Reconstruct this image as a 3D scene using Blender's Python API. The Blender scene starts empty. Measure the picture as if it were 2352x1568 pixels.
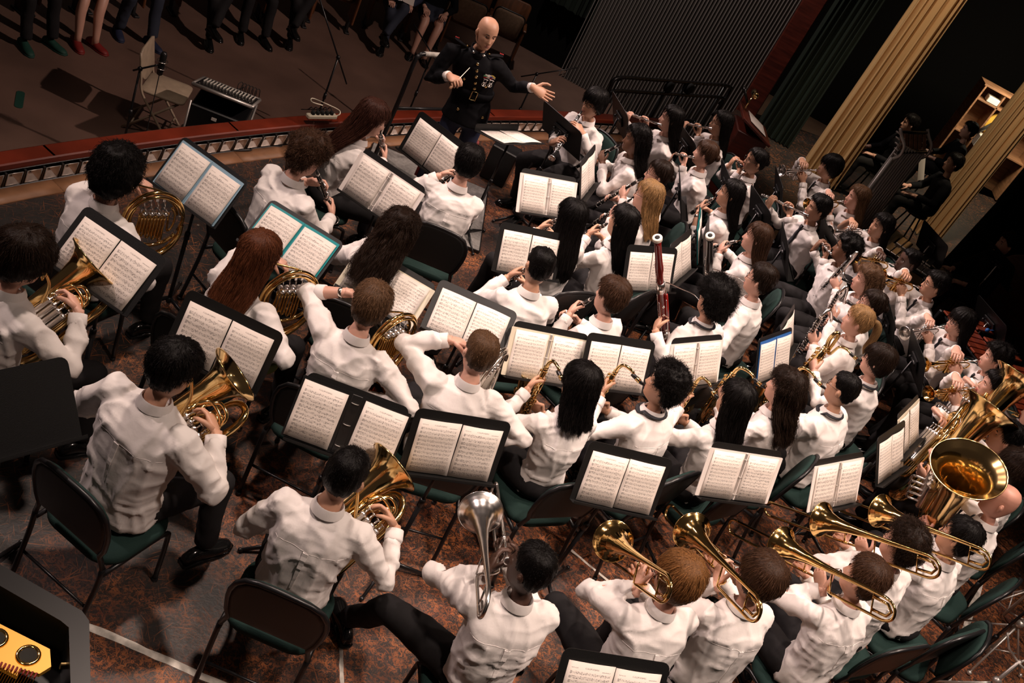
# Concert band on an old theatre stage, seen from a side balcony.  Units are metres, z up, the stage floor is z = 0.
import bpy, math, random
import numpy as np
from mathutils import Vector, Matrix

random.seed(7)
RNG = np.random.default_rng(11)
PI = math.pi
SC = bpy.context.scene
COL = SC.collection

# ------------------------------------------------------------------ camera
cam_data = bpy.data.cameras.new('camera')
cam = bpy.data.objects.new('camera', cam_data)
COL.objects.link(cam)
cam_data.sensor_width = 36.0
cam_data.lens = 2272.0 / 2352.0 * 36.0
cam_data.clip_start = 0.05
cam_data.clip_end = 200
_p, _r = math.radians(33.12), math.radians(28.79)
_f = Vector((0, math.cos(_p), -math.sin(_p)))
_rt = Vector((1, 0, 0))
_up = _rt.cross(_f)
_R = math.cos(_r) * _rt + math.sin(_r) * _up
_U = -math.sin(_r) * _rt + math.cos(_r) * _up
cam.matrix_world = Matrix(((_R.x, _U.x, -_f.x, 0), (_R.y, _U.y, -_f.y, 0), (_R.z, _U.z, -_f.z, 4.155), (0, 0, 0, 1)))
SC.camera = cam

# ------------------------------------------------------------------ exposure, world, lamps
SC.view_settings.view_transform = 'Standard'
SC.view_settings.look = 'None'
SC.view_settings.gamma = 1.0
SC.view_settings.use_curve_mapping = False
SC.view_settings.exposure = 0.12
world = bpy.data.worlds.new('hall_darkness')
SC.world = world
world.use_nodes = True
world.node_tree.nodes['Background'].inputs[0].default_value = (1.0, 0.72, 0.6, 1)
world.node_tree.nodes['Background'].inputs[1].default_value = 0.022


def look_rot(src, dst):
    return (Vector(dst) - Vector(src)).to_track_quat('-Z', 'Y').to_euler()


def spot(name, loc, to, watts, col, cone, blend=0.6, size=0.25):
    d = bpy.data.lights.new(name, 'SPOT')
    d.energy = watts
    d.color = col
    d.spot_size = math.radians(cone)
    d.spot_blend = blend
    d.shadow_soft_size = size
    o = bpy.data.objects.new(name, d)
    COL.objects.link(o)
    o.location = loc
    o.rotation_euler = look_rot(loc, to)
    return o


def area(name, loc, to, watts, col, sx, sy):
    d = bpy.data.lights.new(name, 'AREA')
    d.shape = 'RECTANGLE'
    d.size, d.size_y = sx, sy
    d.energy = watts
    d.color = col
    o = bpy.data.objects.new(name, d)
    COL.objects.link(o)
    o.location = loc
    o.rotation_euler = look_rot(loc, to)
    return o


WARM = (1.0, 0.775, 0.655)
PINK = (1.0, 0.755, 0.70)
# two battens of stage lamps over the band, and a row of front-of-house spots
for k in range(5):
    spot('batten_lamp', (1.5 + 0.75 * k, 9.6 - 1.70 * k, 7.4), (0.75 + 0.5 * k, 8.4 - 1.30 * k, 0.8), 800, WARM, 54, 0.8, 0.14)
for k in range(4):
    spot('front_lamp', (-5.0 - 0.25 * k, 12.6 - 2.7 * k, 6.4), (1.0 + 0.2 * k, 8.6 - 1.0 * k, 0.9), 950, PINK, 38, 0.8, 0.14)
spot('front_lamp', (-5.6, 3.4, 6.2), (-0.7, 3.5, 1.0), 650, PINK, 42, 0.8, 0.14)
spot('downstage_lamp', (-1.6, 5.2, 8.0), (-1.2, 4.9, 0.6), 1250, WARM, 62, 0.9, 0.2)
spot('corner_lamp', (1.4, 1.8, 7.4), (0.9, 3.6, 0.6), 900, WARM, 60, 0.9, 0.2)
spot('house_spill', (4.0, 8.2, 7.6), (-4.2, 9.2, -0.9), 1700, (1.0, 0.75, 0.65), 52, 0.9, 0.08)
spot('curtain_lamp', (2.1, 12.5, 7.2), (2.6, 13.6, 1.2), 1500, (1.0, 0.80, 0.56), 26, 0.9, 0.1)  # this spot and the next are added to brighten the tan curtains
spot('curtain_lamp', (3.8, 12.6, 7.2), (4.3, 13.75, 1.2), 1500, (1.0, 0.80, 0.56), 22, 0.9, 0.1)
spot('front_lamp', (-4.8, 11.4, 6.8), (3.0, 8.3, 1.0), 2300, PINK, 24, 0.8, 0.14)  # extra spot, added to brighten the trumpet players
spot('wall_lamp', (-2.2, 11.8, 6.6), (0.2, 15.0, 1.0), 800, (1.0, 0.84, 0.76), 60, 0.9, 0.1)  # added out of view to bring up the grey wall
spot('piano_lamp', (-0.95, 1.45, 1.5), (-1.0, 1.78, 0.9), 6, (1.0, 0.72, 0.35), 44, 0.5, 0.05)

# ------------------------------------------------------------------ materials
MATS = {}


def nodes_of(m):
    m.use_nodes = True
    nt = m.node_tree
    return nt, nt.nodes, nt.links, nt.nodes['Principled BSDF']


def mat(name, col, rough=0.6, metal=0.0, spec=0.5, noise=None, bump=None, emit=None, coat=0.0):
    """noise = (scale xyz, amount) varies the colour; bump = (scale xyz, strength)."""
    if name in MATS:
        return MATS[name]
    m = bpy.data.materials.new(name)
    nt, N, L, b = nodes_of(m)
    b.inputs['Base Color'].default_value = (*col, 1)
    b.inputs['Roughness'].default_value = rough
    b.inputs['Metallic'].default_value = metal
    b.inputs['Specular IOR Level'].default_value = spec
    b.inputs['Coat Weight'].default_value = coat
    tc = None
    if noise or bump:
        tc = N.new('ShaderNodeTexCoord')
    if noise:
        mp = N.new('ShaderNodeMapping')
        mp.inputs['Scale'].default_value = noise[0]
        nz = N.new('ShaderNodeTexNoise')
        nz.inputs['Scale'].default_value = 1.0
        nz.inputs['Detail'].default_value = 5
        rp = N.new('ShaderNodeValToRGB')
        a = noise[1]
        rp.color_ramp.elements[0].position = 0.32
        rp.color_ramp.elements[1].position = 0.68
        rp.color_ramp.elements[0].color = (*[c * (1 - a) for c in col], 1)
        rp.color_ramp.elements[1].color = (*[min(1, c * (1 + a)) for c in col], 1)
        L.new(tc.outputs['Object'], mp.inputs['Vector'])
        L.new(mp.outputs[0], nz.inputs['Vector'])
        L.new(nz.outputs['Fac'], rp.inputs['Fac'])
        L.new(rp.outputs[0], b.inputs['Base Color'])
    if bump:
        mp = N.new('ShaderNodeMapping')
        mp.inputs['Scale'].default_value = bump[0]
        nz = N.new('ShaderNodeTexNoise')
        nz.inputs['Scale'].default_value = 1.0
        nz.inputs['Detail'].default_value = 4
        bp = N.new('ShaderNodeBump')
        bp.inputs['Strength'].default_value = bump[1]
        bp.inputs['Distance'].default_value = 0.01
        L.new(tc.outputs['Object'], mp.inputs['Vector'])
        L.new(mp.outputs[0], nz.inputs['Vector'])
        L.new(nz.outputs['Fac'], bp.inputs['Height'])
        L.new(bp.outputs[0], b.inputs['Normal'])
    if emit:
        b.inputs['Emission Color'].default_value = (*emit[0], 1)
        b.inputs['Emission Strength'].default_value = emit[1]
    MATS[name] = m
    return m


SKIN = {'light': (0.62, 0.35, 0.26), 'pink': (0.60, 0.30, 0.22), 'tan': (0.52, 0.285, 0.185), 'brown': (0.20, 0.095, 0.055), 'dark': (0.075, 0.036, 0.024)}
LIPS = {'light': (0.42, 0.15, 0.12), 'pink': (0.42, 0.15, 0.12), 'tan': (0.34, 0.13, 0.10), 'brown': (0.13, 0.05, 0.04), 'dark': (0.06, 0.028, 0.024)}
HAIR = {'black': (0.006, 0.0048, 0.0045), 'dark': (0.020, 0.011, 0.007), 'brown': (0.060, 0.030, 0.017), 'auburn': (0.065, 0.026, 0.018), 'lbrown': (0.125, 0.068, 0.036),
        'blond': (0.36, 0.21, 0.09), 'gblond': (0.22, 0.10, 0.035), 'red': (0.12, 0.040, 0.018)}


def skin_mat(k):
    return mat('skin_' + k, SKIN[k], 0.48, noise=((9, 9, 9), 0.07))


def lip_mat(k):
    return mat('lips_' + k, LIPS[k], 0.4)


def hair_mat(k):
    n = 'hair_' + k
    if n in MATS:
        return MATS[n]
    m = mat(n, HAIR[k], 0.42, noise=((150, 150, 9), 0.35), bump=((170, 170, 8), 0.3), spec=0.1)
    nt = m.node_tree
    b = nt.nodes['Principled BSDF']
    src = b.inputs['Base Color'].links[0].from_socket
    hi = nt.nodes.new('ShaderNodeHairInfo')
    mr = nt.nodes.new('ShaderNodeMapRange')
    mr.inputs['To Min'].default_value = 0.55
    mr.inputs['To Max'].default_value = 1.5
    hs = nt.nodes.new('ShaderNodeHueSaturation')
    nt.links.new(hi.outputs['Random'], mr.inputs['Value'])
    nt.links.new(mr.outputs[0], hs.inputs['Value'])
    nt.links.new(src, hs.inputs['Color'])
    nt.links.new(hs.outputs[0], b.inputs['Base Color'])
    return m


def M_(n):
    return MATS[n]


mat('shirt_cotton', (0.76, 0.715, 0.69), 0.85, spec=0.2, bump=((34, 34, 22), 0.16))
mat('trouser_cloth', (0.012, 0.011, 0.012), 0.85, spec=0.25, bump=((40, 40, 20), 0.15))
mat('shoe_leather', (0.006, 0.006, 0.006), 0.14, spec=0.6)
mat('tie_cloth', (0.010, 0.011, 0.016), 0.6)
mat('uniform_cloth', (0.0035, 0.0035, 0.005), 0.8, spec=0.15)
mat('brass', (0.88, 0.63, 0.28), 0.12, 1.0)
mat('gold_brass', (0.86, 0.57, 0.22), 0.11, 1.0)
mat('silver', (0.86, 0.83, 0.80), 0.24, 1.0)
mat('nickel', (0.72, 0.68, 0.62), 0.22, 1.0)
mat('black_wood', (0.008, 0.008, 0.008), 0.22, spec=0.6)
mat('red_maple', (0.17, 0.010, 0.008), 0.16, spec=0.6, noise=((8, 8, 2), 0.35))
mat('ivory', (0.82, 0.78, 0.68), 0.35)
mat('stand_enamel', (0.006, 0.006, 0.006), 0.45, spec=0.35, bump=((300, 300, 300), 0.12))
mat('black_metal', (0.008, 0.008, 0.009), 0.34)
mat('chair_green', (0.008, 0.027, 0.023), 0.85, spec=0.3, bump=((220, 220, 220), 0.2))
mat('chair_black', (0.010, 0.011, 0.011), 0.5)
mat('rubber', (0.012, 0.012, 0.012), 0.8)
mat('rail_wood', (0.135, 0.019, 0.008), 0.3, noise=((2.5, 2.5, 40), 0.4), spec=0.5)
mat('dark_red_wood', (0.085, 0.014, 0.008), 0.4, noise=((3, 3, 30), 0.4))
mat('tan_wood', (0.24, 0.115, 0.055), 0.55, noise=((4, 4, 30), 0.3))
mat('seat_wood', (0.12, 0.042, 0.015), 0.45, noise=((20, 20, 2), 0.3))
mat('seat_brown', (0.19, 0.115, 0.07), 0.8, noise=((30, 30, 30), 0.15))
mat('reflector_metal', (0.80, 0.70, 0.62), 0.34, 0.3, noise=((16, 16, 16), 0.25))
mat('tan_curtain', (0.62, 0.39, 0.19), 0.85, noise=((3, 3, 0.5), 0.1))
mat('green_curtain', (0.0045, 0.012, 0.006), 0.9, noise=((4, 4, 0.7), 0.35))
mat('wall_grey', (0.060, 0.052, 0.047), 0.5, noise=((3, 3, 1), 0.15))
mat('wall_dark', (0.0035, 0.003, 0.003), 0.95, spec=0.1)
mat('wall_rib', (0.30, 0.27, 0.25), 0.35, 0.3)
mat('house_floor', (0.135, 0.078, 0.058), 0.55, noise=((1.6, 1.6, 1.6), 0.22), bump=((60, 60, 60), 0.05))
mat('beige_metal', (0.40, 0.31, 0.22), 0.5, noise=((14, 14, 14), 0.12))
mat('white_plastic', (0.72, 0.68, 0.60), 0.5)
mat('grey_carpet', (0.21, 0.20, 0.19), 0.95, noise=((40, 40, 40), 0.2), bump=((150, 150, 150), 0.3))
mat('aluminium', (0.62, 0.58, 0.54), 0.42, 0.75)
mat('red_cloth', (0.20, 0.012, 0.010), 0.6)
mat('dark_blue', (0.012, 0.018, 0.05), 0.7)
mat('denim', (0.020, 0.026, 0.045), 0.85)
mat('teal_plastic', (0.0, 0.22, 0.24), 0.35)
mat('blue_plastic', (0.02, 0.13, 0.42), 0.35)
mat('clear_blue', (0.26, 0.40, 0.50), 0.25)
mat('cream_plastic', (0.70, 0.64, 0.50), 0.4)
mat('white_vinyl', (0.76, 0.70, 0.66), 0.3)
mat('black_vinyl', (0.012, 0.012, 0.012), 0.25)
mat('paper_plain', (0.74, 0.68, 0.62), 0.85)
mat('rosewood_bar', (0.20, 0.035, 0.014), 0.3, noise=((3, 40, 3), 0.4))
mat('yellow_bag', (0.62, 0.36, 0.04), 0.6)
mat('green_rubber', (0.004, 0.045, 0.03), 0.7)
mat('glasses_black', (0.006, 0.006, 0.006), 0.25)
mat('tape_white', (0.60, 0.56, 0.50), 0.7, noise=((20, 20, 20), 0.3))
mat('lamp_off', (0.05, 0.05, 0.05), 0.5)
mat('piano_black', (0.006, 0.006, 0.006), 0.3, spec=0.3)
mat('piano_gold', (0.88, 0.46, 0.07), 0.35, 0.25)
mat('eye_white', (0.55, 0.48, 0.44), 0.3)
mat('eye_dark', (0.010, 0.007, 0.006), 0.2)
mat('led_green', (0.0, 0.3, 0.15), 0.3, emit=((0.05, 1.0, 0.45), 30.0))


def floor_material():
    """Black stage paint worn through to orange wood, in scratches and scuffed patches."""
    m = bpy.data.materials.new('stage_paint')
    nt, N, L, b = nodes_of(m)
    tc = N.new('ShaderNodeTexCoord')

    def mapping(scale, rot=0.0):
        mp = N.new('ShaderNodeMapping')
        mp.vector_type = 'TEXTURE'      # turn first, stretch afterwards
        mp.inputs['Scale'].default_value = tuple(1 / q for q in scale)
        mp.inputs['Rotation'].default_value = (0, 0, rot)
        L.new(tc.outputs['Object'], mp.inputs['Vector'])
        return mp.outputs[0]

    def noise(vec, scale, detail=6, rough=0.6, dist=0.0):
        n = N.new('ShaderNodeTexNoise')
        n.inputs['Scale'].default_value = scale
        n.inputs['Detail'].default_value = detail
        n.inputs['Roughness'].default_value = rough
        n.inputs['Distortion'].default_value = dist
        L.new(vec, n.inputs['Vector'])
        return n.outputs['Fac']

    def ramp(fac, lo, hi, inv=False):
        r = N.new('ShaderNodeMapRange')
        r.inputs['From Min'].default_value = lo
        r.inputs['From Max'].default_value = hi
        r.inputs['To Min'].default_value = 1.0 if inv else 0.0
        r.inputs['To Max'].default_value = 0.0 if inv else 1.0
        L.new(fac, r.inputs['Value'])
        return r.outputs[0]

    def op(o, a, bb):
        n = N.new('ShaderNodeMath')
        n.operation = o
        n.use_clamp = True
        for i, v in enumerate((a, bb)):
            if isinstance(v, (int, float)):
                n.inputs[i].default_value = v
            else:
                L.new(v, n.inputs[i])
        return n.outputs[0]

    def scratch(rot, sx, sy, lo, hi):
        v = N.new('ShaderNodeTexNoise')
        v.inputs['Scale'].default_value = 1.0
        v.inputs['Detail'].default_value = 3
        v.inputs['Distortion'].default_value = 0.6
        L.new(mapping((sx, sy, 1), rot), v.inputs['Vector'])
        return ramp(v.outputs['Fac'], lo, hi)
    s = scratch(0.5, 6.0, 120.0, 0.635, 0.69)
    for rot, sx, sy, lo in ((1.3, 7.0, 130.0, 0.65), (2.3, 6.5, 125.0, 0.64), (-0.4, 6.0, 140.0, 0.66), (0.95, 5.6, 130.0, 0.65), (1.9, 8.0, 140.0, 0.65)):
        s = op('MAXIMUM', s, scratch(rot, sx, sy, lo, lo + 0.05))
    flake = op('MAXIMUM', ramp(noise(mapping((1, 1, 1)), 30, 8, 0.80, 1.2), 0.51, 0.55), ramp(noise(mapping((1, 1, 1)), 75, 6, 0.75, 2.0), 0.55, 0.60))
    patch = ramp(noise(mapping((1, 1, 1)), 1.5, 5, 0.62), 0.36, 0.62)
    # the paint is nearly whole at the footlights and worn towards the back of the band
    sep = N.new('ShaderNodeSeparateXYZ')
    L.new(tc.outputs['Object'], sep.inputs[0])
    gx = ramp(sep.outputs['X'], -2.3, 0.4)
    gy = ramp(sep.outputs['X'], -3.0, 0.5)
    wings = ramp(sep.outputs['Y'], 9.6, 11.2, True)  # cuts back the bare wood, painting in the dark of the wings
    wear_and_shade = op('MULTIPLY', op('ADD', op('MULTIPLY', patch, 0.6), op('MULTIPLY', gx, 0.60)), wings)
    bare = op('MULTIPLY', flake, ramp(wear_and_shade, 0.40, 0.9))
    bare = op('MAXIMUM', bare, op('MULTIPLY', s, op('ADD', op('MULTIPLY', patch, 0.45), op('ADD', op('MULTIPLY', gy, 0.3), 0.2))))
    wood = N.new('ShaderNodeValToRGB')
    wood.color_ramp.elements[0].color = (0.13, 0.026, 0.008, 1)
    wood.color_ramp.elements[1].color = (0.56, 0.19, 0.055, 1)
    wood.color_ramp.elements[0].position = 0.3
    wood.color_ramp.elements[1].position = 0.72
    L.new(noise(mapping((1, 1, 1)), 3.4, 6, 0.65), wood.inputs['Fac'])
    paint = N.new('ShaderNodeValToRGB')
    paint.color_ramp.elements[0].color = (0.006, 0.006, 0.006, 1)
    paint.color_ramp.elements[1].color = (0.034, 0.030, 0.028, 1)
    L.new(noise(mapping((1, 1, 1)), 7, 6, 0.6), paint.inputs['Fac'])
    mx = N.new('ShaderNodeMix')
    mx.data_type = 'RGBA'
    L.new(bare, mx.inputs[0])
    L.new(paint.outputs[0], mx.inputs[6])
    L.new(wood.outputs[0], mx.inputs[7])
    # spilled pale paint specks
    vo = N.new('ShaderNodeTexVoronoi')
    vo.inputs['Scale'].default_value = 9
    L.new(mapping((1, 1, 1)), vo.inputs['Vector'])
    speck = op('MULTIPLY', ramp(vo.outputs['Distance'], 0.05, 0.10, True), ramp(noise(mapping((1, 1, 1)), 1.1, 2), 0.55, 0.65))
    mx2 = N.new('ShaderNodeMix')
    mx2.data_type = 'RGBA'
    L.new(speck, mx2.inputs[0])
    L.new(mx.outputs[2], mx2.inputs[6])
    mx2.inputs[7].default_value = (0.30, 0.25, 0.20, 1)
    L.new(mx2.outputs[2], b.inputs['Base Color'])
    rr = ramp(bare, 0.0, 1.0)
    rm = N.new('ShaderNodeMapRange')
    rm.inputs['To Min'].default_value = 0.44
    rm.inputs['To Max'].default_value = 0.6
    L.new(rr, rm.inputs['Value'])
    L.new(rm.outputs[0], b.inputs['Roughness'])
    bp = N.new('ShaderNodeBump')
    bp.inputs['Strength'].default_value = 0.35
    bp.inputs['Distance'].default_value = 0.004
    L.new(op('ADD', op('MULTIPLY', bare, -0.6), noise(mapping((1, 1, 1)), 40, 4)), bp.inputs['Height'])
    L.new(bp.outputs[0], b.inputs['Normal'])
    MATS['stage_paint'] = m


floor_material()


def music_material(name, seed, staves=10, paper=(0.74, 0.67, 0.61)):
    """Printed band part: title, ruled staves and a scatter of notes, laid out in the page's own UVs (u across, v up)."""
    m = bpy.data.materials.new(name)
    nt, N, L, b = nodes_of(m)
    tc = N.new('ShaderNodeTexCoord')
    sep = N.new('ShaderNodeSeparateXYZ')
    L.new(tc.outputs['UV'], sep.inputs[0])
    u, v = sep.outputs['X'], sep.outputs['Y']

    def op(o, a, bb=None, cc=None):
        n = N.new('ShaderNodeMath')
        n.operation = o
        for i, x in enumerate((a, bb, cc)):
            if x is None:
                continue
            if isinstance(x, (int, float)):
                n.inputs[i].default_value = x
            else:
                L.new(x, n.inputs[i])
        return n.outputs[0]

    def between(x, lo, hi):
        return op('MULTIPLY', op('GREATER_THAN', x, lo), op('LESS_THAN', x, hi))
    body = op('MULTIPLY', between(u, 0.07, 0.93), between(v, 0.05, 0.87))
    sv = op('FRACT', op('MULTIPLY', op('SUBTRACT', 0.87, v), staves / 0.82))
    staff = between(sv, 0.30, 0.72)
    line = op('LESS_THAN', op('FRACT', op('MULTIPLY', op('SUBTRACT', sv, 0.30), 4.95 / 0.42)), 0.34)
    cmb = N.new('ShaderNodeCombineXYZ')
    L.new(op('MULTIPLY', u, 34), cmb.inputs[0])
    L.new(op('MULTIPLY', v, 62), cmb.inputs[1])
    cmb.inputs[2].default_value = seed
    nz = N.new('ShaderNodeTexNoise')
    nz.inputs['Scale'].default_value = 1.0
    nz.inputs['Detail'].default_value = 1.5
    L.new(cmb.outputs[0], nz.inputs['Vector'])
    notes = op('MULTIPLY', op('GREATER_THAN', nz.outputs['Fac'], 0.57), between(sv, 0.16, 0.86))
    bars = op('MULTIPLY', op('LESS_THAN', op('FRACT', op('MULTIPLY', u, 5.3)), 0.03), staff)
    ink = op('MAXIMUM', op('MULTIPLY', op('MULTIPLY', line, staff), 0.42), op('MAXIMUM', op('MULTIPLY', notes, 0.62), op('MULTIPLY', bars, 0.5)))
    clef = op('MULTIPLY', between(u, 0.075, 0.115), between(sv, 0.22, 0.80))
    ink = op('MAXIMUM', ink, op('MULTIPLY', clef, 0.5))
    ink = op('MULTIPLY', ink, body)
    title = op('MULTIPLY', between(u, 0.36, 0.66), between(v, 0.905, 0.93))
    sub = op('MULTIPLY', between(u, 0.72, 0.92), between(v, 0.885, 0.9))
    part = op('MULTIPLY', between(u, 0.08, 0.22), between(v, 0.90, 0.915))
    n2 = N.new('ShaderNodeTexNoise')
    n2.inputs['Scale'].default_value = 70
    L.new(tc.outputs['UV'], n2.inputs['Vector'])
    txt = op('MULTIPLY', op('MAXIMUM', title, op('MAXIMUM', sub, part)), op('MULTIPLY', op('GREATER_THAN', n2.outputs['Fac'], 0.47), 0.55))
    ink = op('MAXIMUM', ink, txt)
    mx = N.new('ShaderNodeMix')
    mx.data_type = 'RGBA'
    L.new(ink, mx.inputs[0])
    mx.inputs[6].default_value = (*paper, 1)
    mx.inputs[7].default_value = (0.035, 0.03, 0.03, 1)
    L.new(mx.outputs[2], b.inputs['Base Color'])
    b.inputs['Roughness'].default_value = 0.8
    MATS[name] = m


for k in range(4):
    music_material('music_print_%d' % k, 3.7 * k + 1.3, (10, 11, 9, 12)[k])


# ------------------------------------------------------------------ mesh helpers
def V3(*a):
    return np.array(a, float)


def unit(v):
    v = np.asarray(v, float)
    n = np.linalg.norm(v)
    return v / n if n > 1e-9 else v


class MB:
    """Collects vertices and faces of several simple shapes; build() links them as ONE mesh object."""

    def __init__(self):
        self.v, self.f, self.m, self.n, self.sm = [], [], [], 0, []
        self.starts = []

    def add(self, verts, faces, mi=0, smooth=True):
        verts = np.asarray(verts, float).reshape(-1, 3)
        o = self.n
        self.starts.append((len(self.v), len(self.f)))
        self.v.append(verts)
        self.f.extend([tuple(int(i) + o for i in f) for f in faces])
        self.m.extend([mi] * len(faces))
        self.sm.extend([smooth] * len(faces))
        self.n += len(verts)
        return o

    def mesh(self, name, mats):
        me = bpy.data.meshes.new(name)
        vs = np.concatenate(self.v) if self.v else np.zeros((0, 3))
        me.from_pydata([tuple(x) for x in vs.tolist()], [], self.f)
        me.polygons.foreach_set('material_index', self.m)
        me.polygons.foreach_set('use_smooth', self.sm)
        for x in mats:
            me.materials.append(M_(x) if isinstance(x, str) else x)
        me.update()
        return me

    def build(self, name, mats, parent=None):
        if not isinstance(mats, (list, tuple)):
            mats = [mats]
        return link(name, self.mesh(name, mats), parent)

    def pieces(self):
        """One MB for every shape added."""
        out = []
        off = 0
        for k, (vi, fi) in enumerate(self.starts):
            fe = self.starts[k + 1][1] if k + 1 < len(self.starts) else len(self.f)
            p = MB()
            p.add(self.v[vi], [tuple(i - off for i in f) for f in self.f[fi:fe]], 0)
            p.sm = self.sm[fi:fe]
            out.append(p)
            off += len(self.v[vi])
        return out

    # ---- shapes
    def rings(self, rings, closed_u=True, cap0=True, cap1=True, mi=0, smooth=True, loop=False):
        """Loft through equal-length rings of points."""
        k = len(rings[0])
        vs = np.concatenate([np.asarray(r, float) for r in rings])
        fs = []
        n = len(rings)
        for i in range(n if loop else n - 1):
            a, b = i * k, ((i + 1) % n) * k
            for j in range(k if closed_u else k - 1):
                j2 = (j + 1) % k
                fs.append((a + j, a + j2, b + j2, b + j))
        if cap0 and not loop:
            fs.append(tuple(range(k - 1, -1, -1)))
        if cap1 and not loop:
            fs.append(tuple(range((n - 1) * k, n * k)))
        return self.add(vs, fs, mi, smooth)

    def tube(self, pts, r, n=8, mi=0, caps=True, flat=1.0, loop=False):
        """Round bar of varying radius along a polyline."""
        pts = np.asarray(pts, float)
        m = len(pts)
        r = np.broadcast_to(np.asarray(r, float), (m,))
        if loop:
            t = np.roll(pts, -1, 0) - np.roll(pts, 1, 0)
        else:
            t = np.gradient(pts, axis=0)
        t = t / np.maximum(np.linalg.norm(t, axis=1, keepdims=True), 1e-9)
        a = np.array([0, 0, 1.0]) if abs(t[0][2]) < 0.9 else np.array([1.0, 0, 0])
        u = unit(np.cross(t[0], a))
        rs = []
        ang = np.arange(n) * 2 * PI / n
        for i in range(m):
            u = unit(u - t[i] * (u @ t[i]))
            w = np.cross(t[i], u)
            rs.append(pts[i] + r[i] * (np.cos(ang)[:, None] * u + flat * np.sin(ang)[:, None] * w))
        return self.rings(rs, cap0=caps, cap1=caps, mi=mi, loop=loop)

    def lathe(self, prof, origin=(0, 0, 0), axis=(0, 0, 1), n=20, mi=0, caps=True):
        """Turned shape: prof = [(distance along axis, radius)]."""
        o, ax = np.asarray(origin, float), unit(axis)
        a = np.array([0, 0, 1.0]) if abs(ax[2]) < 0.9 else np.array([1.0, 0, 0])
        u = unit(np.cross(a, ax))
        w = np.cross(ax, u)
        ang = np.arange(n) * 2 * PI / n
        rs = [o + ax * d + max(r, 1e-4) * (np.cos(ang)[:, None] * u + np.sin(ang)[:, None] * w) for d, r in prof]
        return self.rings(rs, cap0=caps, cap1=caps, mi=mi)

    def ball(self, c, r, n=10, m=7, mi=0):
        r = np.broadcast_to(np.asarray(r, float), (3,))
        ph = np.linspace(-PI / 2, PI / 2, m)
        ang = np.arange(n) * 2 * PI / n
        rs = [np.asarray(c) + np.stack([r[0] * math.cos(p) * np.cos(ang), r[1] * math.cos(p) * np.sin(ang), np.full(n, r[2] * math.sin(p))], 1) for p in np.clip(ph, -1.52, 1.52)]
        return self.rings(rs, mi=mi)

    def box(self, c, s, b=0.0, ax=None, mi=0):
        """Box with chamfered edges; ax = 3x3 rows of local axes."""
        hx, hy, hz = [q / 2 for q in s]
        b = min(b, hx * 0.9, hy * 0.9, hz * 0.9)
        vs, idx = [], {}
        for sx in (-1, 1):
            for sy in (-1, 1):
                for sz in (-1, 1):
                    for k in range(3):
                        p = [sx * hx, sy * hy, sz * hz]
                        for q in range(3):
                            if q != k:
                                p[q] -= (sx, sy, sz)[q] * b
                        idx[(sx, sy, sz, k)] = len(vs)
                        vs.append(p)
        fs = []
        if b <= 0:
            for k in range(3):
                for s_ in (-1, 1):
                    o = [(k + 1) % 3, (k + 2) % 3]
                    q = []
                    for a_, b_ in ((-1, -1), (1, -1), (1, 1), (-1, 1)):
                        d = [0, 0, 0]
                        d[k] = s_
                        d[o[0]], d[o[1]] = a_, b_
                        q.append(idx[(*d, k)])
                    fs.append(tuple(q if s_ > 0 else q[::-1]))
        else:
            for k in range(3):
                o = [(k + 1) % 3, (k + 2) % 3]
                for s_ in (-1, 1):
                    q = []
                    for a_, b_ in ((-1, -1), (1, -1), (1, 1), (-1, 1)):
                        d = [0, 0, 0]
                        d[k] = s_
                        d[o[0]], d[o[1]] = a_, b_
                        q.append(idx[(*d, k)])
                    fs.append(tuple(q if s_ > 0 else q[::-1]))
                for a_ in (-1, 1):
                    for b_ in (-1, 1):
                        d0, d1 = [0, 0, 0], [0, 0, 0]
                        d0[o[0]] = d1[o[0]] = a_
                        d0[o[1]] = d1[o[1]] = b_
                        d0[k], d1[k] = -1, 1
                        q = [idx[(*d0, o[0])], idx[(*d1, o[0])], idx[(*d1, o[1])], idx[(*d0, o[1])]]
                        fs.append(tuple(q if a_ * b_ < 0 else q[::-1]))
            for sx in (-1, 1):
                for sy in (-1, 1):
                    for sz in (-1, 1):
                        q = [idx[(sx, sy, sz, 0)], idx[(sx, sy, sz, 1)], idx[(sx, sy, sz, 2)]]
                        fs.append(tuple(q if sx * sy * sz > 0 else q[::-1]))
        vs = np.array(vs)
        if ax is not None:
            vs = vs @ np.asarray(ax, float)
        return self.add(vs + np.asarray(c, float), fs, mi, smooth=False)

    def plate(self, poly, o, ux, uy, th, mi=0):
        """Flat plate: 2-D outline in the plane (ux, uy) through o, given thickness along their cross product."""
        o, ux, uy = np.asarray(o, float), np.asarray(ux, float), np.asarray(uy, float)
        nz = unit(np.cross(ux, uy))
        p = np.array([o + ux * a + uy * b for a, b in poly])
        k = len(p)
        vs = np.concatenate([p - nz * th / 2, p + nz * th / 2])
        fs = [tuple(range(k - 1, -1, -1)), tuple(range(k, 2 * k))]
        fs += [(i, (i + 1) % k, k + (i + 1) % k, k + i) for i in range(k)]
        return self.add(vs, fs, mi, smooth=False)


def rrect(w, h, r, n=4, only=None):
    """Rounded rectangle outline, counter-clockwise; only = which corners are rounded (0 = +x+y ...)."""
    pts = []
    for q, (sx, sy) in enumerate(((1, 1), (-1, 1), (-1, -1), (1, -1))):
        rr = r if only is None or q in only else 1e-3
        cx, cy = sx * (w / 2 - rr), sy * (h / 2 - rr)
        for i in range(n + 1):
            a = PI / 2 * q + PI / 2 * i / n
            pts.append((cx + rr * math.cos(a), cy + rr * math.sin(a)))
    return pts


def link(name, data, parent=None):
    o = bpy.data.objects.new(name, data)
    COL.objects.link(o)
    if parent is not None:
        o.parent = parent
    return o


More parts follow.
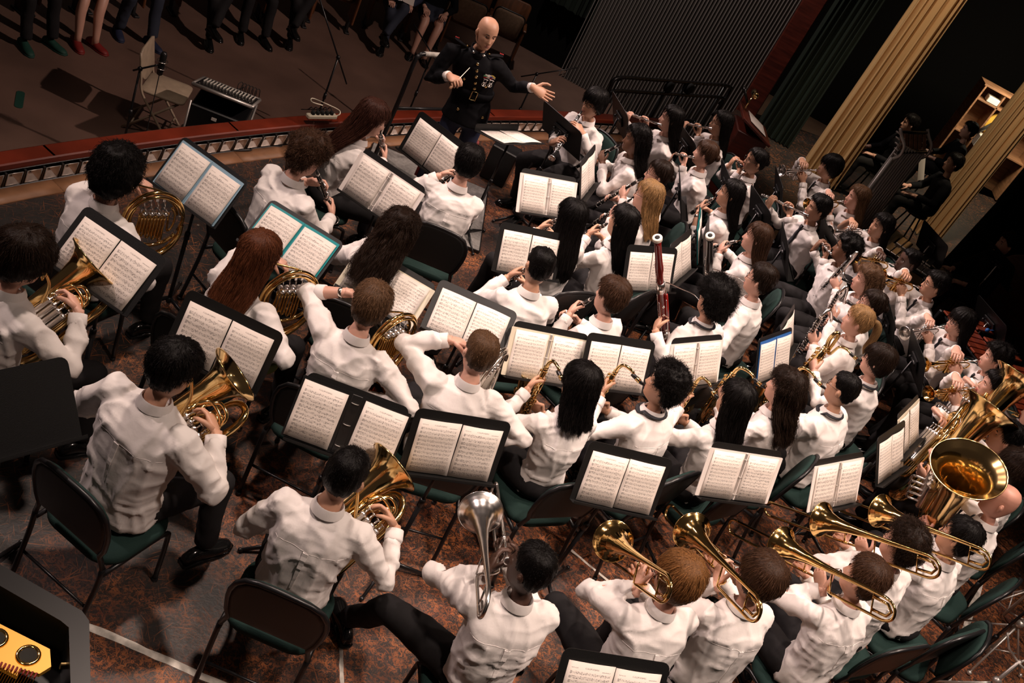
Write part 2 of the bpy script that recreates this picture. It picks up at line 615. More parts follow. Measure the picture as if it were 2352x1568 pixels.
def empty(name, loc=(0, 0, 0), yaw=0.0, mw=None):
    o = bpy.data.objects.new(name, None)
    COL.objects.link(o)
    o.empty_display_size = 0.1
    if mw is not None:
        o.matrix_world = mw
    else:
        o.location = tuple(float(q) for q in loc)
        o.rotation_euler = (0, 0, yaw)
    return o


def tag(o, label, cat, group=None):
    o['label'] = label
    o['category'] = cat
    if group:
        o['group'] = group
    return o


def struct(o):
    o['kind'] = 'structure'
    return o


def curve(pts, n=8):
    """Catmull-Rom through the points."""
    P = [np.asarray(p, float) for p in pts]
    P = [2 * P[0] - P[1]] + P + [2 * P[-1] - P[-2]]
    out = []
    for i in range(1, len(P) - 2):
        for k in range(n):
            t = k / n
            a, b, c, d = P[i - 1], P[i], P[i + 1], P[i + 2]
            out.append(0.5 * ((2 * b) + (c - a) * t + (2 * a - 5 * b + 4 * c - d) * t * t + (3 * b - a - 3 * c + d) * t ** 3))
    out.append(P[-2])
    return np.array(out)


def frame_mw(o, x, zhint):
    """Matrix with local +X along x and local Z near zhint."""
    x = unit(x)
    z = np.asarray(zhint, float)
    z = unit(z - x * (x @ z))
    y = np.cross(z, x)
    return Matrix(((x[0], y[0], z[0], o[0]), (x[1], y[1], z[1], o[1]), (x[2], y[2], z[2], o[2]), (0, 0, 0, 1)))


def text_mesh(name, fc, parent):
    """Lettering set as a curve and turned into a plain mesh."""
    tmp = link(name, fc)
    me = bpy.data.meshes.new_from_object(tmp.evaluated_get(bpy.context.evaluated_depsgraph_get()))
    bpy.data.objects.remove(tmp)
    me.name = name
    return link(name, me, parent)

# ------------------------------------------------------------------ noise for cloth folds and hair
_TAB = RNG.random((32, 32, 32)) * 2 - 1


def vnoise(p):
    p = np.asarray(p, float)
    i = np.floor(p).astype(int)
    f = p - i
    f = f * f * (3 - 2 * f)
    i &= 31
    j = (i + 1) & 31
    X0, Y0, Z0, X1, Y1, Z1 = i[:, 0], i[:, 1], i[:, 2], j[:, 0], j[:, 1], j[:, 2]
    fx, fy, fz = f[:, 0], f[:, 1], f[:, 2]
    a = _TAB[X0, Y0, Z0] * (1 - fx) + _TAB[X1, Y0, Z0] * fx
    b = _TAB[X0, Y1, Z0] * (1 - fx) + _TAB[X1, Y1, Z0] * fx
    c = _TAB[X0, Y0, Z1] * (1 - fx) + _TAB[X1, Y0, Z1] * fx
    d = _TAB[X0, Y1, Z1] * (1 - fx) + _TAB[X1, Y1, Z1] * fx
    return (a * (1 - fy) + b * fy) * (1 - fz) + (c * (1 - fy) + d * fy) * fz


PENDING = []     # (object, voxel, smooth steps, fold amplitude, seed, extra MB joined after the remesh, bones)


def defer(o, voxel, steps=5, fold=0.0, seed=0.0, extra=None):
    r = o.modifiers.new('remesh', 'REMESH')
    r.mode = 'VOXEL'
    r.voxel_size = voxel
    r.use_smooth_shade = True
    s = o.modifiers.new('smooth', 'SMOOTH')
    s.factor = 0.5
    s.iterations = steps
    PENDING.append((o, fold, seed, extra))
    return o


SEAMS = []
TIES = []


def sew():
    """Yoke seam and box pleat laid on the back of the nearer men's shirts, following the finished cloth."""
    from mathutils.bvhtree import BVHTree
    for o, N, w, root, pleat in SEAMS:
        me = o.data
        tree = BVHTree.FromPolygons([v.co for v in me.vertices], [p.vertices for p in me.polygons])

        def hit(x, z):
            h = tree.ray_cast(Vector((x, -.8, z)), Vector((0, 1, 0)))
            return None if h[0] is None else np.array(h[0])
        pts = [hit(x, N[2] - .135 - .25 * x * x) for x in np.linspace(-.165 * w, .165 * w, 25)]
        pts = [p for p in pts if p is not None]
        if len(pts) > 5:
            mb = MB()
            mb.tube([p + (0, .0004, 0) for p in pts], .0016, 6)
            mb.build('yoke_seam', [me.materials[0]], o)
        if pleat:
            pts = [hit(N[0] * .5, z) for z in np.linspace(N[2] - .137, N[2] - .36, 14)]
            pts = [p for p in pts if p is not None]
            if len(pts) > 5:
                mb = MB()
                wd = np.linspace(.014, .006, len(pts))
                mb.rings([np.array([p + (-q, .004, 0), p + (-q * .9, -.0035, 0), p + (q * .9, -.0035, 0), p + (q, .004, 0)]) for p, q in zip(pts, wd)], smooth=False)
                mb.build('box_pleat', [me.materials[0]], o)


def knot_ties():
    from mathutils.bvhtree import BVHTree
    for o, N, root in TIES:
        me = o.data
        tree = BVHTree.FromPolygons([v.co for v in me.vertices], [p.vertices for p in me.polygons])
        rs = []
        zs = np.linspace(N[2] - .012, N[2] - .42, 16)
        wd = np.interp(np.linspace(0, 1, 16), [0, .06, .10, .9, .97, 1], [.020, .022, .017, .037, .030, .003])
        last = None
        for z, q in zip(zs, wd):
            h = tree.ray_cast(Vector((N[0], .9, z)), Vector((0, -1, 0)))
            if h[0] is None:
                continue
            y = h[0].y + .006
            last = y if last is None else max(y, last - .02)
            rs.append(np.array([(N[0] - q, last - .003, z), (N[0], last + .006, z), (N[0] + q, last - .003, z), (N[0], last - .008, z)]))
        if len(rs) > 3:
            mb = MB()
            mb.rings(rs[::-1])
            mb.build('necktie', ['tie_cloth'], root)


def finish_cloth():
    """Turn the remeshed garments into plain meshes, then press folds into them."""
    dg = bpy.context.evaluated_depsgraph_get()
    new = [bpy.data.meshes.new_from_object(o.evaluated_get(dg)) for o, *_ in PENDING]
    for (o, fold, seed, extra), me in zip(PENDING, new):
        old = o.data
        o.modifiers.clear()
        n = len(me.vertices)
        if fold and n:
            co = np.empty(n * 3)
            no = np.empty(n * 3)
            me.vertices.foreach_get('co', co)
            me.vertices.foreach_get('normal', no)
            co, no = co.reshape(-1, 3), no.reshape(-1, 3)
            q = co + seed
            warp = np.stack([vnoise(q * 5 + 3), vnoise(q * 5 + 9), vnoise(q * 5 + 17)], 1) * 0.5
            a = 1 - np.abs(vnoise(q * (13, 13, 4.2) + warp))
            a2 = 1 - np.abs(vnoise(q * (7, 7, 8) + warp * 2.2 + 40))
            b = 1 - np.abs(vnoise(q * (9, 9, 22) + warp * 1.3 + 5))
            c = vnoise(q * 4.5 + 20)
            d = fold * (0.75 * (a ** 4 - 0.35) + 0.6 * (a2 ** 5 - 0.3) + 0.35 * (b ** 4 - 0.35) + 0.35 * c)
            co = co + no * d[:, None]
            me.vertices.foreach_set('co', co.ravel())
        if extra is not None and extra.n:
            bm_v = np.empty(n * 3)
            me.vertices.foreach_get('co', bm_v)
            mb = MB()
            polys = [tuple(p.vertices) for p in me.polygons]
            mb.add(bm_v.reshape(-1, 3), polys)
            for m_ in range(1):
                mb.add(np.concatenate(extra.v), extra.f)
            mats = [m_ for m_ in old.materials]
            me2 = mb.mesh(old.name, mats)
            bpy.data.meshes.remove(me)
            me = me2
        else:
            me.polygons.foreach_set('use_smooth', [True] * len(me.polygons))
            me.materials.clear()
            for m_ in old.materials:
                me.materials.append(m_)
        nm = old.name
        old.user_remap(me)
        bpy.data.meshes.remove(old)
        me.name = nm
    PENDING.clear()


# ------------------------------------------------------------------ head
_HZ = [(.118, .004, -.022, .012), (.113, .034, -.056, .040), (.098, .060, -.082, .060), (.075, .078, -.096, .072), (.045, .087, -.101, .0775), (.015, .087, -.101, .078),
       (-.01, .087, -.097, .0755), (-.035, .088, -.089, .071), (-.06, .089, -.077, .0655), (-.085, .088, -.063, .058), (-.104, .079, -.052, .047), (-.116, .058, -.050, .043),
       (-.126, .028, -.054, .046), (-.145, .018, -.062, .051), (-.175, .018, -.068, .054), (-.205, .018, -.068, .055), (-.235, .012, -.064, .055)]


def head_grid(ncol, fine):
    zs = np.concatenate([[.1178, .116, .1125, .107, .099, .088], np.arange(.076, .03, -fine * 1.6), np.arange(.03, -.124, -fine), [-.128, -.145, -.175, -.205, -.235]])
    T = np.array(_HZ)[::-1]
    yf, yb, w = [np.interp(zs, T[:, 0], T[:, k]) for k in (1, 2, 3)]
    s = np.arange(ncol) / ncol
    th = 2 * PI * s
    th = th - 0.35 * np.sin(th)          # denser columns at the face (th = 0 is the front)
    P = np.zeros((len(zs), ncol, 3))
    for i, z in enumerate(zs):
        c, sn = np.cos(th), np.sin(th)
        yc = (yf[i] + yb[i]) / 2
        mid = -0.012 if z > -.1 else yc
        dep = np.where(c > 0, yf[i] - mid, mid - yb[i])
        x = w[i] * np.sign(sn) * np.abs(sn) ** 0.94
        y = mid + dep * np.sign(c) * np.abs(c) ** 0.86
        if z > -.12:
            g = lambda x0, sx, z0, sz: np.exp(-((x - x0) / sx) ** 2 - ((z - z0) / sz) ** 2)
            fr = c > 0.15
            nose = np.interp(z, [-.052, -.045, -.036, -.02, .005, .024], [0, .010, .022, .015, .006, 0]) * np.exp(-(x / np.interp(z, [-.045, .02], [.0135, .009])) ** 2)
            nose += .005 * (g(.013, .007, -.037, .008) + g(-.013, .007, -.037, .008))
            eye = -.011 * (g(.032, .016, .004, .011) + g(-.032, .016, .004, .011))
            brow = .004 * (g(.03, .022, .024, .008) + g(-.03, .022, .024, .008))
            lip = .006 * g(0, .020, -.064, .005) + .006 * g(0, .017, -.074, .0055) - .003 * g(0, .022, -.0692, .003) - .003 * g(0, .02, -.084, .006)
            chin = .006 * g(0, .02, -.1, .012)
            chk = .004 * (g(.045, .02, -.022, .018) + g(-.045, .02, -.022, .018))
            y = y + np.where(fr, nose + eye + brow + lip + chin + chk, 0)
        P[i, :, 0], P[i, :, 1], P[i, :, 2] = x, y, z
    return P


def grid_faces(nr, nc):
    return [(i * nc + j, i * nc + (j + 1) % nc, (i + 1) * nc + (j + 1) % nc, (i + 1) * nc + j) for i in range(nr - 1) for j in range(nc)]


HEADS = {}
for _k, (_nc, _fine) in {'near': (48, .0058), 'far': (40, .0075)}.items():
    _P = head_grid(_nc, _fine)
    _nr = len(_P)
    _F = [tuple(reversed(f)) for f in grid_faces(_nr, _nc)] + [tuple(range(_nc))]
    _V = _P.reshape(-1, 3)
    _mi = []
    for _f in _F:
        _c = _V[list(_f)].mean(0)
        lips = abs(_c[0]) < .021 * (1 - ((_c[2] + .069) / .012) ** 2) ** .5 if abs(_c[2] + .069) < .011 and _c[1] > .07 else False
        brow = _c[1] > .06 and abs(_c[2] - (.027 + .004 * math.cos((abs(_c[0]) - .03) * 60))) < .0042 and .014 < abs(_c[0]) < .05
        _mi.append(1 if lips else 0)
    HEADS[_k] = (_V, _F, _mi)
CAPG = head_grid(64, .0062)


def add_head(mb, hk, X):
    """X maps head-local points to the figure's frame."""
    V, F, mi = HEADS[hk]
    o = mb.add(X(V), F, 0)
    mb.m[-len(F):] = mi
    for s in (-1, 1):
        e = MB()
        e.ball((0, 0, 0), (.011, .019, .031), 8, 7)
        e.ball((s * .006, .004, .003), (.008, .011, .018), 8, 5)
        ev = np.concatenate(e.v)
        ca, sa = math.cos(-s * .35), math.sin(-s * .35)
        ev = np.stack([ev[:, 0] * ca - ev[:, 1] * sa, ev[:, 0] * sa + ev[:, 1] * ca, ev[:, 2]], 1) + (s * .081, -.012, -.008)
        mb.add(X(ev), e.f, 0)
        b = MB()
        b.ball((0, 0, 0), (.0125, .0118, .0105), 12, 9)
        bv = np.concatenate(b.v)
        cen = np.array((s * .0325, .0645, .003))
        bt = MB()
        bx = np.linspace(.014, .052, 7)
        bt.tube([(s * q, .0895 - 2.6 * (q - .012) ** 2 - .5 * q * q * (q > .03), .0255 + .0055 * math.sin((q - .010) / .045 * PI * .75)) for q in bx], [.0016, .0030, .0034, .0034, .0030, .0024, .0012], 6, flat=1.0)
        mb.add(X(np.concatenate(bt.v)), bt.f, 4)
        fm = []
        for f in b.f:
            c = bv[list(f)].mean(0) / .0115
            fm.append(0 if c[2] > .30 or c[2] < -.42 else 3 if c[0] ** 2 + (c[2] + .05) ** 2 < .24 and c[1] > 0 else 2)
        mb.add(X(bv + cen), b.f, 0)
        mb.m[-len(b.f):] = fm


def rot_head(center, yaw=0.0, pitch=0.0, roll=0.0, scale=1.0):
    R = np.array(Matrix.Rotation(yaw, 3, 'Z') @ Matrix.Rotation(pitch, 3, 'X') @ Matrix.Rotation(roll, 3, 'Y')) * scale
    c = np.asarray(center, float)
    piv = np.array((0, -.02, -.10))

    def X(p):
        return (np.asarray(p, float) - piv) @ R.T + piv + c
    X.R = R
    return X


# hairline height by azimuth from the face (0) to the nape (pi)
LINES = {'short': ([0, .5, .85, 1.15, 1.45, 1.8, 2.2, PI], [.074, .068, .046, .010, .022, -.03, -.058, -.074]),
         'fringe': ([0, .55, .8, 1.05, 1.3, 1.6, 2.1, PI], [.036, .032, .018, -.012, -.03, -.045, -.066, -.085]),
         'slick': ([0, .5, .85, 1.15, 1.45, 1.8, 2.2, PI], [.078, .070, .052, .024, .014, -.02, -.045, -.06])}
STYLES = {  # line, thickness, extra on top, noise amp, noise freq, fall length, fall curl
    'buzz': ('short', .006, .002, .001, 60, 0, 0), 'short': ('short', .015, .012, .004, 34, 0, 0), 'bowl': ('fringe', .022, .008, .004, 26, 0, 0),
    'wavy': ('short', .024, .014, .013, 42, 0, 0), 'bushy': ('fringe', .042, .008, .012, 30, 0, 0), 'bushys': ('fringe', .032, .010, .008, 26, 0, 0),
    'afro': ('short', .052, .014, .011, 62, 0, 0), 'afros': ('short', .030, .010, .013, 66, 0, 0),
    'bun': ('slick', .010, .004, .003, 30, 0, 0), 'pony': ('slick', .011, .004, .003, 30, 0, 0),
    'long': ('slick', .016, .006, .003, 24, .40, .004), 'longs': ('slick', .017, .006, .003, 24, .29, .005), 'longcurl': ('slick', .024, .008, .010, 34, .33, .020),
    'bob': ('fringe', .018, .006, .003, 24, .21, .004), 'bowllong': ('fringe', .020, .008, .004, 24, .30, .006)}


def make_hair(style, seed, X, count=800):
    line, th, top, na, nf, L, curl = STYLES[style]
    G = CAPG[:-4]
    nr, nc, _ = G.shape
    V = G.reshape(-1, 3)
    az = np.abs(np.arctan2(V[:, 0], V[:, 1] + .012))
    h = np.interp(az, *LINES[line])
    m = np.clip((V[:, 2] - h) / .016 + .5 + .25 * vnoise(V * 55 + seed), 0, 1)
    m = m * m * (3 - 2 * m)
    N = V - np.array((0, -.012, -.0))
    N = N / np.linalg.norm(N, axis=1, keepdims=True)
    crown = np.clip((V[:, 2] - .0) / .1, 0, 1)
    d = th + top * crown + na * (vnoise(V * nf + seed) + .5 * vnoise(V * nf * 2.1 + seed + 7))
    azs = np.arctan2(V[:, 0], V[:, 1] + .03)
    strands = .0024 * np.sin(azs * 30 + 6 * vnoise(V * 12 + seed)) + .0035 * vnoise(np.stack([azs * 6, V[:, 2] * 9, np.full(len(V), seed)], 1))
    W = V + N * (m * (d + strands) - (1 - m) * .010)[:, None]
    mb = MB()
    F = [tuple(reversed(f)) for f in grid_faces(nr, nc)] + [tuple(range(nc)), tuple(range(nr * nc - 1, (nr - 1) * nc - 1, -1))]
    keep = [f for f in F if max(m[list(f)]) > .02 or len(f) > 4 and f[0] == 0]
    mb.add(X(W), keep)
    # loose strands combed away from the crown give the outline its texture
    rg = np.random.default_rng(int(seed * 10) + 5)
    ok = np.where((m > .45))[0]
    roots = W[rg.choice(ok, count)] + rg.normal(0, .003, (count, 3))
    dirv = roots - np.array((0, -.045, .20))
    dirv /= np.linalg.norm(dirv, axis=1, keepdims=True)
    nrm = roots - np.array((0, -.012, 0))
    nrm /= np.linalg.norm(nrm, axis=1, keepdims=True)
    tan = dirv - nrm * (dirv * nrm).sum(1, keepdims=True)
    tan /= np.maximum(np.linalg.norm(tan, axis=1, keepdims=True), 1e-6)
    messy = {'wavy': .8, 'bushy': .55, 'bushys': .5, 'afro': 1.6, 'afros': 1.5, 'longcurl': .5, 'short': .26, 'buzz': .2}.get(style, .16)
    rnd = rg.normal(0, 1, (count, 3))
    tan = tan + rnd * messy * .5
    tan /= np.linalg.norm(tan, axis=1, keepdims=True)
    ln = {'buzz': .007, 'afro': .030, 'afros': .026, 'short': .030}.get(style, .045) * rg.uniform(.6, 1.25, count)
    rise = {'buzz': .3, 'afro': .55, 'afros': .55, 'wavy': .22, 'bushy': .15, 'short': .12}.get(style, .07)
    curl_ = {'wavy': .010, 'afro': .007, 'afros': .008, 'longcurl': .009, 'bushy': .006}.get(style, .0015)
    strands = []
    phs = rg.uniform(0, 6.28, count)
    bi = np.cross(nrm, tan)
    for q in range(5):
        t = q / 4
        p = roots - nrm * .006 + tan * (ln * t)[:, None] + nrm * (rise * ln * t - .35 * ln * t * t * (ln / .045))[:, None]
        p = p + curl_ * t * (np.cos(phs + 9 * t)[:, None] * bi + np.sin(phs + 9 * t)[:, None] * nrm)
        strands.append(X(p))
    strands = [np.stack(strands, 1)]
    if L:
        n = 26
        rows = []
        zz = [.085, .06, .02, -.03, -.08, -.13, -.18, -.23, -.28, -.33, -.38, -.44]
        zz = [z for z in zz if z > -L] + [-L]
        for k, z in enumerate(zz):
            rx = np.interp(-z, [-.085, -.02, .1, .2, .3, .44], [.062, .092, .092, .104, .104, .080])
            ry = np.interp(-z, [-.085, -.02, .1, .2, .3, .44], [.085, .112, .105, .092, .075, .050])
            cy = np.interp(-z, [-.085, -.02, .1, .2, .3, .44], [-.012, -.012, -.028, -.068, -.108, -.14])
            p0 = np.interp(-z, [-.085, 0, .15, .25, .44], [1.25, 1.30, 1.45, 1.75, 2.0])
            wide = 1 + curl * 6
            ph = np.linspace(p0, 2 * PI - p0, n)
            t = np.interp(-z, [-.085, .0, L - .03, L], [.02, .028, .024, .008])
            if k == len(zz) - 1:
                zrow = z + .02 * vnoise(np.stack([ph * 6, ph * 0 + seed, ph * 0], 1))
            else:
                zrow = np.full(n, z)
            so = .0035 * np.sin(ph * 26 + 3 * np.sin(z * 20 + seed)) + curl * vnoise(np.stack([ph * 5, np.full(n, z * 32), np.full(n, seed)], 1))
            out = np.stack([(rx * wide + so) * np.sin(ph), cy + (ry * wide + so) * np.cos(ph), zrow], 1)
            inn = np.stack([(rx - t) * np.sin(ph), cy + (ry - t) * np.cos(ph), zrow + .004], 1)
            rows.append(np.concatenate([out, inn[::-1]]))
        mb.rings([X(r) for r in rows])
        A_ = np.array(rows)[:, :n]                    # outer surface, rows x columns
        nf = count // 3
        cj = rg.uniform(0, n - 1.01, nf)
        j0 = cj.astype(int)
        fj = (cj - j0)[:, None]
        sw = rg.normal(0, .004 + curl * .4, (nf, 3))
        fall = []
        start = rg.uniform(0, .45, nf)
        for q in range(8):
            tt = (start + (1.03 - start) * q / 7) * (len(A_) - 1)
            i0 = np.minimum(tt.astype(int), len(A_) - 2)
            fi = (tt - i0)[:, None]
            p = (A_[i0, j0] * (1 - fj) + A_[i0, j0 + 1] * fj) * (1 - fi) + (A_[i0 + 1, j0] * (1 - fj) + A_[i0 + 1, j0 + 1] * fj) * fi
            out = p - np.array((0, -.03, 0))
            out[:, 2] = 0
            out /= np.maximum(np.linalg.norm(out, axis=1, keepdims=True), 1e-6)
            wv = (curl * .9 + .002) * np.sin(q * 1.9 + phs[:nf] * 3)[:, None]
            fall.append(X(p + out * (.002 + wv) + sw * (q / 7)))
        strands.append(np.stack(fall, 1))
    if style == 'bun':
        mb.ball(X(np.array([[0, -.118, .012]]))[0], (.036, .030, .034), 12, 9)
    if style == 'pony':
        mb.tube(X(curve([(0, -.10, .045), (0, -.135, .05), (.004, -.165, .0), (.008, -.175, -.09), (.004, -.165, -.17), (0, -.17, -.23)], 4)), np.interp(np.linspace(0, 1, 21), [0, .08, .4, .8, 1], [.016, .020, .036, .028, .004]), 12)
    return mb, strands


def add_strands(sets, material, parent):
    cv = bpy.data.hair_curves.new('hair_strands')
    sizes = [k for S_ in sets for k in [S_.shape[1]] * len(S_)]
    cv.add_curves(sizes)
    pts = np.concatenate([S_.reshape(-1, 3) for S_ in sets])
    cv.attributes['position'].data.foreach_set('vector', pts.ravel().astype(np.float32))
    ra = cv.attributes.new('radius', 'FLOAT', 'POINT')
    rr = np.concatenate([np.tile(np.linspace(.0010, .0003, S_.shape[1]), len(S_)) for S_ in sets])
    ra.data.foreach_set('value', rr.astype(np.float32))
    cv.materials.append(material)
    o = link('hair_strands', cv, parent)
    o['kind'] = 'stuff'
    return o


def add_hand(mb, W, d, n, side, curl=(35, 45, 30), sc=1.0, spread=0.0, thumb=0.6):
    """Palm, four fingers of different length and a thumb at the palm's side.  d = finger direction, n = the way the palm faces."""
    d = unit(d)
    n = unit(np.asarray(n, float) - d * (d @ np.asarray(n, float)))
    t = np.cross(d, n) * (1 if side > 0 else -1)
    W = np.asarray(W, float)
    ang = np.arange(10) * 2 * PI / 10
    rs = []
    for s, hw, ht in ((-.03, .024, .020), (.0, .027, .018), (.03, .038, .019), (.065, .043, .0165), (.088, .041, .0125), (.096, .034, .008)):
        rs.append(W + sc * (d * s + hw * np.cos(ang)[:, None] * t + ht * np.sin(ang)[:, None] * n))
    mb.rings(rs)
    for k, (off, L, bs) in enumerate(((.031, .072, .086), (.0105, .080, .090), (-.0105, .074, .088), (-.030, .058, .082))):
        p = W + sc * (d * bs + t * off)
        a = math.radians(curl[0] * (1 + .08 * (k - 1)))
        pts = [p - sc * d * .02, p]
        dd0 = unit(d + t * spread * (1.5 - k))
        for q, fr in enumerate((.44, .31, .25)):
            dd = dd0 * math.cos(a) + n * math.sin(a)
            p = p + sc * dd * L * fr
            pts.append(p)
            if q < 2:
                a += math.radians(curl[q + 1])
        r = np.array([.0088, .0092, .0085, .0075, .0052]) * sc
        mb.tube(pts, r, 7)
    p0 = W + sc * (d * .018 + t * .022)
    p1 = p0 + sc * unit(t * .75 + d * .55 + n * .25) * .045
    p2 = p1 + sc * unit(t * (.6 - thumb) + d * .75 + n * thumb) * .034
    p3 = p2 + sc * unit(t * (.2 - thumb) + d * .75 + n * (thumb + .15)) * .028
    mb.tube([p0 - sc * t * .012, p0, p1, p2, p3], np.array([.013, .0135, .0115, .0100, .0062]) * sc, 8)


def elbow(S, W, hint, l1=.285, l2=.255):
    S, W = np.asarray(S, float), np.asarray(W, float)
    v = W - S
    D = np.linalg.norm(v)
    if D > (l1 + l2) * .985:
        k = D / ((l1 + l2) * .985)
        l1, l2 = l1 * k, l2 * k
    u = v / D
    a = (l1 * l1 - l2 * l2 + D * D) / (2 * D)
    hgt = math.sqrt(max(l1 * l1 - a * a, 1e-4))
    h = np.asarray(hint, float)
    h = unit(h - u * (h @ u))
    return S + u * a + h * hgt


SHARED = {}


def legs_mesh(kind):
    """Seated legs in trousers, shared between the players.  +Y is forward, the seat is at z = .47."""
    if kind in SHARED:
        return SHARED[kind]
    poses = {'a': ((.13, .44, .52), (.12, .46, .10), (.15, .43, .52), (.16, .47, .10)), 'b': ((.15, .43, .52), (.14, .30, .10), (.14, .44, .52), (.13, .50, .10)), 'c': ((.20, .41, .52), (.24, .40, .10), (.20, .41, .52), (.22, .44, .10)),
             'out': ((.22, .40, .52), (.25, .42, .10), (.42, .25, .55), (.47, .50, .11)), 'cross': ((.10, .45, .54), (.05, .50, .10), (.05, .46, .64), (-.10, .62, .30))}
    kr, ar, kl, al = [np.array(q) for q in poses[kind]]
    kl, al = kl * (-1, 1, 1), al * (-1, 1, 1)
    mb = MB()
    mb.ball((0, -.02, .545), (.178, .150, .105), 16, 10)
    for s, k, a in ((1, kr, ar), (-1, kl, al)):
        h = np.array((s * .095, .02, .545))
        mb.tube([h, h * .5 + k * .5 + (0, 0, .012), k], [.098, .090, .070], 14)
        mb.ball(k, .071, 12, 8)
        f = unit(np.array((0, 1, 0)))
        mb.tube([k, k * .55 + a * .45 + (0, -.02, 0), a], [.069, .063, .058], 14)
    me = mb.mesh('trousers', ['trouser_cloth'])
    SHARED[kind] = (me, (ar, al))
    return SHARED[kind]


def shoe_mesh(m='shoe_leather'):
    k = 'shoe_' + m
    if k in SHARED:
        return SHARED[k]
    mb = MB()
    rs = []
    ang = np.arange(14) * 2 * PI / 14
    for y, w, h, z in ((-.085, .020, .018, .030), (-.075, .031, .034, .036), (-.04, .034, .046, .046), (.0, .036, .048, .048), (.05, .042, .038, .038), (.10, .047, .029, .029), (.15, .044, .025, .025), (.185, .032, .020, .020), (.198, .014, .010, .016)):
        rs.append(np.stack([w * np.cos(ang), np.full(14, y), np.maximum(z + h * np.sin(ang), .002)], 1))
    mb.rings(rs)
    rs = []
    for z, k2 in ((.0, 1.0), (.014, 1.0)):
        pts = [(.036, -.08), (.045, .05), (.052, .11), (.046, .165), (.022, .205), (-.022, .205), (-.046, .165), (-.052, .11), (-.045, .05), (-.036, -.08), (-.02, -.093), (.02, -.093)]
        rs.append(np.array([(x, y, z) for x, y in pts]))
    mb.rings(rs)
    SHARED[k] = mb.mesh('shoe', [m])
    return SHARED[k]


def glasses_mesh(X):
    mb = MB()
    for s in (-1, 1):
        loop = [X(np.array([[s * .032 + .023 * a, .0985 - .006 * abs(a), .002 + .0165 * b]]))[0] for a, b in [(math.copysign(abs(math.cos(t)) ** .6, math.cos(t)), math.copysign(abs(math.sin(t)) ** .6, math.sin(t))) for t in np.arange(14) * 2 * PI / 14]]
        mb.tube(loop, .0017, 5, loop=True)
        mb.tube(X(np.array([[s * .055, .094, .006], [s * .074, .075, .008], [s * .083, .0, .008], [s * .083, -.02, .0]])), .0016, 5)
    mb.tube(X(np.array([[-.009, .099, .006], [0, .102, .008], [.009, .099, .006]])), .0016, 5)
    return mb


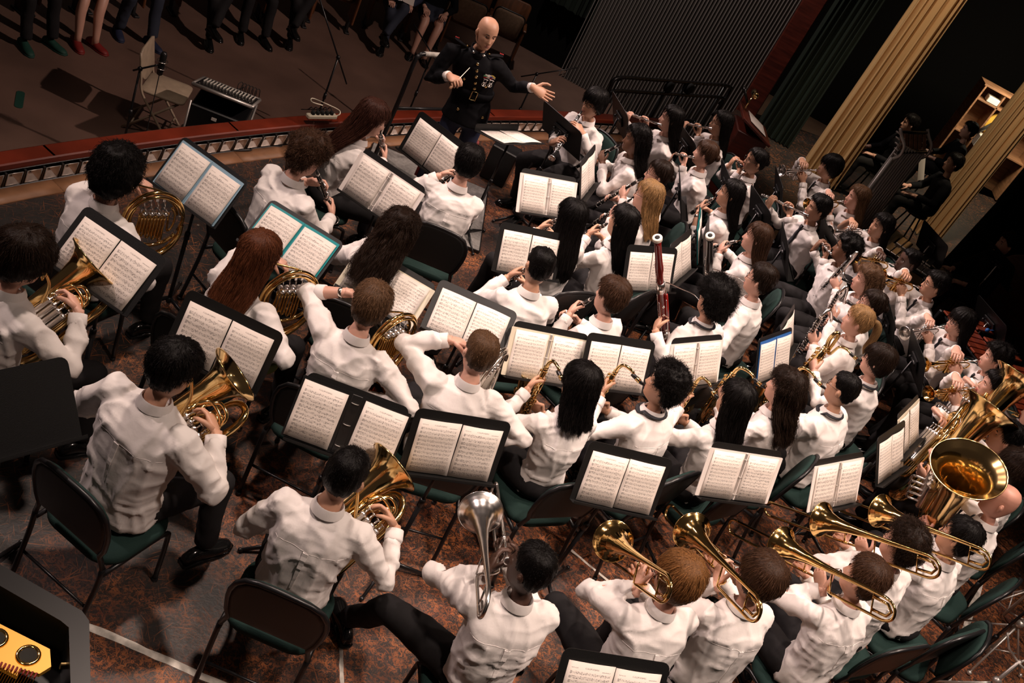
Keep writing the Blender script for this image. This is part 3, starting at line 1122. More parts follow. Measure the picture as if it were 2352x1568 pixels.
def person(base, yaw, hy, hz, hands, skin, hair, haircol, label, group, seed, opts=(), look=(0, 0), legs='a', shirt='shirt_cotton', pants='trouser_cloth', near=1, shoe='shoe_leather', W=1.0, hx=0.0, bare_legs=False, roll=0.0):
    """A seated figure.  base = floor point under the hips, the head centre sits at (hx, hy, hz) in the figure's own frame.
    hands = ((wrist, finger dir, palm dir, curl), ...) for right, left."""
    root = tag(empty('person', base, yaw), label, 'person', group)
    w = W * (.93 if 'f' in opts else 1.0) * (1.12 if 'wide' in opts else 1.0)
    X = rot_head((hx, hy, hz), math.radians(look[0]), math.radians(look[1]), roll)
    N = np.array((hx * .8, hy - .032, hz - .186))
    hip = np.array((0, -.02, .50))

    def spine(t):
        c = hip * (1 - t) + N * t
        c[1] = hip[1] + (N[1] - hip[1]) * t ** 1.25 - .026 * math.sin(PI * t)
        return c
    prof = [(0.0, .168, .128), (.12, .172, .130), (.3, .160, .118), (.5, .172, .122), (.68, .186, .126), (.82, .190, .118), (.91, .150, .090), (.96, .098, .066), (.99, .056, .056)]
    if 'f' in opts:
        prof = [(0.0, .172, .128), (.12, .170, .126), (.3, .146, .106), (.5, .160, .120), (.68, .176, .130), (.82, .180, .112), (.91, .142, .084), (.96, .090, .062), (.99, .052, .052)]
    ang = np.arange(22) * 2 * PI / 22
    body = MB()
    add_head(body, 'near' if near else 'far', X)
    core = [spine(t) + np.stack([a * .8 * w * np.cos(ang), b * .8 * w * np.sin(ang), 0 * ang], 1) for t, a, b in prof[:-1]]
    body.rings(core)
    S = {s: N + np.array((s * .163 * w, -.012, -.066)) for s in (1, -1)}
    sh = MB()
    sh.rings([spine(t) + np.stack([a * w * np.sign(np.cos(ang)) * np.abs(np.cos(ang)) ** .85, b * w * np.sin(ang), 0 * ang], 1) for t, a, b in prof])
    extra = MB()
    for s, (wr, d, n, curl) in zip((1, -1), hands):
        wr = np.asarray(wr, float)
        E = elbow(S[s], wr, (s * .75, -.25, -.75))
        if 'elbows_up' in opts or s < 0 and 'left_up' in opts:
            E = elbow(S[s], wr, (s * .95, -.15, -.25) if 'elbows_up' in opts else (s * .85, -.2, -.75))
        u = unit(wr - E)
        body.tube([S[s], S[s] * .5 + E * .5, E, E * .55 + wr * .45, wr - u * .03, wr + u * .01], np.array([.030, .036, .034, .036, .028, .025]) * min(w, 1.05), 10)
        add_hand(body, wr, d, n, s, curl, 1.04 if 'f' not in opts else .95)
        k = .09 if 'short' in opts else .45 if 'rolled' in opts and s < 0 or 'rolled2' in opts else 1.0
        if 'short' in opts:
            sh.tube([S[s] * .8 + N * .2 - (0, 0, .02), S[s], S[s] * .4 + E * .6], np.array([.070, .076, .070]) * w, 14)
        else:
            end = E + (wr - u * .012 - E) * k
            sh.tube([S[s] * .8 + N * .2 - (0, 0, .02), S[s], S[s] * .5 + E * .5, E, E * .5 + end * .5, end - u * .03], np.array([.062, .068, .060, .053, .049, .042]) * w, 14)
            sh.ball(E, .054 * w, 12, 8)
            if 'coat' not in opts:
                extra.tube([end - u * .055, end - u * .045, end, end + u * .002], np.array([.040, .0435, .0415, .034]) * w, 14)
        if 'watch' in opts and s < 0:
            wt = MB()
            q = wr - u * .035 if k == 1.0 else wr - u * .05
            wt.tube([q - u * .011, q - u * .009, q + u * .009, q + u * .011], [.027, .0315, .0315, .027], 14)
            wt.build('wristwatch', ['nickel' if 'rolled' in opts or 'silver' in opts else 'black_vinyl'], root)
        if ('bracelet' in opts or 'wristband' in opts) and s < 0:
            wt = MB()
            q = wr - u * .03
            wt.tube([q + .031 * (math.cos(a_) * unit(np.cross(u, (0, 0, 1))) + math.sin(a_) * np.cross(u, unit(np.cross(u, (0, 0, 1))))) for a_ in np.arange(14) * 2 * PI / 14], .005, 6, loop=True)
            wt.build('wristband', ['red_cloth' if 'wristband' in opts else 'green_rubber'], root)
    if 'coat' not in opts:
        cc = N + (0, .006, .0)

        def cring(r, z0, lift):
            sn = np.sin(ang)
            return np.stack([cc[0] + r * np.cos(ang), cc[1] + r * 1.05 * sn, cc[2] + z0 - lift * sn - .016 * (sn > .95)], 1)
        extra.rings([cring(.057, -.03, 0), cring(.0585, .028, .014), cring(.0620, .031, .014)], cap0=False, cap1=False)
        extra.rings([cring(.0620, .031, .014), cring(.0655, .026, .014), cring(.0765, -.012, .010)], cap0=False, cap1=False)
        extra.rings([cring(.0765, -.012, .010), cring(.073, -.014, .010), cring(.064, .018, .014)], cap0=False, cap1=False)
    b = body.build('body', [skin_mat(skin), lip_mat(skin), 'eye_white', 'eye_dark', hair_mat('dark' if haircol in ('black', 'dark') else 'brown' if haircol != 'bald' else 'dark')], root)
    so = sh.build('shirt' if 'coat' not in opts else 'jacket', [shirt], root)
    defer(so, (.0115, .015)[0 if near else 1], 3, .0155 if 'coat' not in opts else .005, seed * 1.7, extra)
    if near and 'coat' not in opts:
        SEAMS.append((so, N, w, root, 'f' not in opts))
    if hair != 'bald':
        hm, strands = make_hair(hair, seed, X, (4500, 1700)[0 if near else 1])
        ho = hm.build('hair', [hair_mat(haircol)], root)
        add_strands(strands, hair_mat(haircol), ho)
        if hair == 'pony':
            g = MB()
            c0 = X(np.array([[0, -.128, .052]]))[0]
            g.ball(c0, (.021, .012, .021), 12, 6)
            g.build('hair_tie', ['white_vinyl'], root)
    if bare_legs:
        mb = MB()
        ar, al = np.array((.11, .46, .10)), np.array((-.06, .50, .10))
        for s, a in ((1, ar), (-1, al)):
            h, k = np.array((s * .095, .02, .545)), np.array((s * .10, .45, .52))
            mb.tube([h, h * .5 + k * .5, k, k * .6 + a * .4 + (0, -.03, 0), a + (0, 0, .02), a - (0, 0, .06)], [.085, .076, .057, .052, .034, .036], 12)
        mb.build('bare_legs', [skin_mat(skin)], root)
        sk = MB()
        sk.ball((0, 0, .55), (.19, .17, .115), 16, 10)
        for s in (1, -1):
            sk.tube([(s * .09, .02, .55), (s * .10, .34, .545)], [.106, .094], 14)
        o = sk.build('shorts', [pants], root)
        defer(o, .02, 4, .004, seed)
    else:
        me, (ar, al) = legs_mesh(legs)
        if pants == 'trouser_cloth':
            o = link('trousers', me, root)
            if me.name not in SHARED.setdefault('done', set()):
                SHARED['done'].add(me.name)
                defer(o, .020, 5, .006, 3.3)
        else:
            me2 = me.copy() if False else legs_mesh(legs)[0]
            o = link('trousers', me2, root)
            o.material_slots[0].link = 'OBJECT'
            o.material_slots[0].material = M_(pants)
    for s, a in ((1, ar), (-1, al)):
        o = link('shoe', shoe_mesh(shoe), root)
        o.location = (a[0], a[1] - .03, a[2] - .10)
        o.rotation_euler = (0, 0, -s * .22)
    if 'tie' in opts:
        TIES.append((so, N, root))
    if 'strap' in opts:
        st = MB()
        pts = [N + (r * math.cos(a_), .01 + .072 * math.sin(a_), z) for a_, r, z in [(q, .078, .012 if math.sin(q) < .3 else -.02) for q in np.arange(20) * 2 * PI / 20]]
        st.tube(pts, .023, 8, loop=True, flat=.35)
        st.build('neck_strap', ['tie_cloth'], root)
    if 'glasses' in opts:
        glasses_mesh(X).build('glasses', ['glasses_black'], root)
    root['_'] = 0
    del root['_']
    return root, X, S

# ------------------------------------------------------------------ instruments
F_, R_, U_ = V3(0, 1, 0), V3(1, 0, 0), V3(0, 0, 1)
PARTS = {}


SPLIT = {'valves': 'valve', 'valve_slides': 'valve_slide', 'slide_brace': 'slide_brace', 'ferrules': 'ferrule', 'valve_tubing': 'tubing_loop', 'side_panel': 'side_panel', 'foot': 'foot'}


def exploded(lst):
    for n, mb, m in lst:
        if n in SPLIT:
            for p in mb.pieces():
                yield SPLIT[n], p, m
        else:
            yield n, mb, m


def from_parts(root, key, build):
    """Build a part list once, share its meshes afterwards."""
    if key not in PARTS:
        PARTS[key] = [(n, mb.mesh(n, [m])) for n, mb, m in exploded(build())]
    for n, me in PARTS[key]:
        link(n, me, root)
    return root


def own_parts(root, lst):
    for n, mb, m in exploded(lst):
        mb.build(n, [m], root)
    return root


def keys_along(a, b, up, n, r, off, mb, seed=0, rods=2):
    """Pads, key cups, posts and rods down one side of a tube."""
    rg = random.Random(seed)
    a, b = np.asarray(a, float), np.asarray(b, float)
    ax = unit(b - a)
    up = unit(np.asarray(up, float) - ax * (ax @ np.asarray(up, float)))
    sd = np.cross(ax, up)
    for k in range(n):
        t = (k + .5) / n
        p = a + (b - a) * t + up * off + sd * rg.uniform(-.5, .5) * off * .8
        mb.lathe([(0, r), (.002, r * 1.05), (.0045, r * .7)], p, up + sd * .15, 9)
        if k % 2:
            q = p + sd * off * .75
            mb.box(q, (.003, .02, .003), 0, np.array([ax, sd, up]))
    for k in range(rods):
        s = (-1, 1)[k % 2] * off * .75
        mb.tube([a + up * off * .72 + sd * s, b + up * off * .72 + sd * s], .0022, 5)
        for q in range(5):
            p = a + (b - a) * (q / 4) + sd * s
            mb.tube([p + up * off * .4, p + up * off * .8], .003, 5)


def b_clarinet():
    mo, bo, be, ke = MB(), MB(), MB(), MB()
    mo.lathe([(0, .003), (.01, .007), (.05, .011), (.075, .011)], axis=(1, 0, 0), n=12)
    bo.lathe([(.073, .0125), (.077, .0145), (.11, .0155), (.135, .0145), (.137, .0125), (.33, .0128), (.345, .0145), (.36, .0128), (.55, .0138), (.556, .0125)], axis=(1, 0, 0), n=14)
    be.lathe([(.553, .015), (.57, .016), (.60, .0185), (.63, .025), (.652, .0325), (.655, .033), (.654, .030), (.63, .021), (.60, .015)], axis=(1, 0, 0), n=18)
    for x, r in ((.058, .0125), (.068, .0125), (.137, .0152), (.337, .0152), (.556, .0152), (.652, .0333)):
        ke.lathe([(x - .004, r * .97), (x - .003, r), (x + .003, r), (x + .004, r * .97)], axis=(1, 0, 0), n=16)
    keys_along((.15, 0, 0), (.33, 0, 0), (0, 0, 1), 7, .0058, .0155, ke, 1)
    keys_along((.36, 0, 0), (.55, 0, 0), (0, 0, 1), 8, .0070, .0165, ke, 2)
    keys_along((.20, 0, 0), (.52, 0, 0), (0, 1, .2), 7, .006, .016, ke, 3, 1)
    keys_along((.20, 0, 0), (.52, 0, 0), (0, -1, .2), 7, .006, .016, ke, 4, 1)
    return [('mouthpiece', mo, 'black_vinyl'), ('body', bo, 'black_wood'), ('bell', be, 'black_wood'), ('keywork', ke, 'silver')]


def b_oboe():
    re, bo, be, ke = MB(), MB(), MB(), MB()
    re.lathe([(0, .0035), (.02, .003), (.045, .003), (.06, .0045)], axis=(1, 0, 0), n=8)
    bo.lathe([(.058, .010), (.075, .0085), (.30, .0110), (.31, .0128), (.32, .0112), (.50, .0135)], axis=(1, 0, 0), n=12)
    be.lathe([(.50, .0145), (.53, .0160), (.56, .0195), (.585, .0185), (.597, .0190), (.596, .016), (.56, .012)], axis=(1, 0, 0), n=16)
    for x, r in ((.06, .0108), (.31, .0135), (.50, .0152), (.594, .0195)):
        ke.lathe([(x - .003, r), (x + .003, r)], axis=(1, 0, 0), n=14)
    keys_along((.09, 0, 0), (.30, 0, 0), (0, 0, 1), 9, .0065, .0128, ke, 5)
    keys_along((.32, 0, 0), (.52, 0, 0), (0, 0, 1), 8, .0078, .0145, ke, 6)
    keys_along((.12, 0, 0), (.50, 0, 0), (0, 1, .3), 9, .006, .0135, ke, 7, 1)
    keys_along((.12, 0, 0), (.50, 0, 0), (0, -1, .3), 9, .006, .0135, ke, 8, 1)
    return [('reed', re, 'tan_wood'), ('body', bo, 'black_wood'), ('bell', be, 'black_wood'), ('keywork', ke, 'silver')]


def b_flute(s=1.0, dark=False):
    def f():
        he, bo, ke, li = MB(), MB(), MB(), MB()
        he.lathe([(-.085 * s, .007), (-.083 * s, .0098), (.145 * s, .0100)], axis=(1, 0, 0), n=12)
        bo.lathe([(.142 * s, .0112), (.175 * s, .0112), (.177 * s, .0100), (.585 * s, .0100), (.587 * s, .008)], axis=(1, 0, 0), n=12)
        for x in (-.08, .14, .18, .45, .582):
            bo.lathe([(x * s - .003, .0104), (x * s - .002, .0116), (x * s + .002, .0116), (x * s + .003, .0104)], axis=(1, 0, 0), n=12)
        li.box((0, .004, .009), (.03 * s, .020, .006), .0025)
        keys_along((.19 * s, 0, 0), (.44 * s, 0, 0), (0, 0, 1), int(11 * max(s, .6)), .0075, .0135, ke, 9)
        keys_along((.46 * s, 0, 0), (.57 * s, 0, 0), (0, .3, 1), 3, .0078, .0135, ke, 10)
        t = 'black_wood' if dark else 'silver'
        return [('head_joint', he, t), ('body_tube', bo, t), ('lip_plate', li, t), ('keywork', ke, 'silver')]
    return f


def b_trumpet(metal):
    def f():
        mp, le, be, va, sl = MB(), MB(), MB(), MB(), MB()
        mp.lathe([(0, .0085), (.0, .0130), (.006, .0135), (.022, .0105), (.032, .0058), (.085, .0050)], axis=(1, 0, 0), n=14)
        le.tube(curve([(.07, -.012, 0), (.2, -.012, 0), (.345, -.012, 0), (.375, -.011, -.008), (.392, -.008, -.032), (.375, -.004, -.058), (.345, -.002, -.064), (.262, 0, -.064)], 5), .0062, 10)
        xs = curve([(.20, .014, -.064), (.14, .016, -.064), (.095, .017, -.060), (.072, .018, -.032), (.095, .018, -.006), (.14, .018, .002), (.25, .018, .002), (.33, .018, .002), (.38, .018, .002), (.42, .018, .002), (.45, .018, .002), (.475, .018, .002), (.488, .018, .002), (.495, .018, .002)], 4)
        rr = np.interp(xs[:, 0], [0, .25, .33, .38, .42, .45, .475, .488, .495], [.0058, .0062, .0085, .012, .0175, .025, .038, .052, .0605])
        rr[:24] = np.minimum(rr[:24], .006)
        be.tube(xs, rr, 18, caps=False)
        be.lathe([(.4965, .0600), (.4965, .0620), (.4935, .0620), (.4935, .0590)], (0, .018, .002), (1, 0, 0), 20, caps=False)
        for k, x in enumerate((.198, .231, .264)):
            va.lathe([(-.118, .007), (-.116, .0135), (-.108, .0135), (-.106, .0122), (.012, .0122), (.014, .0135), (.024, .0128), (.026, .004), (.045, .0035), (.046, .0095), (.050, .0095)], (x, 0, 0), (0, 0, 1), 14)
        sl.tube(curve([(.275, 0, -.04), (.33, .004, -.04), (.355, .004, -.05), (.33, .004, -.082), (.275, 0, -.085)], 4), .0055, 8)
        sl.tube(curve([(.198, .01, -.05), (.20, .035, -.05), (.198, .045, -.06), (.2, .035, -.075), (.198, .01, -.08)], 4), .0052, 8)
        sl.tube([(.30, -.012, 0), (.30, .018, .002)], .003, 6)
        sl.tube([(.12, -.012, 0), (.12, .018, 0)], .003, 6)
        return [('mouthpiece', mp, 'silver'), ('leadpipe', le, metal), ('bell', be, metal), ('valves', va, metal), ('valve_slides', sl, metal)]
    return f


def b_trombone(metal, L):
    def f():
        mp, sl, be, br, rb = MB(), MB(), MB(), MB(), MB()
        mp.lathe([(0, .010), (0, .018), (.008, .0185), (.028, .013), (.040, .0075), (.085, .0062)], axis=(1, 0, 0), n=14)
        for z in (0, -.085):
            sl.tube([(.07, 0, z), (.26, 0, z)], .0062, 10)
            sl.tube([(.20, 0, z), (.205, 0, z), (L - .05, 0, z)], [.0062, .0078, .0078], 10)
        sl.tube(curve([(L - .06, 0, 0), (L - .03, 0, 0), (L - .005, 0, -.014), (L + .004, 0, -.0425), (L - .005, 0, -.071), (L - .03, 0, -.085), (L - .06, 0, -.085)], 4), .0078, 10)
        for x in (.10, .225):
            br.tube([(x, 0, 0), (x, 0, -.085)], .0045, 8)
            for z in (0, -.085):
                br.lathe([(-.012, .009), (.012, .009)], (x, 0, z), (1, 0, 0), 10)
        xs = curve([(.10, 0, -.085), (.06, .004, -.086), (.02, .035, -.088), (-.03, .095, -.086), (-.10, .112, -.082), (-.30, .115, -.080), (-.39, .118, -.076), (-.435, .12, -.045), (-.435, .122, .005), (-.39, .124, .035), (-.30, .125, .038), (-.1, .126, .038), (.02, .127, .038), (.12, .128, .038), (.20, .128, .038), (.25, .128, .038), (.28, .128, .038), (.298, .128, .038), (.306, .128, .038)], 4)
        k = np.linspace(0, 1, len(xs))
        rr = np.full(len(xs), .0078)
        half = len(xs) * 9 // 18
        rr[half:] = np.interp(xs[half:, 0], [-.44, -.30, -.1, .02, .12, .20, .25, .28, .298, .306], [.0085, .010, .0145, .020, .029, .043, .060, .077, .094, .104])
        be.tube(xs[half - 8:], rr[half - 8:], 22, caps=False)
        be.lathe([(.308, .103), (.308, .106), (.304, .106), (.304, .102)], (0, .128, .038), (1, 0, 0), 26, caps=False)
        rb.tube(xs[:half - 6], .0078, 12)
        for x in (-.05, -.31):
            rb.tube([(x, .115, -.08), (x, .125, .038)], .0045, 8)
        rb.tube([(-.31, .112, -.055), (-.395, .116, -.05), (-.42, .118, -.02), (-.395, .12, .01), (-.31, .122, .012)], .008, 10)
        return [('mouthpiece', mp, 'silver'), ('hand_slide', sl, metal), ('slide_brace', br, metal), ('bell', be, metal), ('tuning_slide', rb, metal)]
    return f


def big_brass(s, bell_r, metal, mouth, valve_side, ys=1):
    """Euphonium or tuba.  Local Z runs out of the bell (rim at the origin); X points to the valve side; mouth = mouthpiece point."""
    be, bow, coil, va, lp, rim = MB(), MB(), MB(), MB(), MB(), MB()
    prof = [(0, bell_r), (-.006 * s, bell_r * .96), (-.02 * s, bell_r * .80), (-.045 * s, bell_r * .64), (-.08 * s, bell_r * .52), (-.14 * s, bell_r * .43), (-.22 * s, bell_r * .37), (-.32 * s, bell_r * .325), (-.45 * s, bell_r * .28)]
    be.lathe(prof, axis=(0, 0, 1), n=40, caps=False)
    rim.lathe([(-.001, bell_r * .985), (.004, bell_r), (0, bell_r * 1.02), (-.005, bell_r * 1.0)], axis=(0, 0, 1), n=40, caps=False)
    x = valve_side
    big = curve([(0, 0, -.44), (.01 * x, 0, -.50), (.05 * x, 0, -.575), (.11 * x, 0, -.605), (.17 * x, 0, -.575), (.205 * x, 0, -.50), (.21 * x, 0, -.40), (.205 * x, .0, -.22), (.20 * x, .01, -.12), (.17 * x, .03, -.06), (.12 * x, .05, -.06), (.09 * x, .06, -.12), (.085 * x, .06, -.25)], 4) * s
    bow.tube(big, np.interp(np.linspace(0, 1, len(big)), [0, .3, .6, 1], [bell_r * .285, bell_r * .22, bell_r * .145, bell_r * .085]), 18)
    Y = np.array((1, ys, 1))
    for k, (ox, oz, r) in enumerate(((.03, 0, .010), (.055, .03, .009), (.075, -.02, .009), (.10, .01, .008))):
        p = curve([(ox * x, .055, -.20 + oz), (ox * x, .058, -.42), (ox * x + .02 * x, .058, -.50), (.17 * x - ox * .3 * x, .058, -.51), (.19 * x - ox * .4 * x, .058, -.44), (.19 * x - ox * .4 * x, .055, -.22 + oz), (.15 * x, .055, -.15 + oz), (ox * x + .03 * x, .055, -.14 + oz), (ox * x, .055, -.20 + oz)], 4) * s * Y
        coil.tube(p, r * s, 9)
    for k in range(4):
        c = np.array((.055 * x + .034 * x * k, .088 * ys, -.34)) * s
        va.lathe([(-.09 * s, .010 * s), (-.088 * s, .0165 * s), (-.075 * s, .0165 * s), (-.072 * s, .015 * s), (.075 * s, .015 * s), (.078 * s, .0168 * s), (.09 * s, .0155 * s), (.093 * s, .004), (.118 * s, .004), (.119 * s, .012), (.124 * s, .012)], c, (0, 0, 1), 14)
        va.tube(curve([c + (.0, .01 * ys, -.05 * s), c + (.0, .06 * s * ys, -.05 * s), c + (0, .07 * s * ys, -.03 * s), c + (.0, .06 * s * ys, -.012 * s), c + (0, .01 * ys, -.012 * s)], 3), .006 * s, 7)
    m = np.asarray(mouth, float)
    a = np.array((.05 * x, .088 * ys, -.30)) * s
    lp.tube(curve([m, m * .86 + a * .14 + (0, 0, .02 * s), m * .45 + a * .55 + (0, .02, .03 * s), a], 6), np.interp(np.linspace(0, 1, 19), [0, 1], [.006, .009]), 9)
    lp.lathe([(0, .017), (.008, .0175), (.03, .010), (.05, .006)], m, unit(a - m), 12)
    return [('bell', be, metal), ('bell_rim', rim, metal), ('bottom_bow', bow, metal), ('valve_tubing', coil, metal), ('valves', va, 'silver' if metal == 'brass' else metal), ('leadpipe', lp, metal)]


def b_horn(mouth, metal):
    """French horn: coil in the local XY plane round the origin, Z towards the bell side."""
    co, be, va, sl, lp = MB(), MB(), MB(), MB(), MB()
    for k, (r, z, a0, a1) in enumerate(((.158, .0, -.4, 5.7), (.143, .018, .3, 5.2), (.128, -.012, 0.2, 4.2))):
        a = np.linspace(a0, a1, 40)
        p = np.stack([r * np.cos(a), 1.12 * r * np.sin(a), np.full(40, z) + .012 * np.sin(a)], 1)
        co.tube(p, (.0105, .0085, .0075)[k], 9)
    # the bell throat leaves the coil at the bottom and flares away
    th = curve([(.158, -.03, 0), (.150, -.10, .006), (.11, -.165, .016), (.05, -.205, .03), (-.02, -.225, .05), (-.08, -.235, .075), (-.125, -.24, .10), (-.155, -.242, .118), (-.172, -.243, .128)], 5)
    rr = np.interp(np.linspace(0, 1, len(th)), [0, .3, .55, .7, .82, .92, .97, 1], [.012, .018, .030, .044, .066, .100, .130, .152])
    be.tube(th, rr, 28, caps=False)
    d = unit(th[-1] - th[-3])
    be.lathe([(-.002, .150), (.003, .153), (0, .156), (-.004, .153)], th[-1], d, 32, caps=False)
    for k in range(4):
        c = np.array((-.055 + .036 * k, .045, -.004))
        va.lathe([(-.025, .008), (-.024, .017), (.022, .017), (.025, .012), (.032, .010)], c, (0, 0, 1), 12)
        va.tube([c + (0, .012, .02), c + (-.01, .05, .022), c + (-.02, .085, .025)], .0028, 6)
        va.box(c + (-.022, .095, .026), (.014, .024, .004), .0015)
        x = -.065 + .034 * k
        for z in (-.014, .014):
            sl.tube(curve([(x, .03, z), (x, -.05, z), (x, -.085 - .01 * k, z), (x + .008, -.098 - .01 * k, z), (x + .017, -.085 - .01 * k, z), (x + .017, -.04, z), (x + .017, .03, z)], 3), .0055, 8)
    sl.tube(curve([(-.10, .07, .0), (-.118, .02, .0), (-.112, -.05, 0), (-.09, -.09, 0), (-.08, -.02, .01), (-.08, .04, .01)], 4), .006, 8)
    sl.tube(curve([(.085, .08, .0), (.112, .03, .0), (.108, -.04, 0), (.085, -.07, 0), (.075, -.0, .01), (.07, .05, .01)], 4), .006, 8)
    m = np.asarray(mouth, float)
    a = np.array((.02, .175, .0))
    lp.tube(curve([m, m * .6 + a * .4, a, (-.08, .15, .0), (-.14, .08, 0)], 6), .0055, 8)
    lp.lathe([(0, .0105), (.004, .011), (.03, .006), (.06, .004)], m, unit(a - m), 10)
    return [('coil', co, metal), ('bell', be, metal), ('valves', va, 'silver'), ('valve_slides', sl, metal), ('leadpipe', lp, metal)]


def sax_parts(A, side, L, r0, r1, bell_r, neck, bari=False):
    """Saxophone, origin at the mouth, +Y forward, +Z up.  A = direction down the body, neck = reach of the crook."""
    mp, nk, bo, be, ke, gu = MB(), MB(), MB(), MB(), MB(), MB()
    mp.tube([(0, -.012, .002), (0, .02, 0), (0, .075, .004), (0, .095, .006)], [.006, .011, .0135, .0125], 12)
    lg = MB()
    lg.tube([(0, .03, .001), (0, .031, .001), (0, .058, .003), (0, .059, .003)], [.010, .0142, .0148, .010], 12)
    A = unit(A)
    T = V3(0, neck, -.055)
    if not bari:
        pn = curve([(0, .085, .006), (0, neck * .55, .022), (0, neck * .86, .018), (0, neck * .98, -.012), T], 5)
        nk.tube(pn, np.interp(np.linspace(0, 1, len(pn)), [0, 1], [.0085, r0]), 12)
    else:
        y0 = neck - .02
        pn = curve([(0, .085, .006), (0, y0 * .75, .012), (0, y0, -.005), (0, y0 + .012, -.045), (0, y0 + .020, -.085), (.012, y0 + .034, -.105), (.022, y0 + .048, -.085), (.026, y0 + .052, -.02), (.026, y0 + .058, .045), (.018, y0 + .074, .066), (.006, y0 + .088, .045), (0, y0 + .090, -.01), T + (0, .05, -.02)], 5)
        nk.tube(pn, np.interp(np.linspace(0, 1, len(pn)), [0, .3, 1], [.0085, .0105, .0175]), 14)
        T = T + (0, .05, -.02)
    B = T + A * L
    fw = unit(V3(side * .35, 1, .15) - A * (A @ V3(side * .35, 1, .15)))
    bo.tube([T, T * .6 + B * .4, B], [r0 * 1.05, (r0 + r1) * .52, r1 * .9], 16)
    g = r1 * 2.7
    bw = curve([B, B + A * g * .45 + fw * g * .16, B + A * g * .62 + fw * g * .55, B + A * g * .42 + fw * g * .95, B + fw * g * 1.06 - A * .02], 5)
    bo.tube(bw, np.interp(np.linspace(0, 1, len(bw)), [0, 1], [r1 * .92, r1 * 1.05]), 16)
    e = B + fw * g * 1.06
    up = unit(-A + fw * .28)
    H = L * .56
    be.lathe([(-.02, r1 * 1.05), (H * .3, r1 * 1.15), (H * .6, r1 * 1.35), (H * .82, r1 * 1.62), (H * .94, bell_r * .86), (H, bell_r), (H + .002, bell_r * .99), (H - .006, bell_r * .86), (H * .8, r1 * 1.45), (H * .5, r1 * 1.1)], e, up, 28, caps=False)
    keys_along(T + A * .04, T + A * L * .55, fw + V3(.3 * side, 0, 0), 8, r1 * .36, (r0 + r1) * .62, ke, 21)
    keys_along(T + A * L * .5, B, fw * .2 + V3(side, 0, 0), 6, r1 * .62, r1 * 1.02, ke, 22)
    keys_along(T + A * .08, B, -fw + V3(.4 * side, 0, 0), 9, r1 * .33, r1 * .92, ke, 23)
    keys_along(e, e + up * H * .65, V3(-side, .2, 0), 3, r1 * .85, r1 * 1.25, ke, 24, 1)
    for k in range(3):
        c = e + up * H * (.15 + .2 * k) + unit(V3(-side, .2, .1)) * r1 * 1.55
        gu.tube([c + up * .02, c + unit(V3(-side, .2, 0)) * .006, c - up * .02], .003, 6)
    for z in (0.0, .02):
        nk.lathe([(-.006, r0 * 1.3), (.006, r0 * 1.3)], T + A * z, A, 14)
    return T, B, [('mouthpiece', mp, 'black_vinyl'), ('ligature', lg, 'brass'), ('neck', nk, 'brass'), ('body', bo, 'brass'), ('bell', be, 'brass'), ('keywork', ke, 'brass'), ('key_guard', gu, 'brass')]


def bassoon_parts(top, bot, mouth, wood):
    """Bassoon between two points; all coordinates relative to the mouth."""
    bo, ri, ke, bc, wj, fr = MB(), MB(), MB(), MB(), MB(), MB()
    top, bot = np.asarray(top, float), np.asarray(bot, float)
    ax = unit(bot - top)
    Lb = np.linalg.norm(bot - top)
    sd = unit(np.cross(ax, (0, 1, .3)))
    bo.lathe([(.028, .024), (.06, .0225), (.20, .0235), (.26, .027), (.30, .0275), (.33, .0225), (Lb * .62, .0225)], top, ax, 18)
    fr.lathe([(Lb * .27, .0285), (Lb * .30, .0295), (Lb * .33, .0285)], top, ax, 18)
    wj.tube([top + ax * Lb * .36 + sd * .036, top + ax * Lb * .63 + sd * .034], [.013, .016], 12)
    bo.tube([top + ax * Lb * .62 + sd * .017, top + ax * Lb * .985 + sd * .017], [.034, .037], 16, flat=.75)
    fr.tube([top + ax * Lb * .60 + sd * .017, top + ax * Lb * .625 + sd * .017], [.0365, .0365], 16, flat=.78)
    fr.tube([top + ax * Lb * .975 + sd * .017, top + ax * Lb + sd * .017], [.038, .034], 16, flat=.78)
    ri.lathe([(0, .0165), (0, .0315), (.004, .0325), (.024, .0315), (.030, .0255)], top, ax, 22)
    hole = MB()
    hole.lathe([(-.0012, .0165), (.01, .016)], top, ax, 18)
    n = unit(np.cross(sd, ax))
    keys_along(top + ax * Lb * .16, top + ax * Lb * .55, n, 8, .010, .027, ke, 31)
    keys_along(top + ax * Lb * .38 + sd * .02, top + ax * Lb * .95 + sd * .02, n, 10, .011, .036, ke, 32)
    keys_along(top + ax * Lb * .38, top + ax * Lb * .92, -n, 10, .010, .034, ke, 33)
    q = top + ax * Lb * .36 + sd * .036
    bc.tube(curve([(0, -.01, 0), (0, .06, -.002), q * .45 + V3(0, .05, .03), q - ax * .10 + V3(0, .01, .01), q - ax * .04, q], 6), np.interp(np.linspace(0, 1, 31), [0, 1], [.0025, .0055]), 8)
    return [('body', bo, wood), ('wing_joint', wj, wood), ('ferrules', fr, 'silver'), ('bell_ring', ri, 'ivory'), ('bore', hole, 'rubber'), ('keywork', ke, 'silver'), ('bocal', bc, 'silver')]


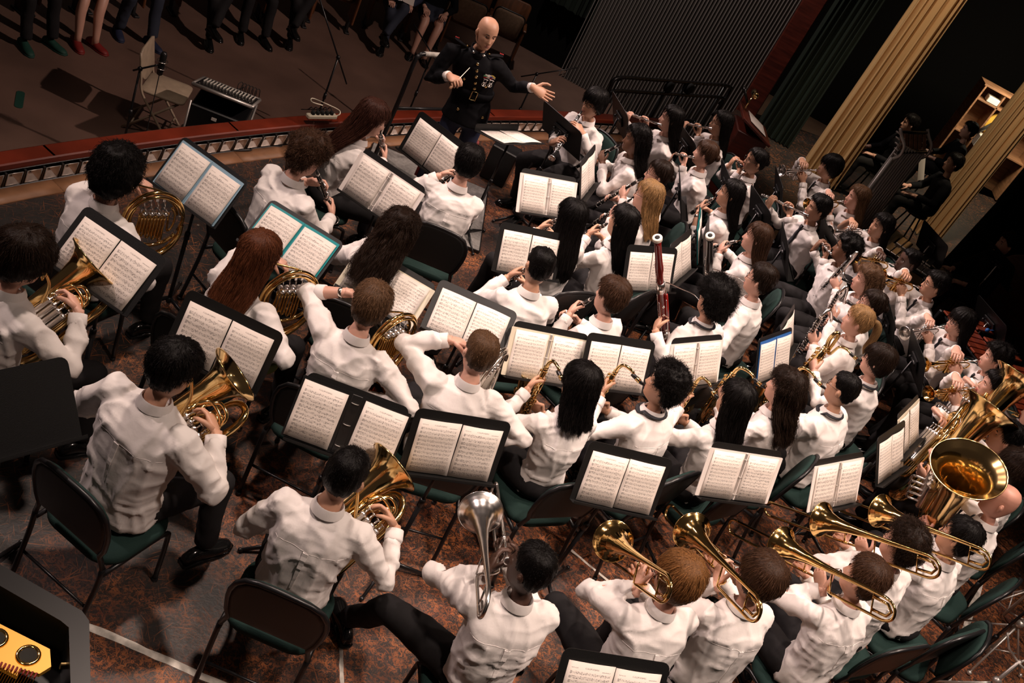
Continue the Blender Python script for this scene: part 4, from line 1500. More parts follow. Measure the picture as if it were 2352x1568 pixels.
def bassclar_parts(top, bot):
    """Bass clarinet; coordinates relative to the mouth."""
    mp, nk, bo, be, ke = MB(), MB(), MB(), MB(), MB()
    top, bot = np.asarray(top, float), np.asarray(bot, float)
    ax = unit(bot - top)
    L = np.linalg.norm(bot - top)
    mp.tube([(0, -.012, 0), (0, .02, .0), (0, .08, .004)], [.006, .012, .0145], 12)
    h = unit(V3(top[0], top[1], 0))
    pn = curve([(0, .07, .003), h * .11 + V3(0, 0, .004), h * .135 + V3(0, 0, .035), top * .55 + h * .05 + V3(0, 0, .075), top * .92 + V3(0, 0, .075), top - ax * .02, top], 5)
    nk.tube(pn, np.interp(np.linspace(0, 1, len(pn)), [0, 1], [.0095, .0145]), 12)
    bo.lathe([(0, .0185), (.02, .0195), (.04, .0175), (L * .47, .0180), (L * .49, .0205), (L * .52, .0180), (L, .0190)], top, ax, 16)
    for t in (.0, .49, .99):
        ke.lathe([(L * t - .008, .0205), (L * t + .008, .0205)], top, ax, 16)
    up = V3(-ax[0], -ax[1], .5)
    keys_along(top + ax * .06, top + ax * L * .47, up, 9, .0095, .021, ke, 41)
    keys_along(top + ax * L * .52, top + ax * L * .97, up, 9, .0125, .022, ke, 42)
    keys_along(top + ax * .1, top + ax * L * .95, np.cross(ax, up), 13, .009, .021, ke, 43)
    f = unit(V3(h[0], h[1], .0))
    pb = curve([bot, bot + ax * .06, bot + ax * .10 + f * .05, bot + ax * .07 + f * .12, bot + f * .16 + V3(0, 0, .05), bot + f * .18 + V3(0, 0, .11)], 5)
    be.tube(pb, np.interp(np.linspace(0, 1, len(pb)), [0, .5, .8, 1], [.020, .026, .040, .070]), 20, caps=False)
    return [('mouthpiece', mp, 'black_vinyl'), ('neck', nk, 'silver'), ('body', bo, 'black_wood'), ('bell', be, 'silver'), ('keywork', ke, 'silver')]


def hold_hands(inst, M, tip, extra, yawless=None):
    """Wrist, finger direction, palm direction and finger curl for the right and the left hand, in the player's own frame."""
    lap = ((V3(.14, .30, .655), V3(-.15, 1, -.1), V3(0, -.1, -1), (10, 20, 12)), (V3(-.14, .28, .655), V3(.15, 1, -.1), V3(0, -.1, -1), (10, 20, 12)))
    if inst in ('clarinet', 'oboe'):
        A = unit(tip - M)
        B = V3(0, .55, .85)
        B = unit(B - A * (A @ B))
        S = np.cross(A, B)
        if S[0] < 0:
            S = -S                      # S points to the player's right
        out = []
        for s, g in ((1, .43), (-1, .22)):
            G = M + A * g
            d = unit(-s * S * .55 + B * .62 + A * .12)
            n = unit(-s * S * .75 - B * .55)
            n = unit(n - d * (n @ d))
            out.append((G - d * .098 - n * .026 + s * S * .012, d, n, (18, 48, 34)))
        return out
    if inst in ('flute', 'piccolo'):
        A = unit(tip - M)
        u = unit(U_ - A * A[2])
        fw = np.cross(u, A)
        if fw[1] < 0:
            fw = -fw
        k = 1.0 if inst == 'flute' else .5
        Gr, Gl = M + A * (.42 if k == 1 else .215), M + A * (.21 if k == 1 else .09)
        d1, n1 = unit(u * .95 - A * .1 - fw * .1), -fw
        d2, n2 = unit(u * .85 + A * .25), fw
        return [(Gr - d1 * .095 + fw * .030, d1, n1, (35, 55, 35)), (Gl - d2 * .095 - fw * .03, d2, n2, (35, 55, 35))]
    if inst == 'trumpet':
        A = unit(tip - M)
        u = unit(U_ - A * A[2])
        r = np.cross(A, u)
        Gr, Gl = M + A * .232 + u * .055, M + A * .225 - u * .035
        d1 = unit(-r * .55 + A * .35 + u * .1)
        d2 = unit(u * .55 + A * .30 + r * .35)
        return [(Gr - d1 * .105 + u * .022, d1, -u, (22, 45, 30)), (Gl - d2 * .085 - r * .034, d2, r, (45, 55, 40))]
    if inst == 'trombone':
        A = unit(tip - M)
        u = unit(U_ - A * A[2])
        r = np.cross(A, u)
        Gr, Gl = M + A * .30 - u * .05, M + A * .10 - u * .04
        d1, d2 = unit(-r * .45 + u * .6 + A * .2), unit(u * .75 + A * .45 + r * .1)
        return [(Gr - d1 * .10 + r * .02, d1, unit(-A - r * .3), (40, 50, 35)), (Gl - d2 * .09 - r * .036, d2, r, (20, 45, 30))]
    return lap
PEOPLE = [
    ('hornA', (-2.197, 4.116, 1.2), -12, 'horn', None, None, 'bushy', 'black', 'light', '', 'bushy black-haired horn boy by the footlights'),
    ('clarA', (-1.637, 5.204, 1.22), -28, 'clarinet', (-1.448, 5.677, 0.62), None, 'wavy', 'brown', 'light', '', 'curly brown-haired clarinet boy near the stage edge'),
    ('clarB', (-1.588, 6.135, 1.2), -55, 'clarinet', (-1.543, 6.707, 0.71), None, 'long', 'auburn', 'light', 'f', 'long auburn-haired clarinet girl beside the podium'),
    ('clarC', (-0.859, 6.236, 1.2), 12, 'clarinet', (-1.105, 6.69, 0.62), None, 'short', 'black', 'light', '', 'short black-haired clarinet boy facing the podium'),
    ('clarD', (-0.376, 8.511, 1.22), 145, 'clarinet', (-0.452, 7.843, 0.86), None, 'bowl', 'black', 'tan', 'tie glasses', 'bespectacled clarinet boy in a tie facing the camera'),
    ('clarE', (0.106, 8.259, 1.2), 110, 'clarinet', (-0.29, 8.438, 0.58), None, 'longcurl', 'black', 'brown', 'f', 'long curly-haired clarinet girl behind an angled stand'),
    ('clarF', (0.402, 7.792, 1.2), 97, 'clarinet', (0.043, 7.969, 0.55), None, 'bun', 'dark', 'light', 'f glasses', 'dark-haired clarinet girl in glasses behind the blonde'),
    ('clarG', (0.391, 7.275, 1.2), 85, 'clarinet', (0.103, 7.583, 0.58), None, 'longs', 'blond', 'light', 'f glasses', 'straight blonde clarinet girl in glasses'),
    ('clarH', (0.294, 6.614, 1.2), 65, 'clarinet', (0.084, 7.142, 0.68), None, 'long', 'black', 'tan', 'f', 'black-haired clarinet girl turned in profile'),
    ('clarI', (-0.053, 6.268, 1.2), 45, 'clarinet', (-0.235, 6.812, 0.67), None, 'long', 'black', 'tan', 'f', 'long black-haired clarinet girl seen from behind'),
    ('clarJ', (-0.913, 5.02, 1.17), 5, 'clarinet', (-1.113, 5.576, 0.67), None, 'longcurl', 'dark', 'light', 'f', 'dark curly-haired girl leaning over her part'),
    ('hornB', (-1.354, 4.109, 1.19), -12, 'horn', None, None, 'longs', 'red', 'light', 'f', 'red-haired horn girl'),
    ('hornC', (-0.723, 4.14, 1.22), 2, 'horn', None, None, 'short', 'lbrown', 'light', 'watch rolled', 'light brown-haired horn boy with a steel watch'),
    ('hornD', (-0.111, 4.254, 1.22), 18, 'horn', None, None, 'buzz', 'lbrown', 'light', '', 'buzz-cut horn boy'),
    ('clarK', (-0.073, 5.431, 1.2), 35, 'clarinet', (-0.226, 5.982, 0.66), None, 'buzz', 'black', 'tan', '', 'close-cropped clarinet boy with his back turned'),
    ('clarL', (0.42, 5.572, 1.18), 60, 'clarinet', (0.177, 5.934, 0.55), None, 'short', 'brown', 'light', '', 'brown-haired clarinet boy with a red wristband'),
    ('bsnA', (1.077, 6.166, 1.22), 50, 'bassoon', (0.483, 5.731, 1.62), None, 'afro', 'black', 'tan', 'strap', 'boy with a round afro behind the red bassoon'),
    ('bsnB', (1.409, 6.89, 1.2), 75, 'bassoon', (0.834, 6.342, 1.55), None, 'short', 'dark', 'light', 'glasses', 'dark-haired bassoon boy in glasses'),
    ('oboeA', (1.044, 8.209, 1.2), 95, 'oboe', (0.883, 8.63, 0.72), None, 'long', 'black', 'tan', 'f watch rolled', 'black-haired oboe girl with a wristwatch'),
    ('oboeB', (1.338, 7.607, 1.2), 88, 'oboe', (1.07, 8.015, 0.71), None, 'long', 'brown', 'light', 'f', 'brown-haired oboe girl with her hair pinned back'),
    ('fluteA', (0.314, 9.209, 1.2), 120, 'flute', (-0.125, 9.587, 0.92), None, 'long', 'black', 'light', 'f', 'long-haired flute girl beside the rack'),
    ('fluteB', (0.79, 9.848, 1.2), 125, 'flute', (0.443, 10.27, 0.88), None, 'long', 'black', 'tan', 'f glasses', 'flute girl in glasses beside the lectern'),
    ('fluteC', (0.729, 8.809, 1.2), 100, 'flute', (0.466, 9.301, 0.88), None, 'bun', 'brown', 'light', 'f bracelet', 'flute girl with tied-back brown hair'),
    ('picc', (1.214, 9.343, 1.2), 110, 'piccolo', (1.056, 9.572, 1.06), None, 'bun', 'black', 'tan', 'f glasses', 'piccolo woman in glasses by the dark green curtain'),
    ('fluteD', (1.894, 8.989, 1.2), 125, 'flute', (1.473, 9.378, 0.94), None, 'short', 'black', 'tan', 'tie', 'flute boy in a dark tie'),
    ('fluteE', (2.178, 8.378, 1.2), 100, 'flute', (2.067, 8.927, 0.97), None, 'afros', 'black', 'brown', '', 'curly-haired flute boy with raised elbows'),
    ('trpA', (2.005, 10.203, 1.24), 100, 'trumpet', (1.544, 9.868, 1.08), None, 'bowl', 'black', 'tan', 'tie watch silver', 'silver trumpet boy against the tan curtain'),
    ('trpB', (2.337, 9.867, 1.2), 105, 'trumpet', (1.873, 9.509, 1.02), None, 'longs', 'lbrown', 'light', 'f gold', 'light brown-haired trumpet girl beside the chimes'),
    ('trpC', (2.585, 9.44, 1.2), 115, 'trumpet', (2.107, 9.084, 1.03), None, 'long', 'black', 'tan', 'f silver short', 'short-sleeved silver trumpet girl'),
    ('trpD', (2.844, 8.927, 1.2), 110, 'trumpet', (2.32, 8.617, 1.11), None, 'buzz', 'black', 'dark', 'tie gold', 'close-cropped gold trumpet boy in a tie'),
    ('trpE', (3.092, 8.694, 1.2), 97, 'trumpet', (2.548, 8.433, 1.14), None, 'short', 'black', 'tan', 'tie glasses gold', 'trumpet boy in glasses and a tie'),
    ('trpF', (3.289, 8.164, 1.2), 105, 'trumpet', (2.825, 7.813, 1.02), None, 'bowllong', 'black', 'light', 'f glasses tie silver', 'silver trumpet woman with a dark fringe'),
    ('trpG', (3.565, 7.808, 1.2), 92, 'trumpet', (3.04, 7.583, 0.96), None, 'wavy', 'black', 'light', 'tie watch gold', 'curly-haired trumpet boy with a black watch'),
    ('trpH', (3.484, 7.322, 1.18), 92, 'trumpet', (2.988, 7.03, 1.0), None, 'short', 'black', 'light', 'watch gold', 'trumpet boy half hidden by the upright tuba'),
    ('bclA', (2.364, 7.966, 1.2), 95, 'bassclar', (2.214, 8.527, 0.3), (2.167, 8.072, 1.28), 'longcurl', 'lbrown', 'light', 'f', 'wavy-haired girl with the long contrabass clarinet'),
    ('bclB', (2.39, 7.546, 1.2), 90, 'bassclar', (2.326, 8.067, 0.45), (2.089, 7.438, 1.2), 'bun', 'dark', 'light', 'f glasses', 'dark-haired bass clarinet girl in glasses'),
    ('bclC', (2.251, 7.114, 1.2), 85, 'bassclar', (2.178, 7.554, 0.4), (1.957, 6.959, 1.15), 'pony', 'blond', 'light', 'f', 'bass clarinet girl with a blonde ponytail'),
    ('bari', (2.4, 6.627, 1.2), 68, 'barisax', None, None, 'bowl', 'dark', 'light', 'glasses strap', 'baritone saxophone boy in glasses'),
    ('tenB', (2.085, 5.925, 1.22), 62, 'tenorsax', None, None, 'buzz', 'black', 'tan', 'glasses strap wide', 'broad-shouldered saxophone man in glasses'),
    ('tenA', (1.67, 5.598, 1.19), 72, 'tenorsax', None, None, 'longcurl', 'dark', 'light', 'f', 'saxophone girl with long dark curls'),
    ('altA', (1.345, 5.142, 1.2), 50, 'altosax', None, None, 'long', 'black', 'tan', 'f', 'long dark-haired saxophone girl next to the curls'),
    ('altB', (0.897, 4.9, 1.2), 55, 'altosax', None, None, 'afros', 'black', 'tan', 'strap', 'saxophone boy with short black curls'),
    ('altC', (0.444, 4.478, 1.2), 40, 'altosax', None, None, 'bob', 'black', 'tan', 'f', 'saxophone girl with straight black hair'),
    ('eupA', (-2.061, 3.227, 1.2), -22, 'euphonium', (-1.938, 3.627, 1.04), (-2.068, 3.403, 0.8), 'bushys', 'dark', 'light', '', 'euphonium boy cut by the frame edge'),
    ('eupB', (-1.174, 2.968, 1.3), -14, 'euphonium', (-1.024, 3.341, 1.1), (-1.173, 3.182, 0.88), 'short', 'black', 'tan', 'wide', 'broad euphonium boy at the front'),
    ('eupC', (-0.348, 2.999, 1.22), 6, 'euphonium', (-0.201, 3.442, 0.98), (-0.311, 3.202, 0.82), 'buzz', 'black', 'tan', '', 'close-cropped euphonium boy in a folding chair'),
    ('tbnA', (0.543, 3.053, 1.22), 22, 'trombone', (0.273, 3.866, 0.84), None, 'buzz', 'black', 'dark', 'silver', 'silver trombone boy with his leg stuck out'),
    ('tbnB', (1.183, 3.439, 1.22), 30, 'trombone', (0.927, 4.136, 0.63), None, 'bowl', 'gblond', 'light', 'gold', 'strawberry-blond trombone boy'),
    ('tbnC', (1.587, 3.73, 1.22), 33, 'trombone', (1.224, 4.492, 0.78), None, 'bowl', 'brown', 'light', 'gold', 'brown-haired trombone boy next to the blond'),
    ('tbnD', (2.173, 4.14, 1.22), 38, 'trombone', (1.638, 4.733, 0.72), None, 'short', 'brown', 'light', 'gold', 'brown-haired trombone boy beside the empty chair'),
    ('tbnE', (2.433, 4.599, 1.22), 40, 'trombone', (1.881, 5.144, 0.67), None, 'wavy', 'dark', 'light', 'glasses gold', 'wavy-haired trombone boy in glasses'),
    ('tbnF', (2.831, 4.96, 1.22), 45, 'trombone', (2.307, 5.551, 0.69), None, 'short', 'black', 'tan', 'glasses gold', 'black-haired trombone boy in glasses'),
    ('tubaA', (3.193, 5.563, 1.25), 58, 'tuba', (2.911, 5.603, 1.32), (3.159, 5.832, 0.62), 'bald', 'dark', 'pink', 'tie', 'bald tuba man'),
    ('tubaB', (3.413, 6.5, 1.22), 70, 'tuba', (3.209, 6.531, 1.354), (3.03, 6.17, 0.55), 'short', 'black', 'light', 'tie', 'black-haired tuba boy'),
    ('tubaC', (3.812, 7.14, 1.22), 75, 'tuba', (3.586, 7.307, 1.355), (3.41, 6.95, 0.55), 'short', 'dark', 'light', '', 'tuba boy at the frame edge'),
    ('extra', (3.467, 6.203, 1.18), 60, 'none', None, None, 'bushys', 'dark', 'light', '', 'dark-haired player behind the big tuba bell'),
]
STANDS = [
    ('A', (-1.203, 6.684, 0.938), -19, 74, 'sheets'),
    ('B', (0.008, 3.721, 1.009), 30, 70, 'sheets'),
    ('C', (0.865, 4.179, 0.975), 24, 63, 'sheets'),
    ('D', (1.517, 4.736, 0.998), 31, 64, 'binder_white'),
    ('E', (0.635, 5.163, 0.987), 35, 60, 'sheets'),
    ('F', (-1.228, 5.697, 0.967), -11, 67, 'binder_white'),
    ('G', (-1.379, 4.66, 0.948), -5, 42, 'folder_teal'),
    ('H', (-2.035, 4.754, 0.95), -12, 55, 'folder_clear'),
    ('I', (-0.293, 6.863, 0.964), 40, 54, 'binder_white'),
    ('J', (-0.494, 3.513, 0.989), 13, 59, 'folder_black'),
    ('K', (-0.275, 4.839, 0.954), 9, 42, 'sheets'),
    ('K2', (-0.815, 4.869, 0.86), -3, 42, 'binder_cream'),
    ('L', (-1.9, 3.646, 1.035), -8, 52, 'sheets'),
    ('M', (-1.224, 3.635, 0.948), 5, 66, 'sheets'),
    ('O', (-0.187, 5.958, 0.944), 35, 58, 'sheets'),
    ('P', (0.637, 6.575, 0.975), 45, 61, 'sheets'),
    ('Q', (-0.116, 7.582, 0.984), 87, 63, 'sheets'),
    ('R', (0.834, 7.012, 0.982), 76, 59, 'sheets'),
    ('S', (1.684, 6.318, 0.973), 60, 62, 'folder_blue'),
    ('T', (1.113, 5.641, 0.998), 50, 58, 'binder_white'),
    ('U', (0.222, 4.944, 0.937), 31, 59, 'binder_cream'),
    ('W', (2.614, 5.91, 0.965), 61, 55, 'sheets'),
    ('X', (2.75, 6.299, 1.003), 66, 54, 'binder_cream'),
    ('Y', (2.166, 5.194, 0.984), 48, 61, 'binder_white'),
    ('Zd', (1.051, 2.804, 1.006), 24, 55, 'sheets'),
    ('BIG', (-1.317, 2.116, 1.475), -125, 128, 'none'),
    ('AHb', (3.407, 10.426, 0.971), 119, 63, 'none'),
    ('AIb', (3.946, 9.27, 0.94), 119, 53, 'none'),
    ('sD', (-0.503, 8.18, 0.98), 150, 62, 'none'),
    ('sF', (-0.117, 9.127, 1.0), 120, 60, 'none'),
    ('sFB', (0.561, 9.34, 1.0), 122, 62, 'none'),
    ('sFC', (0.66, 8.292, 0.97), 100, 60, 'none'),
    ('sOA', (0.927, 7.594, 0.97), 93, 62, 'folder_teal'),
    ('sPI', (1.055, 9.007, 0.97), 108, 60, 'none'),
    ('sFD', (1.429, 8.775, 0.97), 118, 60, 'none'),
    ('sFE', (1.708, 8.263, 0.97), 100, 60, 'none'),
    ('sTA', (1.591, 9.566, 0.97), 102, 60, 'none'),
    ('sTB', (2.146, 8.94, 0.97), 110, 60, 'none'),
    ('sTE', (2.719, 7.877, 0.97), 97, 60, 'sheets'),
    ('sTF', (2.946, 7.47, 0.97), 100, 62, 'sheets'),
    ('sBC', (1.768, 6.69, 0.99), 78, 62, 'sheets'),
    ('sAJ', (4.272, 10.864, 1.0), 118, 60, 'none'),
    ('sOB', (1.011, 7.601, 0.95), 90, 62, 'none'),
]

# ------------------------------------------------------------------ the setting
AC = np.array((19.1, -2.55))             # centre of the curved stage edge


def arc(R, a0, a1, z, n):
    a = np.radians(np.linspace(a0, a1, n))
    return np.stack([AC[0] + R * np.cos(a), AC[1] + R * np.sin(a), np.full(n, z)], 1)


A0, A1 = 172.0, 141.5
mb = MB()
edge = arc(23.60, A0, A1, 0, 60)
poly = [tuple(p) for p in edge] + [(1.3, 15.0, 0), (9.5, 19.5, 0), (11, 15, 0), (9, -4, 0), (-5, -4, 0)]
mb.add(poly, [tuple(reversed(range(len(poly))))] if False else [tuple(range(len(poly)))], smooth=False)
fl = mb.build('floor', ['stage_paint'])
if fl.data.polygons[0].normal.z < 0:
    fl.data.flip_normals()
struct(fl)
mb = MB()
mb.box((-6, 12, -.95), (30, 34, .1))
struct(mb.build('floor_house', ['house_floor']))
# riser below the stage edge
mb = MB()
mb.rings([arc(23.87, A0, A1, -.9, 60), arc(23.87, A0, A1, .15, 60), arc(23.78, A0, A1, .15, 60), arc(23.78, A0, A1, -.05, 60)], closed_u=False, cap0=False, cap1=False)
struct(mb.build('trim_1', ['dark_red_wood']))
# polished rail along the edge: broad top board and a lower moulding
ns = 8
for k in range(ns):
    a0, a1 = A0 + (A1 - A0) * k / ns + .02, A0 + (A1 - A0) * (k + 1) / ns - .02
    mb = MB()
    sec = [(23.735, .172), (23.735, .196), (23.745, .204), (23.868, .204), (23.885, .194), (23.888, .150), (23.735, .150)]
    mb.rings([np.array([arc(R, a0, a1, z, 14)[i] for R, z in sec]) for i in range(14)], smooth=False)
    if k == 0:
        railroot = tag(empty('stage_rail', (-3.3, 6, 0)), 'polished red-brown wooden rail curving along the front edge of the stage', 'rail', None)
        bpy.context.view_layer.update()
        inv = railroot.matrix_world.inverted()
    o = mb.build('rail_board', ['rail_wood'], railroot)
    o.matrix_parent_inverse = inv
mb = MB()
sec = [(23.741, .150), (23.741, .166), (23.80, .166), (23.80, .150)]
mb.rings([np.array([arc(R, A0, A1, z, 60)[i] for R, z in sec]) for i in range(60)])
o = mb.build('moulding', ['dark_red_wood'], railroot)
o.matrix_parent_inverse = inv
# tan strip at the foot of the footlights, in boards
tr = empty('trim_2', (-3.1, 5.5, 0))
struct(tr)
bpy.context.view_layer.update()
inv2 = tr.matrix_world.inverted()
nb = 24
for k in range(nb):
    a0, a1 = A0 + (A1 - A0) * k / nb + .015, A0 + (A1 - A0) * (k + 1) / nb - .015
    mb = MB()
    sec = [(23.60, -.01), (23.60, .014), (23.732, .020), (23.732, -.01)]
    mb.rings([np.array([arc(R, a0, a1, z, 5)[i] for R, z in sec]) for i in range(5)])
    o = mb.build('board', ['tan_wood'], tr)
    o.matrix_parent_inverse = inv2

# footlights: a black trough holding a row of square mirrored reflectors
ft = tag(empty('footlight_trough', (-3.0, 6.5, .02)), 'long black footlight trough of square mirrored reflectors under the stage rail', 'footlights', None)
bpy.context.view_layer.update()
inv = ft.matrix_world.inverted()
mb = MB()
sec = [(23.765, .012), (23.765, .158), (23.728, .158), (23.728, .154), (23.758, .150), (23.758, .022), (23.730, .020), (23.730, .012)]
mb.rings([np.array([arc(R, A0, A1, z, 60)[i] for R, z in sec]) for i in range(60)])
o = mb.build('housing', ['black_metal'], ft)
o.matrix_parent_inverse = inv
rm, fm = MB(), MB()
s = .052
c4 = [(-s, 0, -s), (s, 0, -s), (s, 0, s), (-s, 0, s)]
d4 = [(-s * .07, -.034, s * .03), (s * .07, -.034, s * .03), (s * .07, -.034, s * .15), (-s * .07, -.034, s * .15)]
rm.add(c4 + d4, [(0, 1, 5, 4), (1, 2, 6, 5), (2, 3, 7, 6), (3, 0, 4, 7), (4, 5, 6, 7)], smooth=False)
for a, b in ((0, 1), (1, 2), (2, 3), (3, 0)):
    fm.tube([np.array(c4[a]) + (0, .002, 0), np.array(c4[b]) + (0, .002, 0)], .0035, 4)
dv = MB()
dv.box((.0675, -.012, 0), (.018, .03, .125), .003)
rme, fme, dme = rm.mesh('reflector', ['reflector_metal']), fm.mesh('reflector_rim', ['aluminium']), dv.mesh('divider', ['black_metal'])
nrf = int((A0 - A1) / .3305)
for k in range(nrf):
    a = math.radians(A0 - .3305 * (k + .5))
    p = (AC[0] + 23.726 * math.cos(a), AC[1] + 23.726 * math.sin(a), .086)
    o = link('reflector', rme, ft)
    o.location = Vector(p) - Vector((-3.0, 6.5, .02))
    o.rotation_euler = (math.radians(-10), 0, a + PI / 2)
    r = link('reflector_rim', fme, o)
    r = link('divider', dme, ft)
    r.location, r.rotation_euler = o.location, o.rotation_euler

# far walls, dark
mb = MB()
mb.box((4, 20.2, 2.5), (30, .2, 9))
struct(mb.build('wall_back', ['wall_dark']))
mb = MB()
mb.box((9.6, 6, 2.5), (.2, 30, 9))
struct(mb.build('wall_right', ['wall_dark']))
# grey splayed wall of upright ribs, with a red timber post at its stage end
w = tag(empty('wall_front', (.1, 15.0, -.9)), 'grey wall panelling of narrow upright ribs beside the proscenium post', 'wall panelling', None)
w['kind'] = 'structure'
mb = MB()
mb.box((0, .06, 3), (2.75, .1, 6))
mb.build('backing', ['wall_grey'], w)
rb = MB()
rb.box((0, 0, 3), (.014, .030, 6), .004)
rbm = rb.mesh('rib', ['wall_rib'])
for k in range(54):
    o = link('rib', rbm, w)
    o.location = (-1.45 + .049 * k, -.005, 0)
mb = MB()
mb.box((1.41, 14.93, 2.1), (.30, .16, 6), .015)
struct(mb.build('trim_3', ['dark_red_wood']))
mb = MB()
mb.box((-2.1, 15.4, 2.1), (1.6, .1, 6))
struct(mb.build('wall_left', ['wall_dark']))


def curtain(name, x0, x1, y, zt, amp, n, m, label, dy=0.0):
    rng = random.Random(n)
    top, pts = [], []
    N = n * 10
    ph = 0
    for i in range(N + 1):
        t = i / N
        ph += 2 * PI * n / N * (1 + .35 * math.sin(t * 9 + n))
        pts.append((x0 + (x1 - x0) * t + .35 * amp * math.sin(2 * ph), y + dy * t + amp * math.sin(ph) + .3 * amp * math.sin(ph * .37)))
    mb = MB()
    back = [(x, yy + .02) for x, yy in reversed(pts)]
    ring = pts + back
    rs = []
    for z, k in ((.02, 1.0), (1.2, .97), (3.5, .93), (6.5, .9)):
        cx = (x0 + x1) / 2
        rs.append(np.array([(cx + (x - cx) * k, yy, z) for x, yy in ring]))
    mb.rings(rs, cap0=False, cap1=False)
    o = mb.build(name, [m])
    return tag(o, label, 'curtain', 'stage curtains')


curtain('stage_curtain', 2.31, 2.89, 13.6, 6.5, .055, 6, 'tan_curtain', 'tan pleated stage curtain behind the silver trumpet boy')
curtain('stage_curtain', 4.10, 4.54, 13.75, 6.5, .06, 6, 'tan_curtain', 'tan pleated stage curtain in front of the storeroom shelves')
curtain('stage_curtain', 1.58, 2.14, 14.35, 6.5, .05, 7, 'green_curtain', 'dark green stage curtain next to the red timber post')
mat('black_drape', (0.006, 0.006, 0.006), 0.95, spec=0.1)  # for a drape added to black out the lit wing floor
curtain('stage_curtain', 4.36, 8.6, 12.6, 6.5, .06, 26, 'black_drape', 'black masking curtain behind the percussion at the dark side of the stage')
curtain('stage_curtain', -2.1, -1.25, 15.1, 6.5, .05, 7, 'green_curtain', 'dark green exit curtain beyond the auditorium seats')


# ------------------------------------------------------------------ chairs
def chair_parts():
    if 'chair' in PARTS:
        return PARTS['chair']
    seat, back, shell, fr = MB(), MB(), MB(), MB()
    out = rrect(.44, .42, .12, 6)
    for z0, z1, k0 in ((.415, .44, .96),):
        rs = []
        for z, k in ((.412, .93), (.425, 1.0), (.445, 1.0), (.462, .96), (.470, .80), (.473, .4)):
            rs.append(np.array([(x * k, y * k + .02, z) for x, y in out]))
        seat.rings(rs)

    def bk(x, z, off):
        return np.array((x, -.215 - (z - .5) * .16 + .28 * x * x + off, z))
    prof = [(.175, .545), (.195, .60), (.205, .68), (.205, .74), (.192, .80), (.16, .848), (.11, .872), (.05, .880), (0, .882)]
    o2 = [(x, z) for x, z in prof] + [(-x, z) for x, z in reversed(prof[:-1])]
    k = len(o2)
    for m_, lay in ((back, ((.004, 1.0), (.022, .99), (.030, .93), (.032, .5))), (shell, ((-.012, .9), (-.010, 1.0), (.004, 1.0)))):
        rs = []
        for off, sc in lay:
            rs.append(np.array([bk(x * sc, .71 + (z - .71) * sc, off) for x, z in o2]))
        m_.rings(rs)
    tube = [np.array((-.20, -.255, .005)), np.array((-.205, -.215, .30)), np.array((-.205, -.200, .45))] + [bk(x * 1.045, .71 + (z - .71) * 1.045, -.003) for x, z in reversed(o2)] + [np.array((.205, -.200, .45)), np.array((.205, -.215, .30)), np.array((.20, -.255, .005))]
    fr.tube(tube[2:-2], .0125, 8)
    ra, rl = MB(), MB()
    legs = []
    for s in (-1, 1):
        l = MB()
        l.tube(curve([(s * .205, -.20, .46), (s * .205, -.215, .30), (s * .20, -.275, .012)], 3), .0125, 8)
        l.lathe([(0, .016), (.02, .015)], (s * .20, -.277, 0), (0, 0, 1), 10)
        legs.append(l.mesh('leg', ['black_metal']))
        l = MB()
        l.tube(curve([(s * .205, -.19, .405), (s * .205, .10, .405), (s * .205, .175, .39), (s * .205, .20, .34), (s * .20, .215, .012)], 3), .0125, 8)
        l.lathe([(0, .016), (.02, .015)], (s * .20, .216, 0), (0, 0, 1), 10)
        legs.append(l.mesh('leg', ['black_metal']))
    st, st2 = MB(), MB()
    st.tube([(-.20, -.23, .20), (.20, -.23, .20)], .008, 6)
    st2.tube([(-.205, .15, .40), (.205, .15, .40)], .009, 6)
    PARTS['chair'] = [('seat', seat.mesh('seat', ['chair_green'])), ('backrest', back.mesh('backrest', ['chair_green'])), ('back_shell', shell.mesh('back_shell', ['chair_black'])), ('back_frame', fr.mesh('back_frame', ['black_metal'])), ('stretcher', st.mesh('stretcher', ['black_metal'])), ('stretcher', st2.mesh('stretcher', ['black_metal']))] + [('leg', m_) for m_ in legs]
    return PARTS['chair']


def chair(x, y, yaw, label):
    r = tag(empty('band_chair', (x, y, 0), yaw), label, 'chair', 'green band chairs')
    for n, me in chair_parts():
        link(n, me, r)
    return r


# ------------------------------------------------------------------ music stands, parts and folders
def desk_frame(tilt):
    t = math.radians(tilt)
    return V3(1, 0, 0), V3(0, math.cos(t), math.sin(t)), V3(0, -math.sin(t), math.cos(t))


LEG3 = {}


